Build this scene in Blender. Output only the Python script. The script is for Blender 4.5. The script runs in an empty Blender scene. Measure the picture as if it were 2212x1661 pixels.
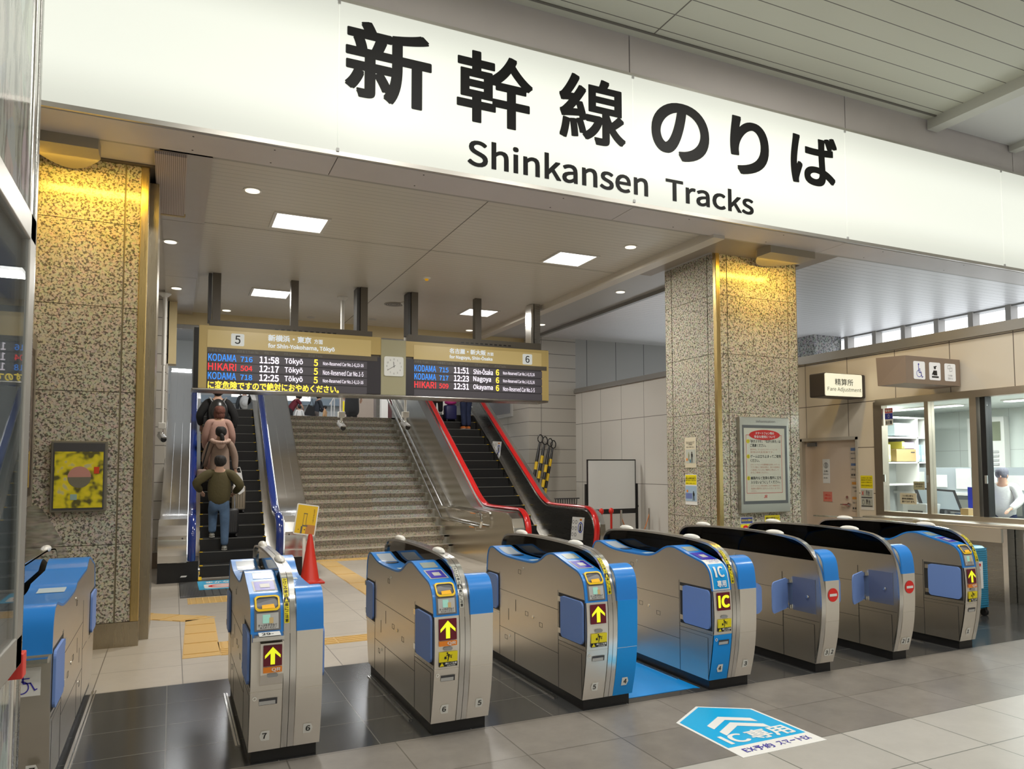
import bpy, bmesh, math, random
from mathutils import Vector, Matrix
random.seed(7)
sc = bpy.context.scene
COL = sc.collection
# ------------------------------------------------------------------ camera
f_px, cx0, cy0 = 1658.96, 1181.6, 910.5
RT = Vector((0.89891, -0.43813, 0.0)); FW = Vector((0, 0, 0)); UP = Vector((0, 0, 0))
yaw, pit, rol = 0.453593, 0.059044, -0.004850
FW = Vector((math.sin(yaw)*math.cos(pit), math.cos(yaw)*math.cos(pit), math.sin(pit)))
RT = Vector((math.cos(yaw), -math.sin(yaw), 0)); UP = RT.cross(FW)
R2 = RT*math.cos(rol)+UP*math.sin(rol); U2 = -RT*math.sin(rol)+UP*math.cos(rol)
RT, UP = R2, U2
CAMP = Vector((0, 0, 1.6))
cam_d = bpy.data.cameras.new('camera'); cam = bpy.data.objects.new('camera', cam_d); COL.objects.link(cam)
cam_d.sensor_width = 36; cam_d.sensor_fit = 'HORIZONTAL'; cam_d.lens = f_px/2212*36
cam_d.shift_x = -(cx0-1106)/2212; cam_d.shift_y = (cy0-830.5)/2212
cam_d.clip_start = 0.05; cam_d.clip_end = 300
cam.matrix_world = Matrix(((RT.x, UP.x, -FW.x, 0), (RT.y, UP.y, -FW.y, 0), (RT.z, UP.z, -FW.z, 1.6), (0, 0, 0, 1)))
sc.camera = cam
def P(px, py, ax, v):
    "point of the photograph on the plane axis ax = v (ax 0, 1, 2 for x, y, z)"
    d = RT*((px-cx0)/f_px) - UP*((py-cy0)/f_px) + FW
    return CAMP + d*((v-CAMP[ax])/d[ax])
# ------------------------------------------------------------------ world, exposure
w = bpy.data.worlds.new('world'); sc.world = w; w.use_nodes = True
w.node_tree.nodes['Background'].inputs[0].default_value = (0.93, 0.97, 1.0, 1)
w.node_tree.nodes['Background'].inputs[1].default_value = 2.3
sc.view_settings.view_transform = 'Standard'; sc.view_settings.look = 'None'
sc.view_settings.exposure = 0.0; sc.view_settings.gamma = 1.0
# ------------------------------------------------------------------ lamps of the hall
CEIL = 4.45; FCEIL = 6.3
def area(name, loc, sx, sy, power, col=(1, 0.96, 0.88), rot=(0, 0, 0), spread=math.pi):
    l = bpy.data.lights.new(name, 'AREA'); l.shape = 'RECTANGLE'; l.size = sx; l.size_y = sy
    l.energy = power; l.color = col; l.spread = spread
    o = bpy.data.objects.new(name, l); COL.objects.link(o); o.location = loc; o.rotation_euler = rot
    return o
KL = 1.2
PANELS = [(1.27, 9.15), (4.84, 9.2), (1.38, 13.1), (5.02, 13.15)]
for (x, y) in PANELS:
    area('panel_lamp', (x, y, CEIL-0.06), 0.54, 0.54, 55*KL)
# ceiling lights of the near hall, above and behind the photographer
for (x, y) in [(-3, 1.5), (1, 1.5), (5, 1.5), (9, 2), (-1, -3), (4, -3), (9, -3), (2.2, 4.2), (6.2, 4.6)]:
    area('hall_lamp', (x, y, FCEIL-0.05), 0.8, 0.8, 78*KL, (1, 0.97, 0.91))
# upper concourse beyond the stairs
for (x, y) in [(0.5, 21), (3.5, 21), (6.5, 21), (2, 25), (6, 25)]:
    area('concourse_lamp', (x, y, 6.05), 1.2, 0.6, 60*KL, (0.97, 0.98, 1))
# office lamps
for y in (4.6, 6.3, 8.6):
    area('office_lamp', (10.9, y, 2.49), 0.25, 1.6, 62*KL, (0.95, 1, 0.97))
# amber spots tucked between the sign beam and the granite columns
def spot(name, loc, tgt, power, ang, col, soft=.16):
    l = bpy.data.lights.new(name, 'SPOT'); l.energy = power; l.spot_size = ang; l.color = col; l.spot_blend = 1; l.shadow_soft_size = soft
    o = bpy.data.objects.new(name, l); COL.objects.link(o); o.location = loc
    o.rotation_euler = (Vector(tgt)-Vector(loc)).to_track_quat('-Z', 'Y').to_euler()
area('amber_lamp', (7.1, 7.55, 4.27), 1.1, .08, 17, (1, 0.62, 0.08), (math.radians(24), 0, 0))
area('amber_lamp', (-0.75, 7.55, 4.27), .9, .08, 16, (1, 0.62, 0.08), (math.radians(24), 0, 0))
# ------------------------------------------------------------------ materials
MATS = {}
def nmat(name):
    m = bpy.data.materials.new(name); m.use_nodes = True; MATS[name] = m
    return m, m.node_tree, m.node_tree.nodes['Principled BSDF']
def mat(name, col, rough=0.5, metal=0.0, emit=0.0, emcol=None, spec=0.5, alpha=None, bump=0, bscale=60, coat=0, var=0, vscale=3):
    if name in MATS: return MATS[name]
    m, t, b = nmat(name)
    b.inputs['Base Color'].default_value = (*col, 1); b.inputs['Roughness'].default_value = rough
    b.inputs['Metallic'].default_value = metal; b.inputs['Specular IOR Level'].default_value = spec
    if coat: b.inputs['Coat Weight'].default_value = coat; b.inputs['Coat Roughness'].default_value = 0.05
    if emit:
        b.inputs['Emission Color'].default_value = (*(emcol or col), 1); b.inputs['Emission Strength'].default_value = emit
    if bump or var:
        tc = t.nodes.new('ShaderNodeTexCoord'); n = t.nodes.new('ShaderNodeTexNoise')
        t.links.new(tc.outputs['Object'], n.inputs['Vector'])
        n.inputs['Scale'].default_value = bscale if bump else vscale; n.inputs['Detail'].default_value = 4
        if bump:
            bp = t.nodes.new('ShaderNodeBump'); bp.inputs['Strength'].default_value = bump; bp.inputs['Distance'].default_value = 0.01
            t.links.new(n.outputs['Fac'], bp.inputs['Height']); t.links.new(bp.outputs['Normal'], b.inputs['Normal'])
        if var:
            n2 = t.nodes.new('ShaderNodeTexNoise'); n2.inputs['Scale'].default_value = vscale; n2.inputs['Detail'].default_value = 5
            t.links.new(tc.outputs['Object'], n2.inputs['Vector'])
            r = t.nodes.new('ShaderNodeMapRange'); r.inputs[1].default_value = .3; r.inputs[2].default_value = .7
            r.inputs[3].default_value = 1-var; r.inputs[4].default_value = 1+var
            t.links.new(n2.outputs['Fac'], r.inputs[0])
            mx = t.nodes.new('ShaderNodeVectorMath'); mx.operation = 'SCALE'; mx.inputs[0].default_value = col
            t.links.new(r.outputs[0], mx.inputs['Scale']); t.links.new(mx.outputs[0], b.inputs['Base Color'])
    return m
def steel(name, col=(0.56, 0.54, 0.5), rough=0.28, stretch=(1, 1, 40), amt=0.10):
    "brushed stainless: streaky roughness, slight waviness"
    m, t, b = nmat(name)
    b.inputs['Metallic'].default_value = 1; b.inputs['Base Color'].default_value = (*col, 1)
    tc = t.nodes.new('ShaderNodeTexCoord'); mp = t.nodes.new('ShaderNodeMapping'); mp.inputs['Scale'].default_value = stretch
    n = t.nodes.new('ShaderNodeTexNoise'); n.inputs['Scale'].default_value = 4; n.inputs['Detail'].default_value = 2
    t.links.new(tc.outputs['Object'], mp.inputs[0]); t.links.new(mp.outputs[0], n.inputs['Vector'])
    r = t.nodes.new('ShaderNodeMapRange'); r.inputs[3].default_value = rough-amt; r.inputs[4].default_value = rough+amt
    t.links.new(n.outputs['Fac'], r.inputs[0]); t.links.new(r.outputs[0], b.inputs['Roughness'])
    return m
def granite(name, light, mid, dark, scale=60, rough=0.12, seam=None):
    m, t, b = nmat(name)
    tc = t.nodes.new('ShaderNodeTexCoord')
    v = t.nodes.new('ShaderNodeTexNoise'); v.inputs['Scale'].default_value = scale; v.inputs['Detail'].default_value = 2.5; v.inputs['Distortion'].default_value = 0.6
    t.links.new(tc.outputs['Object'], v.inputs['Vector'])
    cr = t.nodes.new('ShaderNodeValToRGB'); e = cr.color_ramp.elements
    e[0].position = 0.40; e[0].color = (*dark, 1); e[1].position = 0.58; e[1].color = (*light, 1)
    k = e.new(0.47); k.color = (*mid, 1); k = e.new(0.51); k.color = (*light, 1)
    t.links.new(v.outputs['Fac'], cr.inputs[0])
    v2 = t.nodes.new('ShaderNodeTexVoronoi'); v2.inputs['Scale'].default_value = scale*0.8
    t.links.new(tc.outputs['Object'], v2.inputs['Vector'])
    hs = t.nodes.new('ShaderNodeMix'); hs.data_type = 'RGBA'; hs.blend_type = 'MULTIPLY'; hs.inputs[0].default_value = 0.22
    t.links.new(cr.outputs[0], hs.inputs[6]); t.links.new(v2.outputs['Color'], hs.inputs[7])
    sat = t.nodes.new('ShaderNodeHueSaturation'); sat.inputs['Saturation'].default_value = 0.8
    t.links.new(hs.outputs[2], sat.inputs['Color']); t.links.new(sat.outputs[0], b.inputs['Base Color'])
    b.inputs['Roughness'].default_value = rough; return m
def tiles(name, col, seamcol, w, h, off=(0, 0), mortar=0.004, rough=0.3, brick=0.0, var=0.05, plane='xy', mottled=0, spec=0.5, bump=True):
    "flat slabs w by h with seams, in world metres on the given plane"
    m, t, b = nmat(name)
    tc = t.nodes.new('ShaderNodeTexCoord'); sp = t.nodes.new('ShaderNodeSeparateXYZ'); cb = t.nodes.new('ShaderNodeCombineXYZ')
    t.links.new(tc.outputs['Object'], sp.inputs[0])
    for i, a in enumerate(plane):
        ad = t.nodes.new('ShaderNodeMath'); ad.operation = 'ADD'; ad.inputs[1].default_value = off[i]
        t.links.new(sp.outputs['XYZ'.index(a.upper())], ad.inputs[0]); t.links.new(ad.outputs[0], cb.inputs[i])
    br = t.nodes.new('ShaderNodeTexBrick'); br.offset = brick; br.squash = 1
    br.inputs['Scale'].default_value = 1; br.inputs['Brick Width'].default_value = w; br.inputs['Row Height'].default_value = h
    br.inputs['Mortar Size'].default_value = mortar; br.inputs['Mortar Smooth'].default_value = 0.1; br.inputs['Bias'].default_value = 0
    br.inputs['Color1'].default_value = (*[c*(1-var) for c in col], 1); br.inputs['Color2'].default_value = (*[min(1, c*(1+var)) for c in col], 1)
    br.inputs['Mortar'].default_value = (*seamcol, 1)
    t.links.new(cb.outputs[0], br.inputs['Vector'])
    out = br.outputs['Color']
    if mottled:
        n = t.nodes.new('ShaderNodeTexNoise'); n.inputs['Scale'].default_value = 5; n.inputs['Detail'].default_value = 8; n.inputs['Roughness'].default_value = 0.7
        t.links.new(tc.outputs['Object'], n.inputs['Vector'])
        r = t.nodes.new('ShaderNodeMapRange'); r.inputs[1].default_value = .3; r.inputs[2].default_value = .7; r.inputs[3].default_value = 1-mottled; r.inputs[4].default_value = 1+mottled
        t.links.new(n.outputs['Fac'], r.inputs[0])
        mx = t.nodes.new('ShaderNodeVectorMath'); mx.operation = 'SCALE'
        t.links.new(out, mx.inputs[0]); t.links.new(r.outputs[0], mx.inputs['Scale']); out = mx.outputs[0]
    t.links.new(out, b.inputs['Base Color'])
    b.inputs['Roughness'].default_value = rough; b.inputs['Specular IOR Level'].default_value = spec
    if bump:
        bp = t.nodes.new('ShaderNodeBump'); bp.inputs['Strength'].default_value = 0.3; bp.inputs['Distance'].default_value = 0.003; bp.invert = True
        t.links.new(br.outputs['Fac'], bp.inputs['Height']); t.links.new(bp.outputs['Normal'], b.inputs['Normal'])
    return m
def glassmat(name, tint, gloss=0.1, rough=0.0):
    m = bpy.data.materials.new(name); m.use_nodes = True; MATS[name] = m
    t = m.node_tree; t.nodes.clear()
    o = t.nodes.new('ShaderNodeOutputMaterial'); tr = t.nodes.new('ShaderNodeBsdfTransparent'); tr.inputs[0].default_value = (*tint, 1)
    gl = t.nodes.new('ShaderNodeBsdfGlossy'); gl.inputs['Roughness'].default_value = rough
    fr = t.nodes.new('ShaderNodeLayerWeight'); fr.inputs[0].default_value = 0.12
    ad = t.nodes.new('ShaderNodeMath'); ad.operation = 'MULTIPLY'; ad.inputs[1].default_value = gloss; ad.use_clamp = True
    mx = t.nodes.new('ShaderNodeMixShader')
    t.links.new(fr.outputs[0], ad.inputs[0]); t.links.new(ad.outputs[0], mx.inputs[0])
    t.links.new(tr.outputs[0], mx.inputs[1]); t.links.new(gl.outputs[0], mx.inputs[2]); t.links.new(mx.outputs[0], o.inputs[0])
    return m
# colours
STEEL = steel('brushed_steel', (0.76, 0.72, 0.65), 0.32, (1, 1, 8), 0.05)
STEELH = steel('bright_steel', (0.76, 0.75, 0.73), 0.20, (1, 10, 1), 0.04)
MIRS = steel('polished_steel', (0.66, 0.63, 0.57), 0.2, (1, 1, 4), 0.03)
STEELF = steel('front_steel', (0.92, 0.88, 0.82), 0.42, (40, 1, 1), 0.08)
STEELD = steel('dark_steel', (0.36, 0.35, 0.33), 0.3)
CHROME = mat('chrome', (0.82, 0.82, 0.8), 0.1, 1)
BRONZE = steel('bronze_trim', (0.42, 0.37, 0.28), 0.3, (30, 30, 1))
GOLD = steel('golden_trim', (0.60, 0.45, 0.20), 0.3, (30, 30, 1))
BLUE = mat('gate_blue_plastic', (0.02, 0.235, 0.72), 0.28, coat=0.2)
CYAN = mat('lane_blue_film', (0.0, 0.30, 0.83), 0.35)
FLAPB = mat('flap_blue_foam', (0.17, 0.29, 0.66), 0.55)
BLACK = mat('black_plastic', (0.012, 0.012, 0.013), 0.35)
DARKG = mat('dark_grey_plastic', (0.06, 0.06, 0.065), 0.4)
MIDG = mat('mid_grey_plastic', (0.16, 0.16, 0.17), 0.4)
LITEG = mat('light_grey_plastic', (0.5, 0.5, 0.49), 0.4)
WHITE = mat('white_print', (0.8, 0.8, 0.78), 0.5)
WHITEP = mat('white_plastic', (0.78, 0.77, 0.73), 0.35)
INK = mat('black_print', (0.012, 0.012, 0.012), 0.5)
YEL = mat('yellow_print', (0.85, 0.72, 0.01), 0.45)
YELR = mat('yellow_ring_plastic', (0.9, 0.58, 0.0), 0.35)
AMB = mat('amber_slot_light', (0.8, 0.4, 0.0), 0.4, emit=0.3)
RED = mat('red_print', (0.75, 0.02, 0.015), 0.4)
ORG = mat('orange_print', (0.85, 0.25, 0.02), 0.45)
PURP = mat('purple_print', (0.045, 0.035, 0.42), 0.35)
MAROON = mat('led_panel_maroon', (0.14, 0.006, 0.02), 0.35)
LEDY = mat('led_yellow', (0.7, 0.75, 0.02), 0.5, emit=0.75)
KGLASS = glassmat('tinted_black_glass', (0.045, 0.045, 0.05), 2.6, 0.03)
SGLASS = glassmat('smoked_glass', (0.30, 0.29, 0.27), 2.4, 0.08)
CGLASS = glassmat('clear_glass', (0.93, 0.95, 0.95), 0.9, 0.0)
# ------------------------------------------------------------------ mesh helpers
WL = {}
def wl(o): return WL.get(o, Vector((0, 0, 0)))
class MB:
    def __init__(s): s.v = []; s.f = []
    def add(s, vs, fs):
        n = len(s.v); s.v += [Vector(p) for p in vs]; s.f += [[i+n for i in f] for f in fs]; return s
    def box(s, x0, y0, z0, x1, y1, z1):
        x0, x1 = min(x0, x1), max(x0, x1); y0, y1 = min(y0, y1), max(y0, y1); z0, z1 = min(z0, z1), max(z0, z1)
        return s.add([(x0, y0, z0), (x1, y0, z0), (x1, y1, z0), (x0, y1, z0), (x0, y0, z1), (x1, y0, z1), (x1, y1, z1), (x0, y1, z1)],
                     [(3, 2, 1, 0), (4, 5, 6, 7), (0, 1, 5, 4), (1, 2, 6, 5), (2, 3, 7, 6), (3, 0, 4, 7)])
    def bbox(s, x0, y0, z0, x1, y1, z1, r=0.01, seg=3):
        "box rounded with radius r"
        bm = bmesh.new(); bmesh.ops.create_cube(bm, size=1)
        for v in bm.verts: v.co = Vector(((x0+x1)/2+v.co.x*abs(x1-x0), (y0+y1)/2+v.co.y*abs(y1-y0), (z0+z1)/2+v.co.z*abs(z1-z0)))
        bmesh.ops.bevel(bm, geom=bm.edges[:], offset=r, segments=seg, affect='EDGES', profile=0.5)
        bm.verts.index_update(); s.add([v.co.copy() for v in bm.verts], [[v.index for v in f.verts] for f in bm.faces]); bm.free(); return s
    def prism(s, pts, a0, a1, ax=0):
        "pts polygon in the two other axes, extruded along axis ax"
        def mk(p, a):
            q = list(p); q.insert(ax, a); return tuple(q)
        n = len(pts)
        return s.add([mk(p, a0) for p in pts]+[mk(p, a1) for p in pts],
                     [list(range(n))[::-1], [i+n for i in range(n)]]+[[i, (i+1) % n, (i+1) % n+n, i+n] for i in range(n)])
    def ribbon(s, path, a0, a1, th, ax=0, closed=False):
        "strip following an open path, thickness th to the right of travel"
        n = len(path); out = []
        for i, p in enumerate(path):
            q0 = path[max(i-1, 0)]; q1 = path[min(i+1, n-1)]
            d = Vector((q1[0]-q0[0], q1[1]-q0[1])); d.normalize(); out.append((p[0]+d.y*th, p[1]-d.x*th))
        def mk(p, a):
            q = list(p); q.insert(ax, a); return tuple(q)
        V = []; Fc = []
        for p, q in zip(path, out): V += [mk(p, a0), mk(p, a1), mk(q, a1), mk(q, a0)]
        for i in range(n-1):
            for k in range(4): Fc.append([i*4+k, i*4+(k+1) % 4, i*4+4+(k+1) % 4, i*4+4+k])
        Fc.append([0, 3, 2, 1]); e = (n-1)*4; Fc.append([e, e+1, e+2, e+3])
        return s.add(V, Fc)
    def tube(s, pts, r, n=8, r2=None):
        pts = [Vector(p) for p in pts]; V = []; Fc = []
        up = Vector((0, 0, 1))
        for i, p in enumerate(pts):
            d = (pts[min(i+1, len(pts)-1)]-pts[max(i-1, 0)]).normalized()
            a = d.cross(up)
            if a.length < 1e-3: a = d.cross(Vector((0, 1, 0)))
            a.normalize(); b = a.cross(d)
            ri = r[i] if isinstance(r, (list, tuple)) else r
            rj = ri if r2 is None else r2
            V += [p+a*ri*math.cos(t*2*math.pi/n)+b*rj*math.sin(t*2*math.pi/n) for t in range(n)]
        for i in range(len(pts)-1):
            for k in range(n): Fc.append([i*n+k, i*n+(k+1) % n, (i+1)*n+(k+1) % n, (i+1)*n+k])
        Fc.append(list(range(n))[::-1]); Fc.append([(len(pts)-1)*n+k for k in range(n)])
        return s.add(V, Fc)
    def lathe(s, prof, c=(0, 0, 0), n=24, ax=2):
        V = []; Fc = []
        for (r, h) in prof:
            for k in range(n):
                a = k*2*math.pi/n; q = [r*math.cos(a), r*math.sin(a)]; q.insert(ax, h)
                V.append((q[0]+c[0], q[1]+c[1], q[2]+c[2]))
        for i in range(len(prof)-1):
            for k in range(n): Fc.append([i*n+k, i*n+(k+1) % n, (i+1)*n+(k+1) % n, (i+1)*n+k])
        Fc.append(list(range(n))[::-1]); Fc.append([(len(prof)-1)*n+k for k in range(n)])
        return s.add(V, Fc)
    def ell(s, c, rx, ry, rz, n=16, m=10, zcut=None, rot=None):
        V = []; Fc = []
        for i in range(m+1):
            th = math.pi*i/m
            for k in range(n):
                a = k*2*math.pi/n; v = Vector((rx*math.sin(th)*math.cos(a), ry*math.sin(th)*math.sin(a), rz*math.cos(th)))
                if zcut is not None: v.z = max(v.z, zcut)
                if rot: v = rot @ v
                V.append(Vector(c)+v)
        for i in range(m):
            for k in range(n): Fc.append([i*n+k, (i+1)*n+k, (i+1)*n+(k+1) % n, i*n+(k+1) % n])
        return s.add(V, Fc)
    def disc(s, c, u, v, r, n=24, r2=None):
        c, u, v = Vector(c), Vector(u), Vector(v); r2 = r if r2 is None else r2
        return s.add([c+u*r*math.cos(k*2*math.pi/n)+v*r2*math.sin(k*2*math.pi/n) for k in range(n)], [list(range(n))])
    def ring(s, c, u, v, r0, r1, n=28, k2=1):
        c, u, v = Vector(c), Vector(u), Vector(v); V = []
        for r in (r0, r1): V += [c+u*r*math.cos(k*2*math.pi/n)+v*r*k2*math.sin(k*2*math.pi/n) for k in range(n)]
        return s.add(V, [[k, (k+1) % n, (k+1) % n+n, k+n] for k in range(n)])
    def mapped(s, mp, pts, faces): return s.add([mp(*p) for p in pts], faces)
    def grid(s, mp, u0, u1, v0, v1, nu=1, nv=8):
        V = [mp(u0+(u1-u0)*i/nu, v0+(v1-v0)*j/nv) for j in range(nv+1) for i in range(nu+1)]
        return s.add(V, [[j*(nu+1)+i, j*(nu+1)+i+1, (j+1)*(nu+1)+i+1, (j+1)*(nu+1)+i] for j in range(nv) for i in range(nu)])
    def build(s, name, m, parent=None, label=None, smooth=False, cat=None, group=None, kind=None, loc=None):
        me = bpy.data.meshes.new(name); off = wl(parent) if parent else Vector(loc or (0, 0, 0))
        me.from_pydata([tuple(v-off) for v in s.v], [], s.f); me.materials.append(m); me.update()
        bm = bmesh.new(); bm.from_mesh(me); bmesh.ops.recalc_face_normals(bm, faces=bm.faces[:]); bm.to_mesh(me); bm.free()
        if smooth:
            for p in me.polygons: p.use_smooth = True
            try: me.set_sharp_from_angle(angle=math.radians(40))
            except Exception: pass
        o = bpy.data.objects.new(name, me); COL.objects.link(o)
        if parent: o.parent = parent; WL[o] = off
        else: o.location = off; WL[o] = off
        if label: o['label'] = label
        if cat: o['category'] = cat
        if group: o['group'] = group
        if kind: o['kind'] = kind
        return o
def thing(name, loc, label, cat, group=None):
    o = bpy.data.objects.new(name, None); COL.objects.link(o); o.location = loc; o.empty_display_size = 0.1
    WL[o] = Vector(loc); o['label'] = label; o['category'] = cat
    if group: o['group'] = group
    return o
def struct(name, mb, m, **k): return mb.build(name, m, kind='structure', **k)
# ---- text
_tc = {}
TXS = bpy.data.scenes.new('text_workbench')
FONT = None
try:
    import os
    FONT = bpy.data.fonts.load(os.path.join(bpy.utils.system_resource('DATAFILES'), 'fonts', 'Noto Sans CJK Regular.woff2'))
except Exception:
    FONT = None
TXO = bpy.data.objects.new('text_workbench', bpy.data.curves.new('text_workbench', 'FONT')); TXS.collection.objects.link(TXO)
TXO.data.size = 1
if FONT: TXO.data.font = FONT; TXO.data.size = 2.8
def glyphs(s, bold=0.0, res=4, spacing=1.0):
    "outline mesh of a string, normalised to 0..1 by 0..1; returns (pts, faces, aspect)"
    key = (s, bold, spacing)
    if key in _tc: return _tc[key]
    o = TXO; c = o.data; c.body = s
    c.resolution_u = 10 if len(s) == 1 and bold > .0205 else res; c.fill_mode = 'FRONT'; c.space_character = spacing
    TXS.view_layers[0].update(); dg = TXS.view_layers[0].depsgraph; me = bpy.data.meshes.new_from_object(o.evaluated_get(dg))
    n0 = 1; pts = [(v.co.x, v.co.y) for v in me.vertices]; fs = [list(p.vertices) for p in me.polygons]
    if bold:
        # heavier strokes: the same outline laid down again, shifted a little each way
        n0 = len(pts); base = list(pts); bf = list(fs); kk = 32 if bold > .0205 and len(s) == 1 or len(s) > 5 and bold == .022 else (8 if bold > .02 else 6)
        sq = lambda c: math.copysign(abs(c)**.5, c)
        for k, (a, b) in enumerate([(bold*sq(math.cos(2*math.pi*(i+.5)/kk))*.93, bold*sq(math.sin(2*math.pi*(i+.5)/kk))*.93) for i in range(kk)]):
            pts += [(x+a, y+b) for x, y in base]; fs += [[i+n0*(k+1) for i in f] for f in bf]
    bpy.data.meshes.remove(me)
    if not pts: pts = [(0, 0), (1, 0), (1, 1)]; fs = []
    x0 = min(p[0] for p in pts); x1 = max(p[0] for p in pts); y0 = min(p[1] for p in pts); y1 = max(p[1] for p in pts)
    W = max(x1-x0, 1e-4); H = max(y1-y0, 1e-4)
    r = ([((p[0]-x0)/W, (p[1]-y0)/H) for p in pts], fs, W/H, n0 if bold and fs else len(pts)); _tc[key] = r; return r
def frame(o, u, v, lift=0.002):
    "map (a,b) in metres on the plane through o with unit axes u,v"
    o, u, v = Vector(o), Vector(u).normalized(), Vector(v).normalized(); n = u.cross(v)*lift
    return lambda a, b: o+u*a+v*b+n
def put(mb, s, mp, u0, u1, v0, v1, bold=0.0, keep=False, spacing=1.0):
    pts, fs, asp, n0 = glyphs(s, bold, 4, spacing)
    if keep:
        w_ = (v1-v0)*asp
        if w_ > (u1-u0): w_ = u1-u0
        m_ = (u0+u1)/2; u0, u1 = m_-w_/2, m_+w_/2
    c = mp((u0+u1)/2, (v0+v1)/2); du = mp((u0+u1)/2+.001, (v0+v1)/2)-c; dv = mp((u0+u1)/2, (v0+v1)/2+.001)-c
    n = du.cross(dv); n = n.normalized()*.00003 if n.length > 0 else Vector((0, 0, 0))
    return mb.add([mp(u0+(u1-u0)*p[0], v0+(v1-v0)*p[1])+n*(i//n0) for i, p in enumerate(pts)], fs)
def smoothpath(pts, k=4):
    out = []; n = len(pts)
    for i in range(n-1):
        p0, p1, p2, p3 = pts[max(i-1, 0)], pts[i], pts[i+1], pts[min(i+2, n-1)]
        for j in range(k):
            t = j/k
            out.append(tuple(0.5*((2*p1[d])+(-p0[d]+p2[d])*t+(2*p0[d]-5*p1[d]+4*p2[d]-p3[d])*t*t+(-p0[d]+3*p1[d]-3*p2[d]+p3[d])*t**3) for d in range(len(p1))))
    out.append(tuple(pts[-1])); return out
def rrect(x0, y0, x1, y1, r, k=5):
    o = []
    for cx_, cy_, a0 in ((x1-r, y1-r, 0), (x0+r, y1-r, 90), (x0+r, y0+r, 180), (x1-r, y0+r, 270)):
        for i in range(k+1):
            a = math.radians(a0+90*i/k); o.append((cx_+r*math.cos(a), cy_+r*math.sin(a)))
    return o
# ================================================================== SETTING
F_NEAR = tiles('near_floor_tiles', (0.42, 0.405, 0.375), (0.13, 0.14, 0.12), 0.607, 0.52, (0.008, 0.7), 0.004, 0.32, var=0.03, mottled=0.06)
F_GREY = tiles('grey_band_tiles', (0.205, 0.187, 0.167), (0.11, 0.10, 0.085), 0.607, 0.52, (0.008, 0.7), 0.004, 0.30, var=0.10, mottled=0.14)
F_DARK = tiles('dark_band_tiles', (0.045, 0.046, 0.047), (0.16, 0.155, 0.14), 0.56, 0.482, (0.0, 0.32), 0.003, 0.17, var=0.08, mottled=0.1)
F_FAR = tiles('far_floor_tiles', (0.47, 0.425, 0.365), (0.20, 0.175, 0.145), 0.587, 0.598, (-0.106, 0.14), 0.004, 0.33, var=0.04, mottled=0.05)
struct('floor', MB().add([(-9, -9, 0), (14, -9, 0), (14, 3.46, 0), (-9, 3.46, 0)], [(0, 1, 2, 3)]), F_NEAR)
struct('floor', MB().add([(-9, 3.46, 0), (14, 3.46, 0), (14, 4.52, 0), (-9, 4.52, 0)], [(0, 1, 2, 3)]), F_GREY)
struct('floor', MB().add([(-9, 4.52, 0), (14, 4.52, 0), (14, 6.43, 0), (-9, 6.43, 0)], [(0, 1, 2, 3)]), F_DARK)
struct('floor', MB().add([(-9, 6.43, 0), (14, 6.43, 0), (14, 16, 0), (-9, 16, 0)], [(0, 1, 2, 3)]), F_FAR)
struct('floor', MB().box(-6, 18.45, 2.6, 14, 34, 2.79), mat('upper_floor', (0.5, 0.47, 0.42), 0.3))
# ceilings
C_FAR = tiles('far_ceiling_slats', (0.60, 0.57, 0.505), (0.42, 0.40, 0.35), 30, 0.105, (0, 0.0), 0.005, 0.36, var=0.01, plane='xy')
C_NEAR = tiles('near_ceiling_slats', (0.62, 0.63, 0.54), (0.09, 0.08, 0.07), 30, 0.287, (10, 0.235), 0.006, 0.42, var=0.01, plane='xy')
C_RIGHT = tiles('right_ceiling_slats', (0.72, 0.72, 0.74), (0.30, 0.30, 0.31), 30, 0.14, (0, 0.0), 0.005, 0.4, var=0.01, plane='xy')
C_PLAIN = mat('plain_ceiling_panel', (0.62, 0.58, 0.52), 0.4, var=0.03)
C_DARKC = mat('slate_ceiling_panel', (0.42, 0.42, 0.41), 0.42)
struct('ceiling', MB().box(0.27, 7.2, CEIL, 5.84, 15.5, CEIL+.1), C_FAR)
struct('ceiling', MB().box(6.95, 7.2, CEIL, 13.6, 15.5, CEIL+.1), C_RIGHT)
struct('ceiling', MB().box(6.05, 7.9, CEIL-.03, 6.95, 15.5, CEIL+.1), C_DARKC)
struct('ceiling', MB().box(-1.3, 7.2, CEIL-.01, -0.16, 15.5, CEIL+.1), C_PLAIN)
struct('ceiling', MB().box(-9, -9, FCEIL, 9.15, 6.9, FCEIL+.1), C_NEAR)
struct('ceiling', MB().box(9.35, -9, FCEIL-.04, 14, 6.9, FCEIL+.1), mat('grey_near_ceiling', (0.62, 0.62, 0.61), 0.4))
struct('trim_1', MB().box(9.15, -9, FCEIL-.14, 9.35, 6.9, FCEIL+.1), mat('beam_grey', (0.58, 0.58, 0.53), 0.45))
struct('trim_1', MB().box(10.9, -9, FCEIL-.13, 11.05, 6.9, FCEIL), MATS['beam_grey'])
struct('trim_2', MB().box(5.80, 7.3, CEIL-.10, 5.97, 15.5, CEIL+.1), mat('soffit_beige', (0.62, 0.58, 0.51), 0.4))
struct('trim_2', MB().box(5.97, 7.3, CEIL-.03, 6.06, 15.5, CEIL+.1), MATS['soffit_beige'])
struct('trim_2', MB().box(6.93, 9.4, CEIL-.09, 7.0, 15.5, CEIL+.05), mat('soffit_dark_grey', (0.22, 0.22, 0.21), 0.4))  # dark grey strip along the edge of the slate soffit
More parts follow.
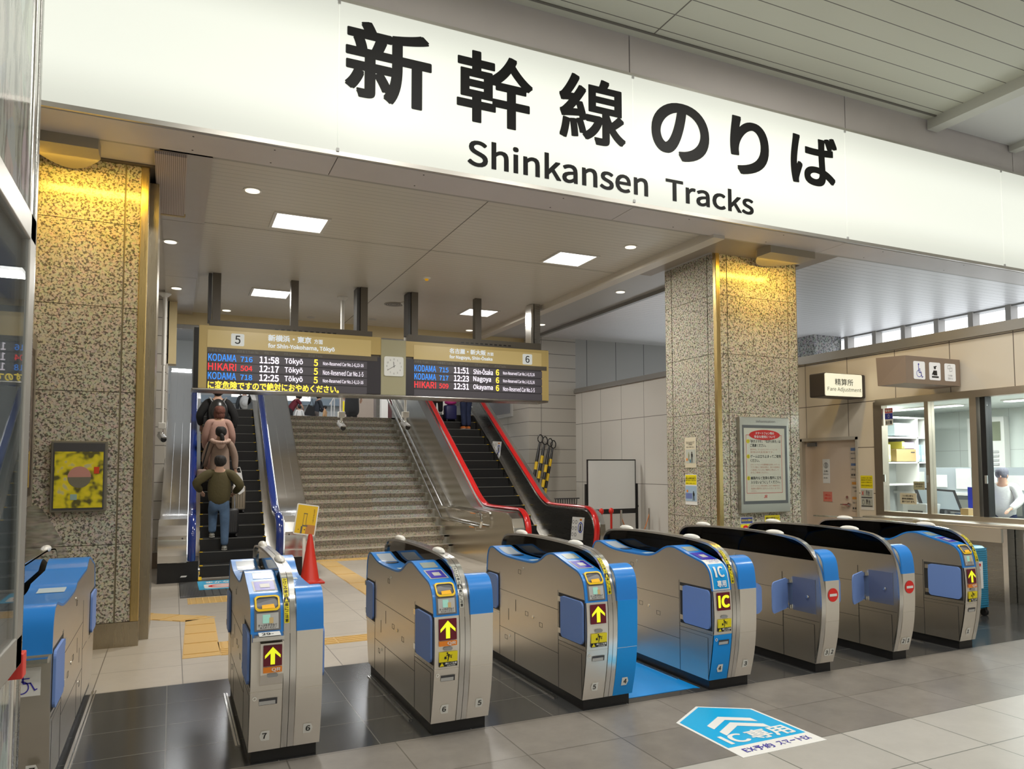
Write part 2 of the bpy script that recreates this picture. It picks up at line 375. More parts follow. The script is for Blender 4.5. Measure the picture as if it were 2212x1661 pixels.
struct('trim_3', MB().box(-0.16, 7.3, CEIL-.05, 0.27, 9.5, CEIL+.1).box(-0.16, 9.51, CEIL-.05, 0.27, 12.3, CEIL+.1).box(-0.16, 12.31, CEIL-.05, 0.27, 15.5, CEIL+.1), steel('left_soffit_metal', (0.62, 0.58, 0.53), 0.42))
RIB = tiles('ribbed_pink_panel', (0.50, 0.43, 0.40), (0.26, 0.21, 0.19), 0.016, 30, (0, 0), 0.004, 0.5, plane='xy', var=0.0)
struct('trim_3', MB().box(-0.2, 7.45, CEIL-.075, 0.06, 9.22, CEIL-.05), RIB)
struct('trim_3', MB().box(-0.2, 9.22, CEIL-.08, 0.07, 9.27, CEIL-.05), GOLD)
struct('trim_2', MB().box(5.97, 7.36, CEIL-.045, 8.0, 8.0, CEIL+.05).box(7.86, 8.0, CEIL-.045, 8.0, 9.4, CEIL+.05).box(5.97, 8.0, CEIL-.04, 6.30, 9.4, CEIL+.05), mat('column_soffit_brown', (0.30, 0.26, 0.21), 0.5))
# seams across the slatted ceiling
SEAM = mat('ceiling_seam', (0.17, 0.16, 0.14), 0.6)
struct('trim_4', MB().box(2.985, 7.3, CEIL-.002, 2.995, 15.3, CEIL+.01).box(0.27, 9.6, CEIL-.002, 5.8, 9.607, CEIL+.01), SEAM)
struct('trim_4', MB().box(4.605, -6, FCEIL-.002, 4.62, 6.75, FCEIL+.01).box(-8, 6.75, FCEIL-.012, 9.15, 6.78, FCEIL+.01), SEAM)
# sign beam fascia above and below the lightboxes
FASC = mat('mauve_fascia_panel', (0.60, 0.56, 0.55), 0.45, var=0.02)
GAP = mat('panel_gap_dark', (0.03, 0.028, 0.025), 0.7)
mb = MB()
for a, b in ((-9, 1.1), (1.11, 4.39), (4.405, 7.62), (7.635, 11.0), (11.015, 14)): mb.box(a, 6.92, 5.86, b, 7.25, FCEIL+.1)
struct('trim_5', mb, FASC)
mb = MB()
for a, b in ((-9, 1.275), (1.283, 4.41), (4.418, 7.55), (7.558, 14)): mb.box(a, 6.9, 4.39, b, 7.36, 4.425)
struct('trim_5', mb, FASC)
struct('trim_5', MB().box(-9, 7.30, 4.40, 14, 7.36, 4.62).box(-9, 6.95, 4.43, 14, 7.25, 5.86), GAP)
struct('trim_5', MB().box(-1.2, 7.36, 4.40, 14, 7.42, 4.56), mat('fascia_back_lip', (0.36, 0.34, 0.31), 0.45))
mb = MB()
for x in (0.1, 0.75, 2.1, 3.6, 5.2, 6.6, 8.3, 9.9):
    for y in (6.97, 7.28): mb.lathe([(0.008, 4.388), (0.008, 4.395)], (x, y, 0), 10)
struct('trim_5', mb, GAP)
struct('trim_5', MB().box(-9, 6.86, 4.395, 14, 6.9, 4.435).box(-9, 6.86, 5.83, 14, 6.9, 5.86), mat('lightbox_frame_metal', (0.55, 0.53, 0.49), 0.3, 0.7))
# left wall, between the marble pier and the column
W_TILE = tiles('left_wall_panels', (0.46, 0.43, 0.36), (0.14, 0.13, 0.11), 0.9, 0.62, (0.2, 0.1), 0.006, 0.3, plane='yz', var=0.02)
struct('wall_left', MB().box(-1.32, 3.0, 0, -1.12, 8.1, 6.4), W_TILE)
struct('wall_left', MB().box(-9, 2.6, 0, -1.2, 3.0, 6.4), W_TILE)
T_ROWS = tiles('pale_wall_rows', (0.50, 0.475, 0.43), (0.13, 0.12, 0.11), 1.8, 0.30, (0, 0.12), 0.006, 0.32, plane='xz', var=0.015)
T_ROWSY = tiles('pale_wall_rows_side', (0.50, 0.475, 0.43), (0.13, 0.12, 0.11), 1.8, 0.30, (0, 0.12), 0.006, 0.32, plane='yz', var=0.015)
struct('wall_back', MB().box(-1.4, 14.0, 0, -0.12, 14.2, CEIL), T_ROWS)
struct('wall_left', MB().box(-1.5, 9.1, 0, -1.3, 14.0, CEIL), T_ROWSY)
struct('wall_left', MB().box(-0.22, 14.2, 0, -0.1, 18.4, CEIL), T_ROWSY)
struct('baseboard_left', MB().box(-1.3, 13.97, 0, -0.125, 14.0, 0.25), mat('brown_skirting', (0.22, 0.17, 0.13), 0.4))
struct('wall_back', MB().box(6.9, 15.05, 0, 8.05, 15.2, CEIL), T_ROWS)
struct('wall_right', MB().box(6.9, 15.2, 0, 7.05, 24, 6.0), T_ROWSY)
T_UP = tiles('upper_wall_panels', (0.42, 0.42, 0.41), (0.10, 0.10, 0.10), 0.76, 5, (0.02, 0), 0.008, 0.35, plane='xz', var=0.01)
struct('wall_back', MB().box(8.05, 15.05, 3.25, 14, 15.2, CEIL), T_UP)
T_R = tiles('right_wall_panels', (0.68, 0.66, 0.62), (0.20, 0.185, 0.165), 0.82, 1.27, (0.0, 0.0), 0.006, 0.3, plane='yz', var=0.02)
struct('wall_right', MB().box(8.05, 9.3, 0, 8.25, 15.05, 3.23), T_R)
struct('trim_6', MB().box(8.0, 9.3, 3.23, 8.5, 15.05, 3.29).box(8.02, 9.3, 3.29, 8.4, 15.05, 3.33), mat('ledge_metal', (0.33, 0.32, 0.30), 0.35, 0.5))
# portal around the stairs
PORT = mat('portal_ochre', (0.60, 0.50, 0.29), 0.4)
struct('trim_7', MB().box(-0.12, 15.3, 4.22, 6.9, 15.5, CEIL), PORT)
struct('trim_7', MB().box(-0.12, 14.2, 3.35, 0.02, 14.5, CEIL), PORT)
struct('trim_7', MB().box(-0.12, 15.32, 4.14, 6.9, 15.48, 4.22), mat('portal_grey', (0.36, 0.37, 0.38), 0.4))
# upper concourse
UPW = mat('upper_wall_pale', (0.60, 0.63, 0.63), 0.5)
struct('wall_back', MB().box(-6, 30, 2.79, 14, 30.2, 6.2), UPW)
struct('wall_left', MB().box(-6.1, 18.4, 2.79, -6, 30, 6.2), UPW)
struct('wall_right', MB().box(9.9, 24, 2.79, 10, 30, 6.2), UPW)
struct('ceiling', MB().box(-6, 15.5, 6.15, 14, 30, 6.25), mat('upper_ceiling', (0.5, 0.52, 0.54), 0.5))
struct('wall_front', MB().box(-6, 15.48, 4.45, 14, 15.52, 6.25), UPW)
struct('trim_8', MB().box(-6, 29.6, 3.95, 12, 30, 4.2), mat('upper_rail_blue_grey', (0.30, 0.38, 0.46), 0.4))
# office: facade wall in pieces around door and windows
T_F = tiles('office_wall_panels', (0.78, 0.70, 0.58), (0.15, 0.12, 0.09), 0.84, 0.66, (0.14, 0.12), 0.006, 0.36, plane='yz', var=0.02)
OX = 9.0
struct('wall_right', MB().box(OX, 9.22, 0, OX+.15, 9.45, 3.2).box(OX, 3.0, 2.52, OX+.15, 9.22, 3.2).box(OX, 7.78, 0, OX+.15, 8.12, 2.52).box(OX, 8.12, 2.0, OX+.15, 9.22, 2.52)
       .box(OX, 3.0, 0, OX+.15, 7.78, 0.88), T_F)
struct('wall_right', MB().box(8.2, 9.3, 0, 9.05, 9.45, 3.25), T_F)
struct('trim_6', MB().box(8.95, 3.0, 3.2, 9.3, 9.45, 3.24).box(8.97, 3.0, 3.24, 9.25, 9.45, 3.33), MATS['ledge_metal'])
dr = struct('door_1', MB().box(OX+.06, 8.14, 0, OX+.10, 9.2, 1.98), mat('door_beige', (0.66, 0.53, 0.42), 0.4))
MB().box(OX+.02, 8.95, 1.90, OX+.06, 9.12, 1.96).build('door_closer', MIDG, dr)
MB().lathe([(0.03, OX+.03), (0.03, OX+.06)], (0, 8.33, 1.02), 14, ax=0).box(OX+.0, 8.32, 1.01, OX+.03, 8.46, 1.03).build('door_handle', CHROME, dr)
MB().lathe([(0.022, OX+.035), (0.022, OX+.06)], (0, 8.36, 1.13), 14, ax=0).build('door_lock', CHROME, dr)
mb = MB().box(OX-.01, 8.10, 0, OX+.06, 8.14, 2.02).box(OX-.01, 9.2, 0, OX+.06, 9.24, 2.02).box(OX-.01, 8.10, 1.98, OX+.06, 9.24, 2.03)
mb.build('door_frame', mat('door_frame_beige', (0.55, 0.50, 0.42), 0.4), dr)
# office shell
OFW = mat('office_white', (0.66, 0.70, 0.66), 0.5)
T_OF = tiles('office_back_panels', (0.66, 0.70, 0.66), (0.42, 0.44, 0.42), 0.9, 1.2, (0, 0.55), 0.004, 0.5, plane='yz', var=0.01)
struct('wall_right', MB().box(12.5, 3, 0, 12.6, 11, 2.7), T_OF)
struct('wall_back', MB().box(9.15, 10.9, 0, 12.5, 11.0, 2.7), OFW)
struct('wall_front', MB().box(9.15, 2.9, 0, 12.6, 3.0, 2.7), OFW)
struct('ceiling', MB().box(9.15, 2.9, 2.54, 12.6, 11, 2.60), OFW)
struct('floor', MB().box(9.15, 3.0, 0.01, 12.5, 10.9, 0.03), MIDG)
# outer glazing beyond the office, open to daylight
MUL = mat('window_mullion_grey', (0.38, 0.36, 0.34), 0.4)
fr = mat('window_head_grey', (0.3, 0.3, 0.3), 0.4)
wn = 0
for y in (13.3, 12.26, 11.51, 10.79, 10.03, 9.31, 8.59, 7.85, 7.1, 6.4, 5.7, 5.0):
    mb = MB().box(13.35, y-.05, 2.7, 13.55, y+.05, CEIL)
    struct('window_%d' % (wn+1), mb, MUL); wn += 1
struct('wall_right', MB().box(13.4, 3, 0, 13.6, 15.1, 2.72), OFW)
struct('trim_9', MB().box(13.38, 3, CEIL-.03, 13.6, 15.1, CEIL+.1), fr)
GRAN2 = granite('outer_granite', (0.42, 0.42, 0.41), (0.25, 0.25, 0.25), (0.08, 0.08, 0.08), 30, 0.3)
o = MB().box(12.5, 12.35, 0, 13.3, 13.0, CEIL).build('granite_column', GRAN2, label='grey granite column standing behind the high strip windows on the right', cat='column')
# enclosure behind the photographer
WB = mat('hall_wall_beige', (0.72, 0.68, 0.62), 0.5)
struct('wall_front', MB().box(-9, -9.2, 0, 14, -9, 6.4), WB)
struct('wall_left', MB().box(-9.2, -9, 0, -9, 3, 6.4), WB)
struct('wall_right', MB().box(14, -9, 0, 14.2, 3, 6.4), WB)
struct('wall_right', MB().box(13.4, 3.0, 4.45, 14.2, 6.9, 6.4), WB)
struct('wall_front', MB().box(9.1, 2.88, 2.7, 14, 3.0, 3.4), WB)
# ================================================================== YELLOW TACTILE PAVING
TAC = mat('tactile_ochre', (0.62, 0.40, 0.13), 0.5)
def tactile(quad, label, bars=None, dots=None):
    t = thing('tactile_paving', (quad[0][0], quad[0][1], 0), label, 'tactile paving', 'yellow tactile paving on the floor')
    q = [Vector((x, y)) for x, y in quad]
    mb = MB().add([(x, y, .003) for x, y in quad]+[(x, y, 0) for x, y in quad], [(0, 1, 2, 3), (0, 1, 5, 4), (1, 2, 6, 5), (2, 3, 7, 6), (3, 0, 4, 7)])
    if bars:
        n = bars
        for i in range(n):
            s0, s1 = (i+.3)/n, (i+.7)/n
            a0, a1 = q[0].lerp(q[3], s0), q[0].lerp(q[3], s1); b0, b1 = q[1].lerp(q[2], s0), q[1].lerp(q[2], s1)
            k = max(1, int((b0-a0).length/0.3))
            for j in range(k):
                u0, u1 = (j+.03)/k, (j+.97)/k
                c = [a0.lerp(b0, u0), a0.lerp(b0, u1), a1.lerp(b1, u1), a1.lerp(b1, u0)]
                mb.add([(p.x, p.y, .0075) for p in c]+[(p.x, p.y, .003) for p in c], [(0, 1, 2, 3), (0, 1, 5, 4), (1, 2, 6, 5), (2, 3, 7, 6), (3, 0, 4, 7)])
    if dots:
        nu, nv = dots
        for i in range(nu):
            for j in range(nv):
                a = q[0].lerp(q[1], (i+.5)/nu).lerp(q[3].lerp(q[2], (i+.5)/nu), (j+.5)/nv)
                mb.lathe([(.013, .003), (.009, .0075)], (a.x, a.y, 0), 6)
    mb.build('paving_slab', TAC, t)
tactile([(0.11, 7.26), (0.41, 7.26), (0.44, 9.06), (0.16, 9.06)], 'yellow tactile strip leading from the dark band towards the left escalator', bars=4)
tactile([(-0.6, 10.05), (-0.6, 9.62), (0.16, 8.98), (0.46, 9.14)][::-1], 'yellow tactile strip slanting from the granite column foot to the ticket gates', bars=4)
tactile([(0.41, 7.24), (2.4, 7.24), (2.4, 7.52), (0.41, 7.52)], 'yellow tactile strip running behind the gates parallel to the dark band', bars=4)
tactile([(0.41, 7.52), (0.9, 7.52), (0.9, 7.8), (0.41, 7.8)], 'yellow dotted tactile tile block behind the leftmost full gate', dots=(8, 5))
tactile([(0.2, 10.1), (1.15, 10.1), (1.15, 10.55), (0.2, 10.55)], 'yellow tactile strip in front of the escalator floor grating', dots=(14, 7))
tactile([(2.2, 13.55), (4.6, 13.55), (4.6, 13.88), (2.2, 13.88)], 'yellow tactile strip at the foot of the stone stairs', dots=(34, 5))
tactile([(2.22, 9.6), (2.52, 9.6), (2.56, 13.5), (2.26, 13.5)], 'long yellow tactile strip leading to the foot of the stairs', bars=4)
# ================================================================== COLUMNS
GR_L = granite('column_granite', (0.56, 0.51, 0.39), (0.38, 0.34, 0.25), (0.13, 0.115, 0.085), 52, 0.16)
def column(x0, x1, y0, y1, label, strips):
    t = thing('granite_column', ((x0+x1)/2, (y0+y1)/2, 0), label, 'column')
    zs = [0.22, 0.92, 1.6, 2.3, 3.08, 3.86, CEIL-.02]
    mb = MB()
    for a, b in zip(zs[:-1], zs[1:]):
        mb.box(x0+.19, y0, a+.003, x1-.19, y1, b-.003)
        mb.box(x0+.03, y0, a+.003, x0+.175, y1, b-.003); mb.box(x1-.175, y0, a+.003, x1-.03, y1, b-.003)
        mb.box(x0, y0+.19, a+.003, x1, y1-.19, b-.003); mb.box(x0, y0+.03, a+.003, x1, y0+.175, b-.003); mb.box(x0, y1-.175, a+.003, x1, y1-.03, b-.003)
    mb.build('cladding', GR_L, t)
    MB().box(x0+.01, y0+.01, 0.2, x1-.01, y1-.01, CEIL-.02).build('backing', mat('column_joint', (0.22, 0.19, 0.12), 0.5), t)
    MB().box(x0-.015, y0-.015, 0, x1+.015, y1+.015, 0.22).build('plinth', BRONZE, t)
    for xx in strips:
        MB().bbox(xx, y0-.015, 0.22, xx+.07, y0+.05, CEIL-.02, .008).build('corner_strip', GOLD, t)
    MB().box(x0-.06, y0-.06, CEIL-.02, x1+.06, y1+.06, CEIL+.08).build('cap', mat('column_cap_brown', (0.12, 0.10, 0.08), 0.5), t)
    return t
column(6.38, 7.80, 8.0, 9.18, 'square granite column right of the stairs carrying the information case', (6.368,))
column(-1.72, -0.26, 8.0, 9.3, 'granite column at the left behind the yellow blurred poster', (-.318,))
# extra gold jamb beside left column
MB().box(-0.26, 8.25, 0, -0.17, 9.1, CEIL-.08).build('door_jamb', BRONZE, label='tall bronze jamb standing against the left granite column', cat='jamb')
def bracket(x0, x1, label):
    pts = [(x0+(x1-x0)*i/12, 7.42+0.52*math.sin(math.pi*(0.12+0.76*i/12))) for i in range(13)]
    MB().prism([(x0, 7.36)]+pts+[(x1, 7.36)], 4.30, 4.42, ax=2).build('lamp_housing', mat('housing_beige', (0.33, 0.29, 0.22), 0.45), label=label, cat='lamp housing')
bracket(6.75, 7.5, 'curved beige housing between the sign beam and the right granite column')
bracket(-1.12, -0.62, 'beige housing between the sign beam and the left granite column')
# ================================================================== OVERHEAD LIT SIGN
SIGNE = mat('sign_acrylic_lit', (0.30, 0.30, 0.27), 0.35, spec=.2, emit=0.72, emcol=(0.97, 1.0, 0.88))
def signmat():
    "tubes behind the acrylic: a little dimmer along the top and bottom edge"
    t = MATS['sign_acrylic_lit'].node_tree; b = t.nodes['Principled BSDF']
    tc = t.nodes.new('ShaderNodeTexCoord'); sp_ = t.nodes.new('ShaderNodeSeparateXYZ'); t.links.new(tc.outputs['Object'], sp_.inputs[0])
    r = t.nodes.new('ShaderNodeMapRange'); r.interpolation_type = 'SMOOTHSTEP'
    a = t.nodes.new('ShaderNodeMath'); a.operation = 'SUBTRACT'; a.inputs[1].default_value = .73
    c = t.nodes.new('ShaderNodeMath'); c.operation = 'ABSOLUTE'
    t.links.new(sp_.outputs[2], a.inputs[0]); t.links.new(a.outputs[0], c.inputs[0]); t.links.new(c.outputs[0], r.inputs[0])
    r.inputs[1].default_value = .25; r.inputs[2].default_value = .72; r.inputs[3].default_value = .84; r.inputs[4].default_value = .60
    t.links.new(r.outputs[0], b.inputs['Emission Strength'])
signmat()
sg = thing('lightbox_sign', (4.4, 6.88, 4.4), 'huge white lit sign reading Shinkansen Tracks above the ticket gates', 'sign')
edges = [-1.6, 1.272, 4.40, 7.55, 10.63, 13.7]
for a, b in zip(edges[:-1], edges[1:]):
    MB().box(a+.006, 6.865, 4.432, b-.006, 6.93, 5.83).build('lit_panel', SIGNE, sg)
for e in edges[1:-1]:
    MB().box(e-.012, 6.85, 5.80, e+.012, 6.865, 5.83).box(e-.012, 6.85, 4.43, e+.012, 6.865, 4.46).build('clip', LITEG, sg)
SI = mat('sign_black_lettering', (0.008, 0.008, 0.0075), 0.5, spec=.2)
def onsign(px, py): return P(px, py, 1, 6.86)
def glyph_fit(s, q, bold, name):
    "q: outline box corners in the photograph tl, tr, br, bl -> averaged rectangle on the sign"
    p = [onsign(*c) for c in q]; x0 = (p[0].x+p[3].x)/2; x1 = (p[1].x+p[2].x)/2; z1 = (p[0].z+p[1].z)/2; z0 = (p[2].z+p[3].z)/2
    put(MB(), s, frame((0, 6.862, 0), (1, 0, 0), (0, 0, 1)), x0, x1, z0, z1, bold).build(name, SI, sg)
glyph_fit('新', [(745.5, 35), (932.6, 81), (932.6, 244), (745.5, 206)], 0.027, 'character')
glyph_fit('幹', [(986.6, 96), (1151, 137), (1151, 289.6), (986.6, 256)], 0.024, 'character')
glyph_fit('線', [(1208, 150), (1351, 185), (1351, 326), (1208, 296)], 0.022, 'character')
glyph_fit('の', [(1407, 208), (1532, 239), (1532, 361), (1407, 335)], 0.030, 'character')
glyph_fit('り', [(1577, 246), (1661, 267), (1661, 388), (1577, 370.6)], 0.030, 'character')
glyph_fit('ば', [(1707.6, 278), (1808.6, 303), (1808.6, 412), (1707.6, 391)], 0.026, 'character')
glyph_fit('Shinkansen', [(1010, 295), (1400, 373), (1400, 426), (1010, 357)], 0.022, 'lettering')
glyph_fit('Tracks', [(1438, 381), (1628, 418), (1628, 466), (1438, 432)], 0.022, 'lettering')
# ================================================================== STONE STAIRS
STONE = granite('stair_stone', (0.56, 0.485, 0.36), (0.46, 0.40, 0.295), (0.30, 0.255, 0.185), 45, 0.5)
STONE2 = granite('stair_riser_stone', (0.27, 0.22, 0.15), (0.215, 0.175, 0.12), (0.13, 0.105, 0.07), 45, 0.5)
STONE3 = granite('stair_repair_stone', (0.52, 0.50, 0.44), (0.43, 0.42, 0.37), (0.28, 0.27, 0.24), 45, 0.5)
NST, RIS, TRD, SY = 18, 0.155, 0.25, 13.9
st = thing('staircase', (3.35, SY, 0), 'wide grey-brown stone staircase rising between the two escalators', 'stairs')
for i in range(NST):
    y = SY+i*TRD; z = i*RIS
    s_ = MB().box(1.95, y+.012, z, 4.75, y+TRD+.05, z+RIS-.03).build('step', STONE, st)
    xs = 3.55+0.03*((i*7) % 5)
    MB().box(1.95, y, z+RIS-.03, xs if 1 < i < 17 else 4.75, y+TRD+.012, z+RIS).build('tread', STONE, s_)
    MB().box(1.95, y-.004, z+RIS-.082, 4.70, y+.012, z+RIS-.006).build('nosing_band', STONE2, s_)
    if 1 < i < 17: MB().box(xs, y-.001, z+RIS-.03, 4.75, y+TRD+.012, z+RIS).box(xs, y+.003, z+.0, 4.75, y+.012, z+RIS-.08).build('repair_tread', STONE3 if i > 3 else STONE, s_)
    MB().box(4.68, y-.0, z, 4.752, y+.3, z+RIS+.002).build('end_kerb', mat('kerb_stone', (0.33, 0.32, 0.28), 0.4), s_)
# ================================================================== ESCALATORS
def ez(y, y0): return max(0.0, 0.65*(y-12.32))
def escalator(X0, X1, yf, label, belt, wallL, wallR, left_outer, right_outer, interior, kick=0.2):
    "X0, X1 centre lines of the handrails; yf front of the newels"
    t = thing('escalator', ((X0+X1)/2, yf, 0), label, 'escalator')
    zt = 0.93
    top = [(yf+.06, .30), (yf+.0, .48), (yf+.0, .66), (yf+.08, .82), (yf+.24, .915), (yf+.45, zt)]
    k0 = 12.55
    rail = top+([(yf+.9, zt)] if k0-yf > 1.2 else [])+[(k0, zt+.005), (k0+.25, zt+.05), (k0+.55, zt+.19), (k0+.9, zt+.42), (15, zt+.42+.655*(15-k0-.9)), (16.6, zt+.42+.655*(16.6-k0-.9)), (16.95, 3.60), (17.3, 3.70), (18.3, 3.72)]
    rail = smoothpath(rail, 4)
    BELT = belt
    for X in (X0, X1):
        # soft rounded belt
        V = []; Fc = []; n = 10
        for i, (y, z) in enumerate(rail):
            a = rail[max(i-1, 0)]; b = rail[min(i+1, len(rail)-1)]; d = Vector((b[0]-a[0], b[1]-a[1])).normalized()
            for k in range(n):
                th = k*2*math.pi/n; u = 0.052*math.cos(th); v = 0.026*math.sin(th)
                V.append((X+u, y-d.y*v, z+d.x*v))
        for i in range(len(rail)-1):
            for k in range(n): Fc.append([i*n+k, i*n+(k+1) % n, (i+1)*n+(k+1) % n, (i+1)*n+k])
        Fc.append(list(range(n))); Fc.append([(len(rail)-1)*n+k for k in range(n)])
        MB().add(V, Fc).build('handrail', BELT, t, smooth=True)
        guide = [(y+0.0, z-.035) for y, z in rail[2:]]
        MB().ribbon(guide, X-.035, X+.035, .03).build('handrail_guide', STEELH, t)
    # balustrades: steel panel under each handrail
    for X, s in ((X0, 1), (X1, -1)):
        poly = [(y+.03, z-.05) for y, z in rail]+[(18.3, 2.79), (16.9, 2.79), (13.2, .35), (12.6, .12), (yf+.12, .12)]
        MB().prism(poly, X+s*.02, X+s*.05).build('balustrade', interior, t)
        sk = [(yf+.35, .0), (yf+.35, .14), (12.45, .14), (12.8, .30), (16.65, 2.98), (18.3, 3.0), (18.3, 2.6), (16.6, 2.5), (12.5, 0)]
        MB().prism(sk, X+s*.05, X+s*.10).build('skirt', STEELD, t)
        ln = smoothpath([(yf+.35, .145), (12.45, .145), (12.8, .305), (16.65, 2.985), (18.3, 3.0)], 3)
        MB().ribbon(ln, X+s*.05, X+s*.115, .012).build('skirt_trim', STEELH, t)
    # outer decks and side walls
    deck = [(y-.0, z-.05) for y, z in rail[1:]]
    for (a, b, nm) in left_outer+right_outer:
        k = 3 if b-a > .3 else 2
        for i in range(k):
            u0, u1 = a+(b-a)*i/k, a+(b-a)*(i+1)/k
            lift = 0.003*i
            MB().ribbon([(y, z-lift) for y, z in deck], u0+.0008, u1-.0008, .03).build('deck_strip', STEELH, t, smooth=True)
    for X, side in ((wallL, -1), (wallR, 1)):
        if X is None: continue
        poly = [(y+.0, z-.055) for y, z in rail[1:]]+[(18.3, 0.0), (yf+.09, 0.0)]
        MB().prism(poly, X, X+.02*(-side)).build('side_panel', MIRS, t)
    # base box and comb
    lo = min([X0-.1]+[a for a, b, _ in left_outer]); hi = max([X1+.1]+[b for a, b, _ in right_outer])
    for a, b in ((lo, X0+.09), (X1-.09, hi)):
        MB().box(a, yf+.05, 0.0, b, yf+.6, .29).build('newel_base', BLACK, t)
        pts = [(yf+.02, .29), (yf-.0, .5), (yf+.0, .66), (yf+.08, .80), (yf+.24, .88), (yf+.45, .885), (yf+.6, .88), (yf+.6, .29)]
    for a, b, _ in left_outer+right_outer:
        MB().prism(pts, a+.004, b-.004).build('newel_cover', STEELH, t)
        mb = MB()
        for q in range(3 if b-a > .2 else 0): mb.lathe([(0.012, yf-.004), (0.012, yf+.01)], (b-.06 if a < X0 else a+.06, 0, .62-.07*q), 10, ax=1)
        if mb.v: mb.build('button', DARKG, t)
        MB().box(a, yf-.006, .50, b, yf+.0, .515).build('yellow_band', YEL, t)
    # steps
    SB = mat('escalator_step_black', (0.012, 0.012, 0.013), 0.5)
    SG = mat('escalator_step_edge', (0.16, 0.16, 0.15), 0.5)
    zz = 0.0; y = yf+.45; xs0, xs1 = X0+.11, X1-.11
    ys = []
    y = 12.32+.31*0; ybase = 12.15 if yf > 11.5 else 12.2
    MB().box(xs0, yf+.1, 0.0, xs1, ybase+.1, .012).build('comb_plate', mat('comb_metal', (0.26, 0.24, 0.2), 0.4, 0.6), t)
    for i in range(16):
        z0 = i*.174; y0 = 12.32+(z0+.087)/.65; z1 = z0+.174
        s_ = MB().box(xs0, y0, max(z0-.13, 0), xs1, y0+.32, z1-.012).build('step', SB, t)
        mb = MB()
        nb = 26
        MB().box(xs0, y0-.004, z1-.012, xs1, y0+.32, z1).build('tread', SB, s_)
        MB().box(xs0+.02, y0-.006, z1-.009, xs1-.02, y0+.008, z1+.001).build('edge_line', SG, s_)
        MB().box(xs0, y0-.007, z1-.006, xs0+.045, y0+.06, z1+.002).build('yellow_mark', YELR, s_)
        MB().box(xs1-.045, y0-.007, z1-.006, xs1, y0+.06, z1+.002).build('yellow_mark', YELR, s_)
    MB().box(xs0, 12.32+2.9/.65, 2.6, xs1, 18.6, 2.79).build('top_plate', SG, t)
    return t
BELTB = mat('handrail_blue', (0.012, 0.035, 0.22), 0.16, coat=0.6)
BELTR = mat('handrail_red', (0.62, 0.012, 0.012), 0.2, coat=0.5)
e1 = escalator(0.27, 1.45, 12.0, 'escalator with dark blue handrails at the left, passengers riding up', BELTB, None, 1.95, [(-0.16, 0.21, 0)], [(1.52, 1.95, 0)], STEEL)
e1.rotation_euler = (0, 0, math.radians(-1.2))
e2 = escalator(5.0, 6.22, 10.93, 'escalator with red handrails to the right of the stone stairs', BELTR, 4.75, 6.36, [(4.75, 4.94, 0)], [(6.28, 6.38, 0)], STEELD)
# logo plate word on the left newel base, yellow comb edge
MB().prism([(.13, .075), (.145, .095), (.22, .095), (.205, .075)], 12.038, 12.049, ax=1).build('maker_mark', WHITE, e1)
MB().box(.365, 12.1, .012, .41, 12.42, .02).build('yellow_mark', YELR, e1)
# red-handrail side wall handrails (double steel rail)
def wall_rail(name, label):
    t = thing(name, (4.68, 12.4, .9), label, 'handrail')
    up = smoothpath([(4.66, 12.12, .60), (4.66, 12.06, .70), (4.66, 12.12, .82), (4.66, 12.35, .84)], 4)+[(4.66, 14.1, .86)]
    MB().tube([(4.66, 18.6, 3.62)]+[(4.66, 14.15, .86)]+up[::-1], .022, 8).build('upper_rail', CHROME, t, smooth=True)
    MB().tube([(4.66, 18.6, 3.40), (4.66, 14.2, .63), (4.66, 12.12, .60)], .022, 8).build('lower_rail', CHROME, t, smooth=True)
    for y, z in ((12.3, .84), (13.3, .855), (12.35, .60), (13.4, .62), (15.5, 1.70), (17, 2.63)):
        MB().tube([(4.66, y, z-.02), (4.66, y, z-.07), (4.75, y, z-.08)], .007, 6).build('rail_bracket', CHROME, t)
    for z, y in ((.822, 12.45), (.582, 12.5)):
        MB().box(4.640, y-.12, z-.012, 4.648, y+.12, z-.002).build('braille_strip', ORG, t)
wall_rail('wall_handrail', 'double polished steel handrail on the metal wall beside the stairs')
# floor grating and sticker of the left escalator
g = thing('floor_grating', (.55, 11.3, 0), 'dark ribbed floor grating in front of the blue escalator', 'grating')
MB().box(.12, 10.62, 0, 1.55, 12.1, .006).build('grate_plate', mat('grate_grey', (0.09, 0.09, 0.09), 0.4, 0.5), g)
mb = MB()
for i in range(15): mb.box(.135+i*.018, 10.64, .006, .145+i*.018, 12.0, .010)
for i in range(13): mb.box(.42+i*.087, 10.64, .006, .495+i*.087, 12.0, .009)
mb.build('ribs', mat('grate_rib', (0.22, 0.22, 0.215), 0.35, 0.6), g)
fs = thing('floor_sticker', (.62, 11.6, .01), 'light blue no-walking floor sticker at the foot of the escalator', 'sticker')
MB().box(.35, 11.15, .010, .98, 11.98, .013).build('film', mat('sticker_sky_blue', (0.05, 0.42, 0.72), 0.4), fs)
MB().prism(rrect(.42, 11.22, .92, 11.62, .06), .013, .0145, ax=2).build('panel', WHITE, fs)
MB().ring((.67, 11.42, .0155), (1, 0, 0), (0, 1, 0), .15, .20, k2=.8).box(.53, 11.405, .0147, .81, 11.435, .0158).build('prohibition_mark', RED, fs)
put(MB(), '歩かない', frame((.45, 11.7, .0135), (1, 0, 0), (0, 1, 0), .001), 0, .42, 0, .2, .03).build('lettering', WHITE, fs)
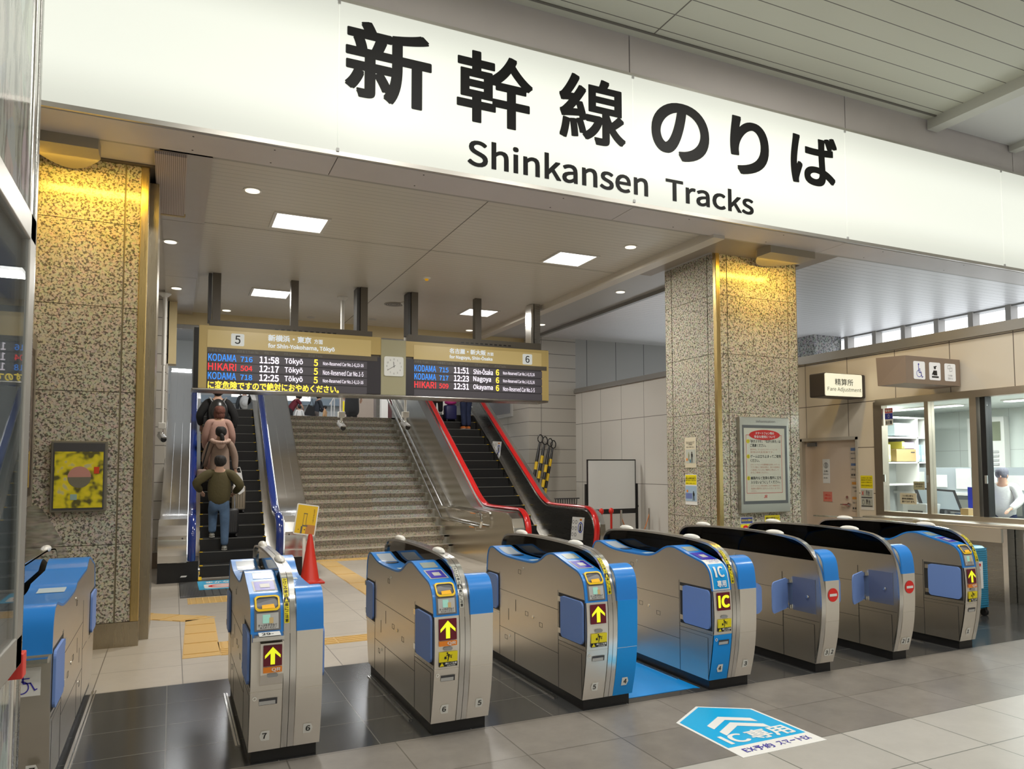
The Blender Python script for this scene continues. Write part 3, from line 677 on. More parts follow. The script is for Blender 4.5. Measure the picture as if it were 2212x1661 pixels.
# ================================================================== DEPARTURE BOARD
BRN = mat('board_brown_metal', (0.115, 0.10, 0.08), 0.45)
GLD = mat('board_gold_panel', (0.50, 0.375, 0.14), 0.35, emit=0.06, emcol=(1, .75, .3))  # faint warm glow added to the colour; the gold panel only reflects
GLD2 = mat('board_gold_header', (0.56, 0.43, 0.17), 0.3, emit=0.12, emcol=(1, .8, .4))  # same added glow, a little stronger, on the reflective header
SCRN = mat('board_screen_dark', (0.018, 0.016, 0.018), 0.3, emit=0.02, emcol=(1, .9, 1))
SLOT = mat('board_led_strip', (0.055, 0.05, 0.058), 0.35, emit=0.035, emcol=(1, .9, 1))
LB = mat('led_blue', (0.02, 0.15, 0.6), .5, emit=0.95, emcol=(.03, .30, 1)); LR = mat('led_red', (0.6, .02, .02), .5, emit=.9, emcol=(1, .04, .05))
LW = mat('led_white', (.6, .6, .6), .5, emit=.95, emcol=(.95, .85, 1)); LY = mat('led_amber', (.6, .45, .02), .5, emit=1.0, emcol=(1, .78, .08))
PRW = mat('board_white_print', (.62, .66, .70), .5, emit=.45, emcol=(.8, .9, 1)); PRG = mat('board_grey_print', (.25, .25, .24), .5)  # white print given a glow to look brighter; it is no lamp
bd = thing('departure_board', (3.1, 12.0, 2.75), 'long gold departure board with LED rows and a clock, hanging over the escalators', 'departure board')
def at12(px, py, y=12.0): p = P(px, py, 1, y); return p.x, p.z
by = 12.0; zb, zt_ = 2.75, 3.66
MB().box(.30, by+.02, zb, 5.88, by+.42, 3.64).build('casing', BRN, bd)
MB().bbox(.22, by-.05, zb-.035, 5.86, by+.40, zb, .015).build('bottom_rail', STEELD, bd)
MB().box(.24, by-.02, zb, .305, by+.42, 3.62).build('end_panel', BLACK, bd)
MB().box(5.70, by-.0, zb+.0, 5.88, by+.42, 3.62).build('end_panel', mat('board_end_tan', (.45, .36, .2), .4), bd)
for (xa, xb, n) in ((.305, 2.93, 0), (3.33, 5.88, 1)):
    MB().box(xa, by-.01, 3.38, xb, by+.02, 3.66 if n == 0 else 3.63).build('gold_frame', GLD, bd)
    if n == 0: MB().box(xa, by-.01, zb, xa+.11, by+.02, 3.38).build('gold_frame', GLD, bd)
    else: MB().box(xb-.14, by-.01, zb, xb, by+.02, 3.38).build('gold_frame', GLD, bd)
    sa, sb = (xa+.11, xb) if n == 0 else (xa, xb-.14)
    MB().box(sa, by-.012, zb+.01, sb, by+.02, 3.34).build('screen', SCRN, bd)
    ha, hb = (xa+.11, xb-.16) if n == 0 else (xa+.13, xb-.14)
    MB().box(ha, by-.016, 3.345, hb, by-.01, 3.60 if n == 0 else 3.575).build('header_panel', GLD2, bd)
    MB().box(ha-.0, by-.018, 3.275, hb+.1, by-.012, 3.345).build('caption_strip', BRN, bd)
MB().box(2.93, by-.02, zb, 3.33, by+.02, 3.63).build('clock_panel', mat('board_khaki_panel', (.46, .44, .29), .45), bd)
# LED rows
def brow(k, left):
    "heights of LED row k of the board"
    z1 = (3.255, 3.122, 2.99, 2.858)[k]; return z1-.115, z1
fb = frame((0, by-.019, 0), (1, 0, 0), (0, 0, 1), .003)
def txt(s, x0, x1, z0, z1, m, bold=.0, par=bd, name='lettering'): return put(MB(), s, fb, x0, x1, z0, z1, bold).build(name, m, par)
for n, xa in ((0, .43), (1, 3.47)):
    for k in range(4):
        z0, z1 = brow(k, n); 
        MB().box(xa, by-.016, z0, xa+2.28, by-.0125, z1).build('led_strip', SLOT, bd)
rowsL = [('KODAMA', LB, '716', LB, '11:58', 'Tōkyō', '5', 'Non-Reserved Car No.1-6,13-16'), ('HIKARI', LR, '504', LR, '12:17', 'Tōkyō', '5', 'Non-Reserved Car No.1-5'), ('KODAMA', LB, '718', LB, '12:25', 'Tōkyō', '5', 'Non-Reserved Car No.1-6,13-16')]
rowsR = [('KODAMA', LB, '715', LB, '11:51', 'Shin-Ōsaka', '6', 'Non-Reserved Car No.1-8,15,16'), ('KODAMA', LB, '717', LB, '12:23', 'Nagoya', '6', 'Non-Reserved Car No.1-8,15,16'), ('HIKARI', LR, '509', LR, '12:31', 'Okayama', '6', 'Non-Reserved Car No.1-5')]
for rows, xa, W in ((rowsL, .43, 2.28), (rowsR, 3.47, 2.19)):
    for k, (a, ma, b, mb_, c, d, e, f) in enumerate(rows):
        z0, z1 = brow(k, 0); q = lambda u: xa+W*u
        txt(a, q(.0), q(.165), z0+.008, z1-.002, ma, .01, name='train_name')
        txt(b, q(.19), q(.262), z0+.015, z1-.022, mb_, .015, name='train_number')
        txt(c, q(.305), q(.425), z0+.008, z1-.004, LW, .03, name='departure_time')
        short = d == 'Tōkyō'
        txt(d, q(.46), q(.575 if short else (.62 if d != 'Nagoya' else .605)), z0+(.0 if 'y' in d else .008), z1-.006, LW, .02, name='destination')
        txt(e, q(.645), q(.672), z0+.008, z1-.004, LY, .03, name='track_number')
        hh = .02 if len(f) > 26 else .014
        txt(f, q(.705), q(.975), z0+.006+hh*.5, z1-hh-.01, LW, .008, name='car_note')
z0, z1 = brow(3, 0)
txt('に変危険ですので絶対におやめください。', .43, 2.28, z0+.0, z1+.005, LY, .03, name='scrolling_message')
# headers
def square(cx, cz, h, s, par=bd):
    MB().prism(rrect(cx-h, cz-h, cx+h, cz+h, .02), by-.022, by-.017, ax=1).build('number_plate', mat('plate_white', (.72, .76, .76), .4, emit=.25), par)
    put(MB(), s, frame((0, by-.022, 0), (1, 0, 0), (0, 0, 1), .003), cx-h*.42, cx+h*.42, cz-h*.68, cz+h*.68, .015).build('numeral', INK, par)
square(.82, 3.475, .09, '5'); square(5.47, 3.455, .09, '6')
txt('新横浜・東京', 1.24, 1.86, 3.485, 3.585, PRW, .035); txt('方面', 1.90, 2.03, 3.487, 3.56, PRW, .02); txt('for Shin-Yokohama, Tōkyō', 1.24, 2.21, 3.37, 3.455, PRW, .04)
txt('名古屋・新大阪', 4.06, 4.70, 3.475, 3.56, PRW, .035); txt('方面', 4.72, 4.84, 3.475, 3.535, PRW, .02); txt('for Nagoya, Shin-Ōsaka', 4.06, 4.82, 3.375, 3.455, PRW, .04)
for n, xa in ((0, .43), (1, 3.47)):
    for s, u, v in (('列車名 Train', 0.0, .10), ('列車番号 Train No.', .17, .30), ('時刻 Time', .335, .40), ('行先 Destination', .455, .56), ('のりば Tracks', .61, .70)):
        txt(s, xa+2.28*u, xa+2.28*v, 3.285, 3.325, PRG, .0, name='caption')
# clock on the khaki panel
ck = thing('wall_clock', (3.13, by-.03, 3.2), 'square white clock on the khaki strip between the two board halves', 'clock')
CX, CZ = 3.13, 3.205
MB().prism(rrect(CX-.155, CZ-.155, CX+.155, CZ+.155, .03), by-.045, by-.021, ax=1).build('clock_face', mat('clock_white', (.78, .80, .78), .3, emit=.12), ck)
fc = frame((CX, by-.045, CZ), (1, 0, 0), (0, 0, 1), .002)
mb = MB()
for h in range(1, 13):
    a = math.pi/2-h*math.pi/6; s = str(h); ww = .014 if len(s) == 1 else .024
    put(mb, s, fc, .115*math.cos(a)-ww/2, .115*math.cos(a)+ww/2, .115*math.sin(a)-.013, .115*math.sin(a)+.013)
mb.build('numerals', DARKG, ck)
def hand(ang, L, wd, nm):
    d = Vector((math.cos(ang), math.sin(ang))); nn = Vector((-d.y, d.x))*wd
    pts = [(-d*L*.25)+nn, (-d*L*.25)-nn, d*L-nn, d*L+nn]
    MB().add([Vector(fc(p.x, p.y))+Vector((0, -.003, 0)) for p in pts], [(0, 1, 2, 3)]).build(nm, DARKG, ck)
hand(math.radians(96), .075, .004, 'hour_hand'); hand(math.radians(212), .12, .003, 'minute_hand')
# hanging posts and cross bars
for a, b in ((.44, 2.80), (3.38, 5.75)):
    MB().box(a, by+.03, 3.64, b, by+.15, 3.75).build('top_bar', BRN, bd)
    mb = MB()
    for i in range(11): mb.box(a+.9+i*.085, by+.026, 3.665, a+.95+i*.085, by+.03, 3.685)
    mb.build('vent_slots', BLACK, bd)
for i, x in enumerate((.53, 1.62, 2.67, 3.49, 4.59, 5.69)):
    MB().box(x-.055, by+.04, 3.74, x+.055, by+.16, CEIL).build('post', BRN if i < 5 else STEELD, bd)
    if i in (0, 2, 3, 5): MB().box(x-.11, by+.06, 3.74, x-.065, by+.30, CEIL-.01).build('cable_duct', DARKG if i < 5 else STEELH, bd)
# ================================================================== CEILING FITTINGS
PANE = mat('lamp_diffuser', (.9, .9, .88), .4, emit=3.2, emcol=(1, 1, .97))
FRM = mat('lamp_frame', (.62, .60, .56), .4)
nm4 = ['nearest left', 'nearest right', 'behind the left post of the departure board', 'behind the right half of the departure board']
for (x, y), nn in zip(PANELS, nm4):
    t = thing('ceiling_panel_light', (x, y, CEIL), 'square recessed ceiling light, %s' % nn, 'ceiling light', 'square recessed ceiling lights')
    MB().box(x-.31, y-.31, CEIL-.012, x+.31, y-.275, CEIL+.0).box(x-.31, y+.275, CEIL-.012, x+.31, y+.31, CEIL).box(x-.31, y-.275, CEIL-.012, x-.275, y+.275, CEIL).box(x+.275, y-.275, CEIL-.012, x+.31, y+.275, CEIL).build('frame', FRM, t)
    MB().box(x-.275, y-.275, CEIL-.006, x+.275, y+.275, CEIL-.001).build('diffuser', PANE, t)
DLG = mat('downlight_glow', (.9, .88, .8), .4, emit=1.3, emcol=(1, .93, .75))
def downlight(x, y, z, lit, label, r=.09):
    t = thing('downlight', (x, y, z), label, 'downlight', 'round recessed downlights')
    MB().lathe([(r, z-.006), (r, z-.001)], (x, y, 0), 20).build('rim', FRM, t)
    MB().lathe([(r*.78, z-.012), (r*.78, z-.006)], (x, y, 0), 20).build('lens', DLG if lit else LITEG, t)
for a in ((.68, 8.27, CEIL, 1, 'round downlight left of the nearest square panel, closest to the sign'), (-.08, 10.42, CEIL-.05, 1, 'round downlight in the left metal soffit, nearer one'), (0.0, 13.1, CEIL-.05, 1, 'round downlight in the left metal soffit beside the camera pole'),
          (.82, 14.85, CEIL, 1, 'glowing downlight behind the left post of the departure board'), (5.29, 8.35, CEIL, 1, 'round downlight just before the right soffit beam'), (6.45, 10.5, CEIL-.03, 1, 'round downlight in the slate soffit left of the granite column'),
          (6.52, 13.6, CEIL-.03, 1, 'round downlight in the slate soffit behind the board'), (5.5, 14.95, CEIL, 1, 'small glowing downlight behind the middle right post'), (2.3, 14.9, CEIL, 0, 'unlit round downlight above the stairs, left one'), (3.4, 14.6, CEIL, 0, 'unlit round downlight above the clock')):
    downlight(*a)
sp = thing('ceiling_speaker', (3.42, 13.09, CEIL), 'round slotted ceiling speaker above the clock', 'speaker')
MB().lathe([(.17, CEIL-.008), (.17, CEIL-.001)], (3.42, 13.09, 0), 28).build('rim', mat('speaker_beige', (.36, .34, .29), .5), sp)
mb = MB()
for r in (.05, .09, .13): mb.ring((3.42, 13.09, CEIL-.0095), (1, 0, 0), (0, 1, 0), r, r+.014)
mb.build('slots', DARKG, sp)
sd = thing('smoke_detector', (3.38, 11.04, CEIL), 'small round smoke detector on the slatted ceiling', 'smoke detector')
MB().lathe([(.05, CEIL-.02), (.06, CEIL-.001)], (3.38, 11.04, 0), 16).build('housing', WHITEP, sd)
MB().lathe([(.022, CEIL-.045), (.03, CEIL-.02)], (3.38, 11.04, 0), 12).build('sensor', AMB, sd)
# ================================================================== SECURITY CAMERAS
def cctv(x, y, z, zc, lens_dir, label):
    CT = CEIL-.05 if x < 0 else CEIL
    t = thing('security_camera', (x, y, z), label, 'security camera', 'security cameras on ceiling poles')
    MB().lathe([(.09, CT-.0), (.09, CT-.012), (.04, CT-.06)], (x, y, 0), 20).build('ceiling_flange', WHITEP, t)
    MB().tube([(x, y, CT-.01), (x, y, zc+.5)], .032, 12).tube([(x, y, zc+.5), (x, y, z+.2)], .022, 12).build('pole', WHITEP, t, smooth=True)
    MB().bbox(x-.055, y-.05, z+.13, x+.055, y+.05, z+.23, .01).build('junction_box', WHITEP, t)
    MB().tube([(x, y, z+.13), (x, y, z+.06)], .022, 10).ell((x, y, z+.05), .03, .03, .03, 10, 6).build('swivel', CHROME, t, smooth=True)
    d = Vector(lens_dir).normalized(); a = Vector((x, y, z))-d*.10; b = Vector((x, y, z))+d*.11
    MB().tube([a, b], .048, 14).build('camera_body', mat('camera_silver', (.42, .42, .42), .35, .4), t, smooth=True)
    MB().tube([b-d*.02, b+d*.015], .042, 14).build('lens', BLACK, t)
    MB().tube([a+Vector((0, 0, .045)), b+d*.05+Vector((0, 0, .045))], .04, 10, r2=.012).build('sun_shield', mat('camera_silver', (.4, .4, .4)), t)
cctv(-.16, 13.6, 2.10, 2.75, (.25, -.9, -.35), 'white security camera on a pole by the left tiled wall')
cctv(2.50, 12.9, 2.30, 2.75, (.1, -.9, -.4), 'small security camera hanging in front of the top stair')
cctv(3.58, 12.9, 2.33, 2.75, (.15, -.9, -.4), 'security camera hanging before the red escalator wall')
# ================================================================== TICKET GATES
YF = 4.5
LOW = [(0.02, .07), (-.012, .20), (-.038, .34), (-.052, .46), (-.055, .56), (-.050, .66), (-.044, .71)]
TOPP = [(-.044, .71), (-.030, .79), (-.012, .845), (.025, .885), (.07, .908), (.14, .924), (.25, .948), (.36, .975), (.43, .988), (.50, .985), (.57, .965), (.64, .932), (.72, .902), (.82, .888), (1.0, .885),
        (1.2, .886), (1.36, .895), (1.48, .918), (1.56, .935), (1.62, .932), (1.665, .91), (1.70, .86), (1.715, .78), (1.72, .71)]
BACK = [(1.72, .71), (1.715, .45), (1.69, .25), (1.64, .07)]
LEN = 1.66
low_s = smoothpath(LOW, 3); top_s = smoothpath(TOPP, 3); back_s = smoothpath(BACK, 3)
PROFL = low_s[:-1]+top_s[:-1]+back_s
mir = lambda pts: [(LEN-y, z) for y, z in pts][::-1]
PROFR = mir(PROFL); topR = mir(top_s)
RIM = smoothpath([(-.044, .71), (-.030, .79), (-.005, .86), (.035, .92), (.09, .968), (.16, 1.002), (.26, 1.025), (.5, 1.043), (.9, 1.052), (1.3, 1.048), (1.6, 1.03), (1.70, 1.012), (1.76, .975), (1.79, .92), (1.775, .80), (1.73, .71)], 4)
def interp(path, key, v):
    "path value of the other coordinate where coordinate key equals v, first crossing from the front"
    for a, b in zip(path[:-1], path[1:]):
        if (a[key]-v)*(b[key]-v) <= 0 and a[key] != b[key]:
            t = (v-a[key])/(b[key]-a[key]); return a[1-key]+(b[1-key]-a[1-key])*t
    return path[-1][1-key]
full_front = low_s[:-1]+top_s
def fmap(x0, lift=.003):
    "sticker on the front face: (a, z)"
    return lambda a, z: Vector((x0+a, YF+interp(full_front, 1, z)-lift, z))
def tmap(x0, lift=.003, path=None):
    "sticker on the top ribbon: (a, y)"
    path = path or top_s
    return lambda a, y: Vector((x0+a, YF+y, interp(path, 0, y)+lift))
def arc(path):
    L = [0]
    for a, b in zip(path[:-1], path[1:]): L.append(L[-1]+math.hypot(b[0]-a[0], b[1]-a[1]))
    return L
def amap(x0, path, lift=.003):
    "sticker along an arc: (a, s) s = metres from the path start"
    L = arc(path)
    def m(a, s):
        s = max(0, min(s, L[-1]-1e-6))
        for i in range(len(L)-1):
            if L[i+1] >= s: break
        t = (s-L[i])/(L[i+1]-L[i]); p, q = path[i], path[i+1]
        dy, dz = q[0]-p[0], q[1]-p[1]; n = math.hypot(dy, dz)
        return Vector((x0+a, YF+p[0]+dy*t-dz/n*lift, p[1]+dz*t+dy/n*lift))
    return m
def cutp(path, z0, z1, n=10): return [(interp(path, 1, z0+(z1-z0)*i/n), z0+(z1-z0)*i/n) for i in range(n+1)]
RIMF = mat('rim_sticker_yellow', (0.85, 0.74, 0.02), .4)
DISP = mat('gate_display_grey', (.20, .23, .20), .25, emit=.10, emcol=(.8, 1, .9)); DISP2 = mat('gate_display_slate', (.34, .38, .42), .2, emit=.12, emcol=(.8, .9, 1))
MINT = mat('ticket_mint', (.35, .68, .58), .5, emit=.15); TAN = mat('ticket_tan', (.62, .45, .2), .5)
SEAMM = mat('gate_seam', (.03, .03, .03), .6)
STICK = mat('number_sticker', (.80, .80, .76), .5)
def hexnum(par, mp, cx, cz, s, left):
    h, wd = .028, .052
    pts = [(cx-wd/2, cz-h), (cx-wd/2, cz+h), (cx+wd*.28, cz+h), (cx+wd/2, cz+.0), (cx+wd*.28, cz-h)] if not left else [(cx+wd/2, cz-h), (cx+wd/2, cz+h), (cx-wd*.28, cz+h), (cx-wd/2, cz+.0), (cx-wd*.28, cz-h)]
    MB().add([mp(*p) for p in pts], [(0, 1, 2, 3, 4)]).build('number_plate', STICK, par)
    mp2 = lambda a, b: mp(a, b)+Vector((0, -.002, 0))
    put(MB(), s, mp2, cx-.012, cx+.012, cz-.016, cz+.016, .02).build('numeral', INK, par)
def runner(mp, cx, cz, s):
    "little running figure, unit height s"
    mb = MB(); L = lambda x, y: mp(cx+x*s, cz+y*s)
    mb.add([L(-.10+.09*math.cos(a*math.pi/6), .38+.09*math.sin(a*math.pi/6)) for a in range(12)], [list(range(12))])
    for pts in ([(-.05, .30), (.12, .26), (.14, -.02), (-.02, -.02)], [(.10, .27), (.30, .12), (.27, .07), (.08, .18)], [(.26, .12), (.42, .20), (.44, .15), (.28, .05)], [(-.05, .28), (-.22, .12), (-.18, .08), (0, .2)],
                [(-.02, 0), (.08, 0), (.05, -.24), (-.05, -.24)], [(-.05, -.22), (.04, -.24), (0, -.46), (-.08, -.46)], [(.06, .02), (.14, 0), (.32, .0), (.3, -.07), (.08, -.08)], [(.30, .02), (.36, .06), (.38, -.16), (.3, -.16)]):
        mb.add([L(*p) for p in pts], [(0, 1, 2, 3)])
    mb.add([L(*p) for p in ((-.42, .02), (-.2, .06), (-.16, -.2), (-.4, -.22))], [(0, 1, 2, 3)])
    return mb
def gate_half(par, x0, x1, side, nums, opts, prof, top, lower_blue=False):
    "one housing between x0 and x1; prof outline, top the blue ribbon path"
    inner = [(y, z-.004) if z > .6 else (y, z) for y, z in prof]
    MB().prism([(YF+y, z) for y, z in inner], x0, x1).build('housing', STEEL, par)
    MB().ribbon([(YF+y, z) for y, z in top], x0-.003, x1+.001, .013).build('top_cover', BLUE, par, smooth=True)
def door_recess(par, X, sgn, y0, y1, open_=False, flap=True):
    "flap pocket on the side wall at X; sgn -1 = facing -x"
    e = sgn*.002
    MB().box(X+e, YF+y0-.01, .425, X-sgn*.0, YF+y1+.02, .725).build('pocket', GAP if not open_ else FLAPPOCK, par)
    if not open_:
        pts = rrect(YF+y0, .435, YF+y1-.03, .712, .035)
        fl = MB().prism(pts, X+sgn*.003, X+sgn*.016).build('flap_door', FLAPB, par)
        yh = y1 if y0 > -.5 and y1 < 1 else y0
        for z in (.455, .67): MB().box(X+sgn*.004, YF+y1-.035, z, X+sgn*.018, YF+y1+.0, z+.035).build('hinge', CHROME, fl)
    MB().box(X+e, YF+y1+.02, .40, X-sgn*.001, YF+y1+.026, .745).box(X+e, YF+y0-.02, .402, X, YF+y1+.02, .408).build('pocket_edge', STEELH, par)
FLAPPOCK = mat('pocket_blue_film', (.22, .25, .36), .3, .5)
def side_seams(par, X, sgn):
    e = sgn*.0012; mb = MB()
    def hl(y0, y1, z, t=.0025): mb.box(X, YF+y0, z, X+e, YF+y1, z+t)
    def vl(y, z0, z1, t=.004): mb.box(X, YF+y, z0, X+e, YF+y+t, z1)
    hl(.36, 1.43, .60); vl(.36, .07, .74); vl(1.43, .07, .74); hl(.36, 1.43, .30); hl(-.03, .36, .395); hl(1.43, 1.70, .42); vl(1.12, .07, .30); vl(.02, .08, .37)
    hl(.02, .36, .37, .0015)
    vl(1.10, .47, .56, .006); vl(1.24, .38, .47, .006)
    for y, z in ((.87, .50), (.62, .46), (1.0, .80), (1.27, .25)):
        mb.box(X, YF+y, z, X+e, YF+y+.05, z+.002).box(X, YF+y, z-.03, X+e, YF+y+.05, z-.028).box(X, YF+y, z-.03, X+e, YF+y+.002, z).box(X, YF+y+.048, z-.03, X+e, YF+y+.05, z)
    mb.build('panel_seams', SEAMM, par)
    mb = MB()
    for y, z in ((.95, .82), (.78, .48), (1.22, .26)): mb.lathe([(.011, X), (.011, X+sgn*.004)], (0, YF+y, z), 12, ax=0)
    mb.build('key_lock', CHROME, par)
def gate(x0, wl_, wr, label, numL, numR, left='reader', right=True, blueR=False, blueL=False, icface=False, shelf=False, noentry=False, openL=False, openR=False, tape=True, qr=False, arrow=True, clearback=True, flapsL=True):
    "wl_ width of the left housing, wr of the right housing, rims between"
    rw = .068 if wl_ > 0 and wr > 0 else .045
    xr0 = x0+wl_; xr1 = xr0+rw; x1 = xr1+wr
    t = thing('ticket_gate', ((x0+x1)/2, YF+.83, 0), label, 'ticket gate', 'automatic ticket gates in a row')
    # kick base
    MB().box(x0+.015, YF+.035, 0, x1-.015, YF+1.62, .075).build('kick_base', BLACK, t)
    if wl_: MB().box(x0-.04, YF+.35, 0, x0-.028, YF+1.5, .008).box(x0-.022, YF+.35, 0, x0-.012, YF+1.5, .008).build('floor_track', STEELH, t)
    # centre partition
    core = [p for p in PROFL if p[1] < .7][:]
    low = [(YF+y, z) for y, z in low_s if z <= .70]
    rimw = [(YF+y, z) for y, z in RIM]
    cut = .86
    fy = YF+interp(RIM, 1, cut); 
    steelpoly = low+[(fy, cut), (YF+1.785, cut), (YF+1.73, .71), (YF+1.715, .45), (YF+1.64, .07)]
    MB().prism(steelpoly, xr0+.003, xr1-.003).build('partition_base', STEEL, t)
    gp = [p for p in rimw if p[1] >= cut]
    MB().prism([(y+(.006 if i < 20 else -.004), z-.008) for i, (y, z) in enumerate(gp)], (xr0+xr1)/2-.012, (xr0+xr1)/2+.012).build('tinted_screen', KGLASS, t)
    allr = low[:-1]+rimw
    n_ = 2 if rw > .06 else 1
    for i in range(n_):
        a = xr0+rw*i/n_; b = xr0+rw*(i+1)/n_
        MB().ribbon([(y-.006, z+.002) if z < .9 else (y, z+.003) for y, z in allr], a+.0015, b-.0015, .016).build('rim', STEELH, t, smooth=True)
    MB().ribbon([(y-.004, z) for y, z in low], (xr0+xr1)/2-.0012, (xr0+xr1)/2+.0012, .01).build('rim_gap', GAP, t)
    for y, z in ((.46, 1.045), (1.42, 1.050)):
        MB().ell(((xr0+xr1)/2, YF+y, z), .030, .105, .026, 16, 8, zcut=-.006).build('indicator_lamp', WHITEP, t, smooth=True)
    # left housing
    if wl_:
        gate_half(t, x0, xr0, -1, numL, None, PROFL, top_s)
        door_recess(t, x0, -1, -.02, .33); 
        door_recess(t, x0, -1, 1.45, 1.70)
        side_seams(t, x0, -1)
        lowm = CYAN if blueL else STEELF
        pts = cutp(full_front, .07, .40)
        MB().ribbon([(YF+y-.002, z) for y, z in pts], x0, xr0-.002, .01).build('lower_front_panel', lowm, t, label='bright blue lower front panel' if blueL else None)
        pts = [(interp(full_front, 1, .405+.305*i/8), .405+.305*i/8) for i in range(9)]
        MB().ribbon([(YF+y-.002, z) for y, z in pts], x0, xr0-.002, .01).build('front_panel', STEELF, t)
        fm = fmap(x0, .005); W = wl_-.004
        if left == 'reader':
            tm = tmap(x0, .002); A = arc(full_front); s71 = A[len(low_s)-1]
            am = amap(x0, full_front, .003)
            # rear end pad: glass tray and round reader
            MB().grid(tm, W*.16, W*.90, 1.30, 1.52, 1, 8).build('rear_display', DISP2, t)
            MB().ring(tm(W*.53, 1.25), (1, 0, 0), (0, 1, 0), .042, .052).build('reader_ring', CHROME, t)
            MB().disc(tm(W*.53, 1.25)-Vector((0, 0, .0003)), (1, 0, 0), (0, 1, 0), .041).build('reader_pad', DARKG, t)
            MB().grid(tm, W*.2, W*.85, .86, .93, 1, 3).build('notice_label', mat('label_pale', (.5, .6, .66), .5), t)
            # front slope: display, IC pad, slot, ticket picture
            MB().grid(tm, W*.22, W*.88, .29, .385, 1, 5).build('top_display', DISP if not shelf else DISP2, t)
            MB().grid(tm, W*.14, W*.92, .095, .255, 1, 6).build('card_reader_bezel', LITEG if not icface else PURP, t)
            pad = MB().grid(tmap(x0, .0035), W*.20, W*.86, .105, .24, 1, 6).build('card_reader', PURP, t)
            MB().grid(tmap(x0, .0048), W*.38, W*.70, .14, .20, 1, 3).build('card_symbol', LITEG, pad)
            if not icface:
                s0 = s71+.115; s1 = s71+.205
                MB().grid(am, W*.10, W*.94, s71+.012, s1+.0, 1, 16).build('slot_plate', MIDG, t)
                rr = rrect(W*.12, s0, W*.92, s1, .022, 6); k = len(rr); cx_, cs_ = W*.52, (s0+s1)/2
                am4 = amap(x0, full_front, .012)
                V = [am4(a, b) for a, b in rr]+[am4(cx_+(a-cx_)*.86, cs_+(b-cs_)*.76) for a, b in rr]
                MB().add(V, [[i, (i+1) % k, (i+1) % k+k, i+k] for i in range(k)]).build('slot_ring', YELR, t)
                inn = [am(cx_+(a-cx_)*.86, cs_+(b-cs_)*.76) for a, b in rr]
                am5 = amap(x0, full_front, .005)
                MB().add([am5(cx_+(a-cx_)*.88, cs_+(b-cs_)*.78) for a, b in rr], [list(range(k))]).build('slot_cavity', DARKG, t)
                MB().add([am4(a, b) for a, b in ((W*.34, s0+.012), (W*.76, s0+.012), (W*.72, s0+.034), (W*.34, s0+.030))], [(0, 1, 2, 3)]).build('slot_lip', AMB, t)
                MB().grid(amap(x0, full_front, .0055), W*.17, W*.87, s71+.02, s71+.105, 1, 4).build('ticket_picture_panel', LITEG, t)
                tk = amap(x0, full_front, .007)
                MB().grid(tk, W*.36, W*.60, s71+.052, s71+.097, 1, 2).build('ticket_picture', MINT, t)
                MB().grid(amap(x0, full_front, .008), W*.57, W*.70, s71+.050, s71+.08, 1, 2).build('ticket_picture', TAN, t)
                mb = MB(); put(mb, 'きっぷをかさねて', tk, W*.22, W*.82, s71+.036, s71+.048, .01); put(mb, 'お入れください', tk, W*.28, W*.80, s71+.023, s71+.034, .01)
                mb.build('lettering', INK, t)
            else:
                s0, s1 = s71+.004, s71+.20
                MB().grid(am, W*.0, W*.97, s0, s1+.065, 1, 20).build('notice_film', WHITE, t)
                MB().grid(amap(x0, full_front, .0045), W*.06, W*.92, s0+.008, s1, 1, 16).build('notice_film_blue', mat('ic_blue', (.0, .33, .78), .4), t)
                a6 = amap(x0, full_front, .012)
                mb = MB()
                mb.grid(a6, W*.2, W*.31, s0+.09, s0+.165, 1, 8)
                for k in range(26):
                    t0, t1 = math.radians(48+k*264/26), math.radians(48+(k+1)*264/26); cu, cv, ru, rv = W*.60, s0+.1275, W*.21, .0385
                    mb.add([a6(cu+ru*math.cos(t0), cv+rv*math.sin(t0)), a6(cu+ru*math.cos(t1), cv+rv*math.sin(t1)), a6(cu+ru*.55*math.cos(t1), cv+rv*.66*math.sin(t1)), a6(cu+ru*.55*math.cos(t0), cv+rv*.66*math.sin(t0))], [(0, 1, 2, 3)])
                put(mb, '専用', a6, W*.24, W*.76, s0+.02, s0+.068, .035); mb.build('lettering', WHITE, t)
                mb = MB(); put(mb, 'EX予約', a6, W*.2, W*.8, s1+.034, s1+.052, .02); put(mb, 'スマートEX', a6, W*.22, W*.78, s1+.010, s1+.026, .02); mb.build('lettering', PURP, t)
            # arrow or IC indicator
            a0, a1 = W*.16, W*.90
            if shelf:
                pts = [(YF-.125, .705), (YF-.125, .685), (YF-.05, .665), (YF-.035, .69), (YF-.035, .712)]
                sh = MB().prism(pts, x0+.002, xr0-.004).build('ticket_shelf', STEELH, t)
                MB().add([(x0+.035, YF-.115, .708), (xr0-.02, YF-.115, .708), (xr0-.02, YF-.045, .716), (x0+.035, YF-.045, .716)], [(0, 1, 2, 3)]).build('shelf_sticker', WHITE, sh)
                mq = frame((x0+.05, YF-.10, .7095), (1, 0, 0), (0, 1, .11), .001)
                put(MB(), '29-', mq, .0, .06, .0, .04, .03).build('lettering', INK, sh)
                box_ = MB().prism([(YF-.095, .665), (YF-.097, .50), (YF-.06, .44), (YF-.03, .42), (YF-.03, .665)], x0+.045, xr0-.003).build('indicator_box', STEELF, t)
                fmi = lambda a, z: Vector((x0+a, YF-.099-.003, z)); a0, a1 = W*.36, W*.95
                zT, zB = .655, .545
            else:
                fmi = fmap(x0, .008); zT, zB = .697, .573
            MB().grid(fmi, a0, a1, zB, zT, 1, 4).build('indicator_screen', MAROON, t)
            fj = (lambda a, z: fmi(a, z)+Vector((0, -.002, 0)))
            ac = (a0+a1)/2; aw = (a1-a0)*.42; zc = (zB+zT)/2; zh = (zT-zB)*.42
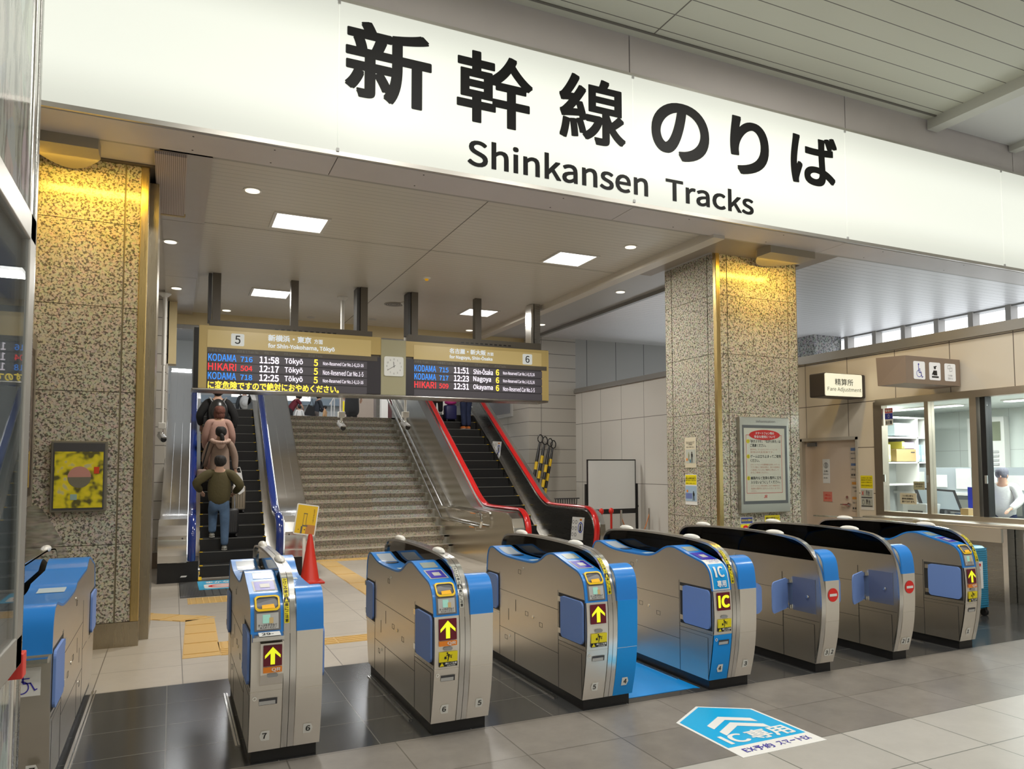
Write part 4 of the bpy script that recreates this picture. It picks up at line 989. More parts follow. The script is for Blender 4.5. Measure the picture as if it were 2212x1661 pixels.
            if arrow:
                ar = [(ac, zc+zh), (ac+aw, zc+zh*.05), (ac+aw, zc-zh*.30), (ac+aw*.28, zc+zh*.28), (ac+aw*.28, zc-zh), (ac-aw*.28, zc-zh), (ac-aw*.28, zc+zh*.28), (ac-aw, zc-zh*.30), (ac-aw, zc+zh*.05)]
                MB().add([fj(*p) for p in ar], [(0, 1, 2, 3), (0, 3, 4, 5, 6, 7), (0, 7, 8)]).build('indicator_arrow', LEDY, t)
            else:
                put(MB(), 'IC', fj, a0+.008, a1-.006, zB+.018, zT-.018, .05).build('indicator_text', LEDY, t)
            if qr:
                MB().grid(fj, a0, a1, zB-.034, zB-.004, 1, 1).build('code_strip', ORG, t)
                put(MB(), 'QR', lambda a, z: fj(a, z)+Vector((0, -.002, 0)), ac-.005, a1-.008, zB-.030, zB-.009, .03).build('lettering', WHITE, t)
            if not shelf:
                zz = zB-.045 if not qr else zB-.05
                MB().mapped(fj, [(a, b) for a, b in rrect(ac-.028, zz-.010, ac+.028, zz+.010, .0095)], [list(range(24))]).build('sensor_window', mat('sensor_grey', (.30, .30, .30), .25), t)
                z1 = zB-.068 if qr else zB-.062; z0_ = z1-.088; fk = fmap(x0, .009)
                MB().grid(fk, W*.17, W*.93, z0_+.028, z1, 1, 2).build('caution_label', YEL, t)
                MB().grid(fk, W*.17, W*.93, z0_, z0_+.028, 1, 2).build('caution_label', INK, t)
                fk2 = lambda a, z: fk(a, z)+Vector((0, -.0015, 0))
                runner(fk2, W*.54, z0_+.058, .058).build('running_figure', INK, t)
                mb = MB(); put(mb, '扉にご注意', fk2, W*.42, W*.90, z0_+.013, z0_+.025, .03); put(mb, 'CAUTION', fk2, W*.50, W*.84, z0_+.003, z0_+.010, .03); mb.build('lettering', WHITE, t)
                MB().add([fk2(W*.20, z0_+.004), fk2(W*.38, z0_+.004), fk2(W*.29, z0_+.026)], [(0, 1, 2)]).build('warning_triangle', YEL, t)
            else:
                MB().mapped(fj, [(a, b) for a, b in rrect(ac-.028, zB-.058, ac+.028, zB-.040, .0085)], [list(range(24))]).build('sensor_window', mat('sensor_grey', (.3, .3, .3)), t)
            # handle recess, lock, number
            ff = fmap(x0, .006)
            MB().grid(ff, W*.28, W*.86, .328, .362, 1, 1).build('pull_recess', DARKG, t)
            MB().grid(lambda a, z: ff(a, z)+Vector((0, -.001, 0)), W*.28, W*.80, .330, .350, 1, 1).build('pull_handle', LITEG, t)
            MB().ring(ff(W*.14, .368), (1, 0, 0), (0, 0, 1), .006, .011).build('key_lock', CHROME, t)
        if numL: hexnum(t, fmap(x0, .006), wl_*.48, .155, numL, True)
    elif right:
        # flat exit-only side
        fl = .003
        MB().box(xr0-.001, YF+.0, .45, xr0+.002, YF+.245, .715).build('pocket', FLAPPOCK if openL else GAP, t)
        side_seams(t, xr0+.002, -1)
        if openL:
            hp = Vector((xr0-.0, YF+.29, 0))
            # flap standing across the lane
            pts = rrect(-.38, .46, -.012, .70, .05)
            V = []; 
            for off in (0, .022): V += [(hp.x+a*.88+off*.47, hp.y+off*.88+a*.47, z) for a, z in pts]
            n = len(pts)
            fl = MB().add(V, [list(range(n)), [n+i for i in range(n)][::-1]]+[[i, (i+1) % n, n+(i+1) % n, n+i] for i in range(n)]).build('flap_door', FLAPB, t, smooth=True)
            for z in (.455, .66): MB().box(xr0-.03, YF+.265, z, xr0+.0, YF+.30, z+.03).build('hinge', CHROME, fl)
            MB().lathe([(.014, xr0-.004), (.010, xr0-.014)], (0, YF+.08, .575), 12, ax=0).build('stop_knob', CHROME, t)
    # right housing
    if wr:
        MB().prism([(YF+y, z-.004 if z > .6 else z) for y, z in PROFR], xr1, x1).build('housing', STEEL, t)
        MB().ribbon([(YF+y, z) for y, z in topR], xr1-.001, x1+.003, .013).build('top_cover', BLUE, t, smooth=True)
        fr_ = [(LEN-y, z) for y, z in back_s][::-1]
        MB().ribbon([(YF+y-.002, z) for y, z in cutp(fr_, .07, .396)], xr1+.002, x1, .01).build('lower_front_panel', CYAN if blueR else STEELF, t, label='bright blue lower front panel' if blueR else None)
        MB().ribbon([(YF+y-.002, z) for y, z in cutp(fr_, .40, .71)], xr1+.002, x1, .01).build('front_panel', CYAN if blueR else STEELF, t, label='bright blue front panel' if blueR else None)
        fmr = lambda a, z: Vector((xr1+a, YF+interp(fr_, 1, z)-.006, z))
        if noentry:
            cz = .60; c = fmr(wr*.52, cz); 
            MB().add([fmr(wr*.52+.052*math.cos(k*math.pi/12), cz+.052*math.sin(k*math.pi/12)) for k in range(24)], [list(range(24))]).build('no_entry_disc', RED, t)
            MB().grid(lambda a, z: fmr(a, z)+Vector((0, -.002, 0)), wr*.52-.038, wr*.52+.038, cz-.010, cz+.010, 1, 1).build('no_entry_bar', WHITE, t)
            hexnum(t, fmr, wr*.30, .155, numL, True); hexnum(t, fmr, wr*.72, .155, numR, False)
        else:
            hexnum(t, fmr, wr*.52, .165, numR, False)
        tmr = tmap(xr1, .002, topR)
        MB().grid(tmr, wr*.2, wr*.8, .70, .78, 1, 3).build('notice_label', mat('label_pale', (.5, .6, .66)), t)
        if openR:
            pts = rrect(.012, .46, .31, .70, .05); n = len(pts); V = []
            for off in (0, .022): V += [(x1+a*.80-off*.6, YF+.345+off*.8-a*.60, z) for a, z in pts]
            fl = MB().add(V, [list(range(n)), [n+i for i in range(n)][::-1]]+[[i, (i+1) % n, n+(i+1) % n, n+i] for i in range(n)]).build('flap_door', FLAPB, t, smooth=True)
            for z in (.455, .66): MB().box(x1, YF+.365, z, x1+.03, YF+.40, z+.03).build('hinge', CHROME, fl)
        door_recess(t, x1, 1, -.02 if not openR else 1.45, .33 if not openR else 1.68)
    # tape on the rim
    if tape:
        rr_ = low[:-1]+rimw
        rp = [(y-YF-.006, z) for y, z in rr_]
        am = amap(xr0, rp, .004); A = arc(rp)
        s70 = next(A[i] for i in range(len(rp)) if rp[i][1] > .70)
        ww = rw/n_
        m_ = YEL if tape != 'clear' else mat('tape_pale', (.62, .62, .55), .3)
        MB().grid(am, ww*.15, ww*.9, s70+.045, s70+.155, 1, 10).build('tape', m_, t)
        MB().grid(am, ww*.15, ww*.9, s70+.155, s70+.185, 1, 3).build('tape', INK, t)
        MB().grid(am, ww*.15, ww*.9, s70+.185, s70+.315, 1, 14).build('tape', m_, t)
        am2 = amap(xr0, rp, .0055); mb = MB()
        for i, ch in enumerate('扉にご注意'): put(mb, ch, am2, ww*.25, ww*.8, s70+.134-i*.021, s70+.152-i*.021, .02)
        for i, ch in enumerate('かけこみ禁止'): put(mb, ch, am2, ww*.25, ww*.8, s70+.294-i*.021, s70+.312-i*.021, .02)
        mb.build('lettering', INK, t)
        MB().add([am2(ww*.25, s70+.159), am2(ww*.8, s70+.159), am2(ww*.52, s70+.181)], [(0, 1, 2)]).build('warning_triangle', m_, t)
    return t
gate(.40, .165, .14, 'ticket gate of lanes 7 and 6, the only full one with a protruding ticket shelf', '7', '6', shelf=True, qr=True)
gate(1.42, .155, .145, 'ticket gate between lanes 6 and 5 showing a yellow arrow above an orange strip', '6', '5', qr=True, tape='clear')
gate(2.45, .16, .155, 'ticket gate between lanes 5 and 4 with a bright blue right front', '5', '4', blueR=True)
gate(3.48, .16, .15, 'ticket gate between lanes 4 and 3 marked IC with a blue lower left front', '4', '3', blueL=True, icface=True, arrow=False, openR=True)
gate(4.50, 0, .14, 'narrow ticket gate between lanes 3 and 2 with a red no entry disc', '3', '2', left=None, noentry=True, openL=True, openR=True, tape=False)
gate(5.355, 0, .14, 'narrow ticket gate between lanes 2 and 1 with a red no entry disc', '2', '1', left=None, noentry=True, openL=True, tape=False)
gate(6.18, .155, 0, 'rightmost ticket gate of lane 1 beside the blue suitcase', '1', '', right=False, qr=True)
# wide lane gate at the far left, half hidden by the marble pier
def wide_gate():
    t = thing('ticket_gate', (-.7, YF+.83, 0), 'leftmost wide-lane ticket gate with a wheelchair sign, partly behind the marble pier', 'ticket gate', 'automatic ticket gates in a row')
    x1 = -.505; x0 = -.74; xr = -.78
    pr = [(p[0] if p[0] < 1 else p[0]+.55, p[1]) for p in PROFR]; tp = [(p[0] if p[0] < 1 else p[0]+.55, p[1]) for p in topR]
    MB().prism([(YF+y, z-.004 if z > .6 else z) for y, z in pr], x0, x1).build('housing', STEEL, t)
    MB().ribbon([(YF+y, z) for y, z in tp], x0-.001, x1+.003, .013).build('top_cover', BLUE, t, smooth=True)
    MB().box(xr-.14, YF+.03, 0, x1-.015, YF+2.2, .075).build('kick_base', BLACK, t)
    MB().box(x1+.02, YF+.3, 0, x1+.034, YF+2.0, .008).box(x1+.042, YF+.3, 0, x1+.05, YF+2.0, .008).build('floor_track', STEELH, t)
    rim = [(YF+(y if y < 1 else y+.55), z+.0) for y, z in RIM]
    MB().prism([(y+.004, z-.006) for y, z in rim], xr, xr+.02).build('tinted_screen', KGLASS, t)
    MB().ribbon(rim, xr-.02, xr+.02, .016).build('rim', STEELH, t, smooth=True)
    for y in (.5, 1.9): MB().ell((xr, YF+y, 1.045), .030, .105, .026, 16, 8).build('indicator_lamp', WHITEP, t, smooth=True)
    sh = MB().prism([(YF-.115, .70), (YF-.115, .68), (YF-.03, .66), (YF-.03, .705)], x0, x1-.01).build('ticket_shelf', STEELH, t)
    MB().grid(lambda a, z: Vector((x0+a, YF-.062, z)), .06, .195, .52, .655, 1, 1).build('wheelchair_label', WHITE, t)
    cx, cz = x0+.13, .585; mb = MB(); y = YF-.064
    mb.ring((cx-.012, y, cz-.022), (1, 0, 0), (0, 0, 1), .026, .031).disc((cx-.008, y, cz+.05), (1, 0, 0), (0, 0, 1), .009)
    for q in ([(-.012, .042), (-.005, .042), (-.002, -.002), (-.009, -.002)], [(-.008, .022), (.02, .022), (.02, .017), (-.008, .017)], [(-.006, .0), (.025, .0), (.025, -.006), (-.006, -.006)], [(.02, .0), (.026, .0), (.044, -.035), (.038, -.037)], [(.038, -.036), (.052, -.030), (.053, -.035), (.040, -.041)]):
        mb.add([(cx+a, y, cz+b) for a, b in q], [(0, 1, 2, 3)])
    mb.build('wheelchair_symbol', PURP, t)
    fmr = lambda a, z: Vector((x0+a, YF-.05, z))
    hexnum(t, fmr, .17, .165, '7', False)
    door_recess(t, x1, 1, -.02, .36); door_recess(t, x1, 1, 1.9, 2.24); side_seams(t, x1, 1)
    for y in (.72, .75): pass
    MB().prism([(4.9, .95), (4.9, 1.38), (5.9, 1.37), (6.25, 1.31), (6.6, 1.22), (7.55, .95), (7.78, .86), (7.2, .88), (6.5, .94), (5.5, .97)], xr-.01, xr+.0).build('smoked_screen', SGLASS, t)
    MB().ribbon([(4.9, .965), (5.5, .985), (6.5, .955), (7.2, .895), (7.8, .84)], xr-.02, xr+.01, .02).build('screen_rail', STEELH, t)
    tmr = tmap(x0, .002, tp)
    MB().grid(tmr, .05, .19, .80, .92, 1, 3).build('notice_label', mat('label_pale', (.5, .6, .66)), t)
wide_gate()
# blue floor film of lane 4 and the arrow sticker in front
MB().prism([(2.86, 4.62), (3.42, 4.62), (3.46, 4.60), (3.46, 5.95), (2.86, 5.95)], 0, .003, ax=2).build('floor_film', CYAN, label='plain bright blue floor film in lane 4 between the gates', cat='floor film')
fsn = thing('floor_sticker', (3.16, 3.8, 0), 'house-shaped blue floor sticker with IC lettering in front of lane 4', 'floor sticker')
MB().prism([(2.85, 3.41), (3.47, 3.41), (3.47, 4.06), (3.17, 4.26), (2.86, 4.05)], 0, .003, ax=2).build('white_border', WHITE, fsn)
MB().prism([(2.87, 3.56), (3.45, 3.56), (3.45, 4.05), (3.17, 4.235), (2.88, 4.04)], .003, .0042, ax=2).build('blue_field', mat('sticker_cyan', (.0, .42, .80), .35), fsn)
flr = frame((2.87, 3.42, .0045), (1, 0, 0), (0, 1, 0), .001)
mb = MB()
for d in (0, .12):
    c = [(.12, .43+d-.06), (.29, .54+d-.06), (.46, .43+d-.06), (.46, .36+d-.06), (.29, .47+d-.06), (.12, .36+d-.06)]
    mb.add([flr(a, b) for a, b in c], [(0, 1, 4, 5), (1, 2, 3, 4)])
put(mb, 'IC', flr, .05, .21, .17, .31, .03); put(mb, '専用', flr, .235, .54, .165, .315, .03)
mb.build('lettering', WHITE, fsn)
mb = MB(); put(mb, 'EX予約', flr, .05, .26, .035, .10, .012); put(mb, 'スマートEX', flr, .30, .54, .04, .10, .012); mb.build('lettering', PURP, fsn)
# ================================================================== PEOPLE
SKIN = mat('skin', (.50, .30, .21), .55)
def skinmesh(name, chains, m, parent, sub=2, label=None):
    "chains: lists of (co, radius or (rx,ry)); equal coordinates are welded; first vertex is the root"
    vs = []; rs = []; idx = {}; es = []
    for ch in chains:
        pv = None
        for co, r in ch:
            k = tuple(round(c, 4) for c in co)
            if k not in idx: idx[k] = len(vs); vs.append(Vector(co)); rs.append(r)
            if pv is not None and pv != idx[k]: es.append((pv, idx[k]))
            pv = idx[k]
    me = bpy.data.meshes.new(name); me.from_pydata([tuple(v) for v in vs], es, []); me.materials.append(m); me.update()
    o = bpy.data.objects.new(name, me); COL.objects.link(o); o.parent = parent
    md = o.modifiers.new('skin', 'SKIN'); md.use_smooth_shade = True
    lay = me.skin_vertices[0] if me.skin_vertices else None
    if lay is None:
        bpy.context.view_layer.update(); lay = me.skin_vertices[0] if me.skin_vertices else None
    if lay is None:
        bm = bmesh.new(); bm.from_mesh(me); bm.verts.layers.skin.verify(); bm.to_mesh(me); bm.free(); lay = me.skin_vertices[0]
    for i, r in enumerate(rs):
        lay.data[i].radius = r if isinstance(r, tuple) else (r, r); lay.data[i].use_root = (i == 0)
    s = o.modifiers.new('subsurf', 'SUBSURF'); s.levels = sub; s.render_levels = sub
    if label: o['label'] = label
    return o
def V3(*a): return Vector(a)
def person(loc, h, rot, label, la=None, ra=None, lf=None, rf=None, lean=0.0, top=None, topw=1.0, skirt=None, trous=None, shoes=None, hair=None, hairstyle='short', hood=None, headtilt=0, face=True, bare_arms=False, group=None):
    "faces +y before rot; la/ra (elbow, wrist) and lf/rf (knee, ankle) in metres for a 1.7 m figure"
    root = thing('person', loc, label, 'person', group); root.rotation_euler = (0, 0, rot); k = h/1.7; root.scale = (k, k, k)
    WL[root] = Vector((0, 0, 0))
    la = la or (V3(-.25, .02, 1.08), V3(-.24, .12, .84)); ra = ra or (V3(.25, .02, 1.08), V3(.24, .12, .84))
    lf = lf or (V3(-.09, .02, .47), V3(-.095, -.02, .08)); rf = rf or (V3(.09, .02, .47), V3(.095, -.02, .08))
    L = math.sin(lean); Z = math.cos(lean)
    def T(x, y, z):
        "lean the trunk about the hip"
        dz = z-.9; return V3(x, y+dz*L, .9+dz*Z)
    pel, wai, che, nek, nk2, hed, htp = T(0, 0, .90), T(0, 0, 1.06), T(0, 0, 1.27), T(0, -.005, 1.41), T(0, .005, 1.475), T(0, .02+.05*headtilt, 1.565), T(0, .015+.09*headtilt, 1.63)
    shl, shr = T(-.175, 0, 1.375), T(.175, 0, 1.375); cl, cr = T(-.08, 0, 1.385), T(.08, 0, 1.385)
    hl, hr = V3(-.09, 0, .84), V3(.09, 0, .84)
    def hand(w, e):
        d = (w-e).normalized(); s = d.cross(V3(0, 0, 1)); s = s.normalized() if s.length > .1 else V3(1, 0, 0); nrm = s.cross(d)
        p = w+d*.075; out = [[(w, (.024, .018)), (p, (.034, .016))]]
        for i, ln in enumerate((.055, .068, .07, .06)):
            a = p+s*(i-1.5)*.017; out.append([(p, (.034, .016)), (a+d*.01, .0085), (a+d*ln*.6-nrm*.004, .008), (a+d*ln-nrm*.020, .007)])
        out.append([(w+d*.02, .018), (w+d*.045+s*.035, .011), (w+d*.085+s*.045-nrm*.01, .009)])
        out[0] = [(w, (.024, .018)), (w+d*.02, .018), (p, (.034, .016))]
        return out
    ch = [[(pel, (.145, .10)), (wai, (.125, .09)), (che, (.15, .105)), (nek, (.07, .06)), (nk2, .052), (hed, (.078, .092)), (htp, (.066, .075))],
          [(nek, (.07, .06)), (cl, .06), (shl, .055), (la[0], .042), (la[1], .028)], [(nek, (.07, .06)), (cr, .06), (shr, .055), (ra[0], .042), (ra[1], .028)],
          [(pel, (.145, .10)), (hl, .088), (lf[0], .058), (lf[1], .036)], [(pel, (.145, .10)), (hr, .088), (rf[0], .058), (rf[1], .036)]]
    for e, w in (la, ra):
        hc = hand(w, e); ch += hc
    body = skinmesh('body', ch, SKIN, root)
    if face:
        n = MB().add([hed+V3(-.012, .085, -.03), hed+V3(.012, .085, -.03), hed+V3(0, .112, -.032), hed+V3(0, .084, .02)], [(0, 1, 2), (0, 2, 3), (1, 3, 2), (0, 3, 1)]); 
        loc_part(n, 'nose', SKIN, root)
        e = MB()
        for s in (-1, 1): e.ell(hed+V3(s*.03, .082, .005), .011, .006, .006, 8, 6)
        loc_part(e, 'eyes', INK, root)
        loc_part(MB().ell(hed+V3(0, .082, -.052), .022, .006, .006, 10, 6), 'mouth', mat('lips', (.4, .13, .11), .5), root)
    e = MB()
    for s in (-1, 1): e.ell(hed+V3(s*.082, .0, -.01), .012, .022, .032, 8, 6)
    loc_part(e, 'ears', SKIN, root, True)
    if hair:
        m = mat('hair_%s' % hair[0], hair[1], .75, bump=.6, bscale=45)
        hb = MB()
        for kk in range(26):
            a = kk*2.4; q = kk/26
            hb.ell(hed+V3(.03*math.cos(a), -.022+.03*math.sin(a), .035+.016*math.sin(a*1.7)), .075+.01*math.cos(a), .092, .083, 12, 8)
        if hairstyle == 'short': hb.ell(hed+V3(0, -.05, -.012), .080, .062, .075, 14, 9)
        if hairstyle == 'bob':
            for kk in range(9):
                a = math.pi*(1.0+kk/8); hb.ell(hed+V3(.072*math.cos(a), -.02+.07*math.sin(a), -.035-.01*(kk % 2)), .034, .034, .085, 8, 7)
        if hairstyle == 'ponytail':
            hb.ell(hed+V3(0, -.05, -.005), .078, .06, .07, 14, 9)
        loc_part(hb, 'hair', m, root, True)
        if hairstyle == 'ponytail':
            skinmesh('ponytail', [[(hed+V3(.0, -.10, -.0), .022), (hed+V3(.02, -.145, -.05), .042), (hed+V3(.03, -.15, -.14), .045), (hed+V3(.035, -.13, -.23), .014)]], m, root)
            loc_part(MB().ell(hed+V3(0, -.118, .0), .034, .014, .03, 10, 6), 'hair_clip', CHROME, root)
    W = topw
    if top:
        m = mat('cloth_%s' % top[0], top[1], .85, bump=.35, bscale=25)
        lowc = [(V3(0, -.01, skirt), (.205*W, .16*W)), (V3(0, -.01, (skirt+.9)/2), (.19*W, .15*W))] if skirt else [(V3(0, 0, .76), (.145*W, .12*W))]
        tc = [lowc+[(T(0, 0, 1.02), (.172*W, .135*W)), (T(0, 0, 1.24), (.175*W, .125)), (T(0, 0, 1.36), (.11, .095)), (T(0, 0, 1.42), (.068, .064))]]
        el, er = la, ra
        if bare_arms: tc += [[(T(0, 0, 1.36), (.11, .095)), (cl, .075), (shl, .070), (shl.lerp(la[0], .6), .062)], [(T(0, 0, 1.36), (.11, .095)), (cr, .075), (shr, .070), (shr.lerp(ra[0], .6), .062)]]
        else:
            for c_, s_, (e_, w_) in ((cl, shl, la), (cr, shr, ra)):
                tc.append([(T(0, 0, 1.36), (.11, .095)), (c_, .078), (s_, .078*W), (e_, .068*W), (e_.lerp(w_, .85), .048*W), (e_.lerp(w_, .96), .036)])
        skinmesh('coat' if skirt else 'sweater', tc, m, root)
        if hood:
            mh = mat('cloth_%s' % hood[0], hood[1], .85)
            b = MB(); 
            for kk in range(15):
                a = math.pi*(.93+1.14*kk/14); b.ell(T(.145*math.cos(a), -.035+.11*math.sin(a), 1.425-.05*abs(math.sin(a))+.0), .05, .045, .04, 8, 6)
            loc_part(b, 'hood', mh, root, True)
            skinmesh('hood_drape', [[(T(0, -.12, 1.40), (.13, .04)), (T(0, -.15, 1.31), (.09, .035)), (T(0, -.14, 1.24), (.04, .02))]], mh, root)
    if trous:
        m = mat('cloth_%s' % trous[0], trous[1], .85, var=.2, vscale=9)
        tr = [[(V3(0, 0, 1.02), (.15, .115)), (V3(0, 0, .86), (.165, .125))]]
        for h_, (kn, an) in ((hl, lf), (hr, rf)): tr.append([(V3(0, 0, .86), (.165, .125)), (h_+V3(0, 0, -.06), .105), (kn, .084), (kn.lerp(an, .8), .070), (an+V3(0, 0, .0), .066)])
        skinmesh('trousers', tr, m, root)
    if shoes:
        m = mat('shoe_%s' % shoes[0], shoes[1], .5)
        for (kn, an) in (lf, rf):
            b = MB(); b.ell(an+V3(0, .055, -.035), .048, .135, .045, 14, 8, zcut=-.04); 
            s_ = loc_part(b, 'shoe', m, root, True)
            b = MB().ell(an+V3(0, .055, -.068), .050, .138, .014, 14, 6)
            loc_part(b, 'sole', WHITEP, s_, True)
    return root
def loc_part(mb, name, m, par, smooth=False):
    root = par
    WL[root] = WL.get(root, Vector((0, 0, 0)))
    o = mb.build(name, m, par, smooth=smooth); return o
def estep(i): return 12.32+(i*.174+.087)/.65, (i+1)*.174     # nosing y, tread height
OLIVE = ('olive', (.085, .070, .028)); JEAN = ('denim', (.10, .17, .29)); TAUPE = ('taupe', (.30, .215, .17)); PINKC = ('dusty_pink', (.43, .26, .215)); BLK = ('black', (.012, .012, .013))
BH = ('black', (.012, .010, .010)); RH = ('auburn', (.13, .045, .03))
person((.66, estep(1)[0]+.14, estep(1)[1]), 1.46, 0, 'person seen from behind in an olive green sweater and blue jeans',
       la=(V3(-.40, -.03, 1.20), V3(-.30, .16, 1.05)), ra=(V3(.36, -.05, 1.15), V3(.26, .17, 1.02)), lf=(V3(-.09, .20, .66), V3(-.10, .14, .30)), rf=(V3(.10, .03, .47), V3(.10, -.02, .08)),
       top=OLIVE, topw=1.25, trous=JEAN, shoes=('grey', (.38, .38, .35)), hair=BH, headtilt=.3, lean=.06)
person((.70, estep(4)[0]+.12, estep(4)[1]), 1.42, 0, 'person with a black ponytail in a taupe hooded coat on the escalator',
       la=(V3(-.27, .0, 1.10), V3(-.26, .16, .92)), ra=(V3(.27, .0, 1.10), V3(.28, -.02, .84)), top=TAUPE, topw=1.1, skirt=.45, hood=('pale_pink', (.50, .345, .28)), trous=('black', (.012, .012, .013)), shoes=BLK, hair=BH, hairstyle='ponytail')
person((.70, estep(6)[0]+.12, estep(6)[1]), 1.45, 0, 'person with short auburn hair in a dusty pink coat on the escalator',
       top=PINKC, topw=1.2, skirt=.35, trous=BLK, shoes=BLK, hair=RH, hairstyle='bob')
person((.70, estep(8)[0]+.12, estep(8)[1]), 1.50, 0, 'person in a black coat wearing a shiny black backpack on the escalator', top=BLK, topw=1.25, skirt=.5, trous=BLK, shoes=BLK, hair=BH,
       la=(V3(-.33, .0, 1.10), V3(-.30, .12, .90)), ra=(V3(.33, .0, 1.08), V3(.30, .05, .84)))
XR = P(528, 870, 1, 27.5).x
person((XR, 27.5, 2.79), 1.48, 0, 'person in dark clothes with a pale grey rucksack beyond the escalator top', top=('dark_slate', (.03, .035, .04)), topw=1.15, trous=BLK, shoes=BLK, hair=BH)
# what they carry
def carried(name, loc, label, cat): return thing(name, loc, label, cat)
def backpack(x, y, z, w_, h_, m, label, strap=BLACK):
    t = carried('backpack', (x, y, z), label, 'backpack')
    MB().ell((x, y, z), w_, .13, h_, 18, 12).build('bag', m, t, smooth=True)
    MB().ell((x, y-.10, z-.1*h_), w_*.72, .07, h_*.5, 14, 8).build('front_pocket', m, t, smooth=True)
    for s in (-1, 1): MB().tube([(x+s*w_*.5, y+.06, z+h_*.7), (x+s*w_*.8, y+.06, z+h_*1.12), (x+s*w_*.85, y+.16, z+h_*1.15)], .022, 6, r2=.01).build('strap', strap, t, smooth=True)
    MB().box(x-.004, y-.175, z-.25*h_, x+.004, y-.165, z+.25*h_).build('zip', LITEG, t)
bp = mat('backpack_black', (.02, .02, .02), .3)
backpack(.70, estep(8)[0]-.06, estep(8)[1]+1.02, .16, .23, bp, 'shiny black backpack on the person in the black coat', mat('strap_grey', (.3, .3, .3), .6))
backpack(XR, 27.32, 2.79+1.0, .17, .24, mat('rucksack_grey', (.38, .38, .37), .7), 'pale grey rucksack on the person beyond the escalator top')
# white carrier bag
yb, zb_ = estep(4)
yb += .06; zb_ -= .06
t = carried('plastic_bag', (.99, yb+.05, zb_+.5), 'white plastic carrier bag held by the person in the taupe coat', 'bag')
MB().add([(.93, yb+.02, zb_+.72), (1.03, yb+.02, zb_+.72), (1.08, yb-.02, zb_+.42), (1.0, yb-.03, zb_+.36), (.90, yb-.02, zb_+.44), (.93, yb+.08, zb_+.72), (1.03, yb+.08, zb_+.72), (1.08, yb+.12, zb_+.42), (1.0, yb+.12, zb_+.36), (.90, yb+.12, zb_+.44)],
         [(0, 1, 2, 3, 4), (9, 8, 7, 6, 5), (0, 5, 6, 1), (1, 6, 7, 2), (2, 7, 8, 3), (3, 8, 9, 4), (4, 9, 5, 0)]).build('bag', mat('bag_white_film', (.72, .72, .72), .4), t)
MB().tube([(.93, yb+.05, zb_+.72), (.96, yb+.03, zb_+.80), (1.0, yb+.05, zb_+.81), (1.03, yb+.05, zb_+.72)], .006, 5).build('handle', mat('bag_white_film', (.7, .7, .7)), t)
# suitcases
def suitcase(x, y, z, w_, d_, h_, m, label, ribs=0, handle=.35, rotz=0, trim=None):
    t = carried('suitcase', (x, y, z), label, 'suitcase')
    r = min(w_, d_)*.18
    MB().bbox(x-w_/2, y-d_/2, z+.05, x+w_/2, y+d_/2, z+h_, r).build('shell', m, t, smooth=True)
    if ribs:
        mb = MB()
        for i in range(ribs):
            u = x-w_/2+w_*(.14+.72*(i+.5)/ribs); mb.box(u-.006, y-d_/2-.004, z+.09, u+.006, y-d_/2+.002, z+h_-.04)
        mb.build('ribs', trim or m, t)
    for sx in (-1, 1):
        for sy in (-1, 1):
            MB().lathe([(.022, x+sx*(w_/2-.03)-.01), (.022, x+sx*(w_/2-.03)+.01)], (0, y+sy*(d_/2-.03), z+.022), 12, ax=0).build('wheel', BLACK, t)
            MB().box(x+sx*(w_/2-.03)-.012, y+sy*(d_/2-.03)-.012, z+.03, x+sx*(w_/2-.03)+.012, y+sy*(d_/2-.03)+.012, z+.06).build('wheel_fork', DARKG, t)
    if handle:
        MB().tube([(x-w_*.22, y, z+h_), (x-w_*.22, y, z+h_+handle), (x+w_*.22, y, z+h_+handle), (x+w_*.22, y, z+h_)], .009, 6).build('pull_handle', CHROME, t)
    return t
ys, zs = estep(2)
suitcase(.86, ys+.16, zs, .20, .20, .45, mat('suitcase_black', (.022, .022, .025), .35), 'black upright suitcase standing behind the legs of the person in jeans', ribs=5, handle=.34, trim=DARKG)
ys, zs = estep(4)
suitcase(.99, ys+.14, zs, .21, .18, .45, mat('suitcase_champagne', (.44, .38, .30), .28, .5), 'champagne coloured hard suitcase higher on the escalator', ribs=4, handle=0, trim=mat('suitcase_champagne_dark', (.22, .19, .15), .3, .5))
# shoulder bag of the ponytail person
t = carried('shoulder_bag', (.40, estep(4)[0], estep(4)[1]+.7), 'striped brown shoulder bag left of the ponytail person', 'bag')
MB().bbox(.36, estep(4)[0]-.02, estep(4)[1]+.55, .50, estep(4)[0]+.16, estep(4)[1]+.72, .03).build('bag', mat('bag_brown', (.25, .18, .15), .7), t)
MB().tube([(.42, estep(4)[0]+.05, estep(4)[1]+.72), (.53, estep(4)[0]+.06, estep(4)[1]+1.17)], .012, 6).build('strap', BLACK, t)
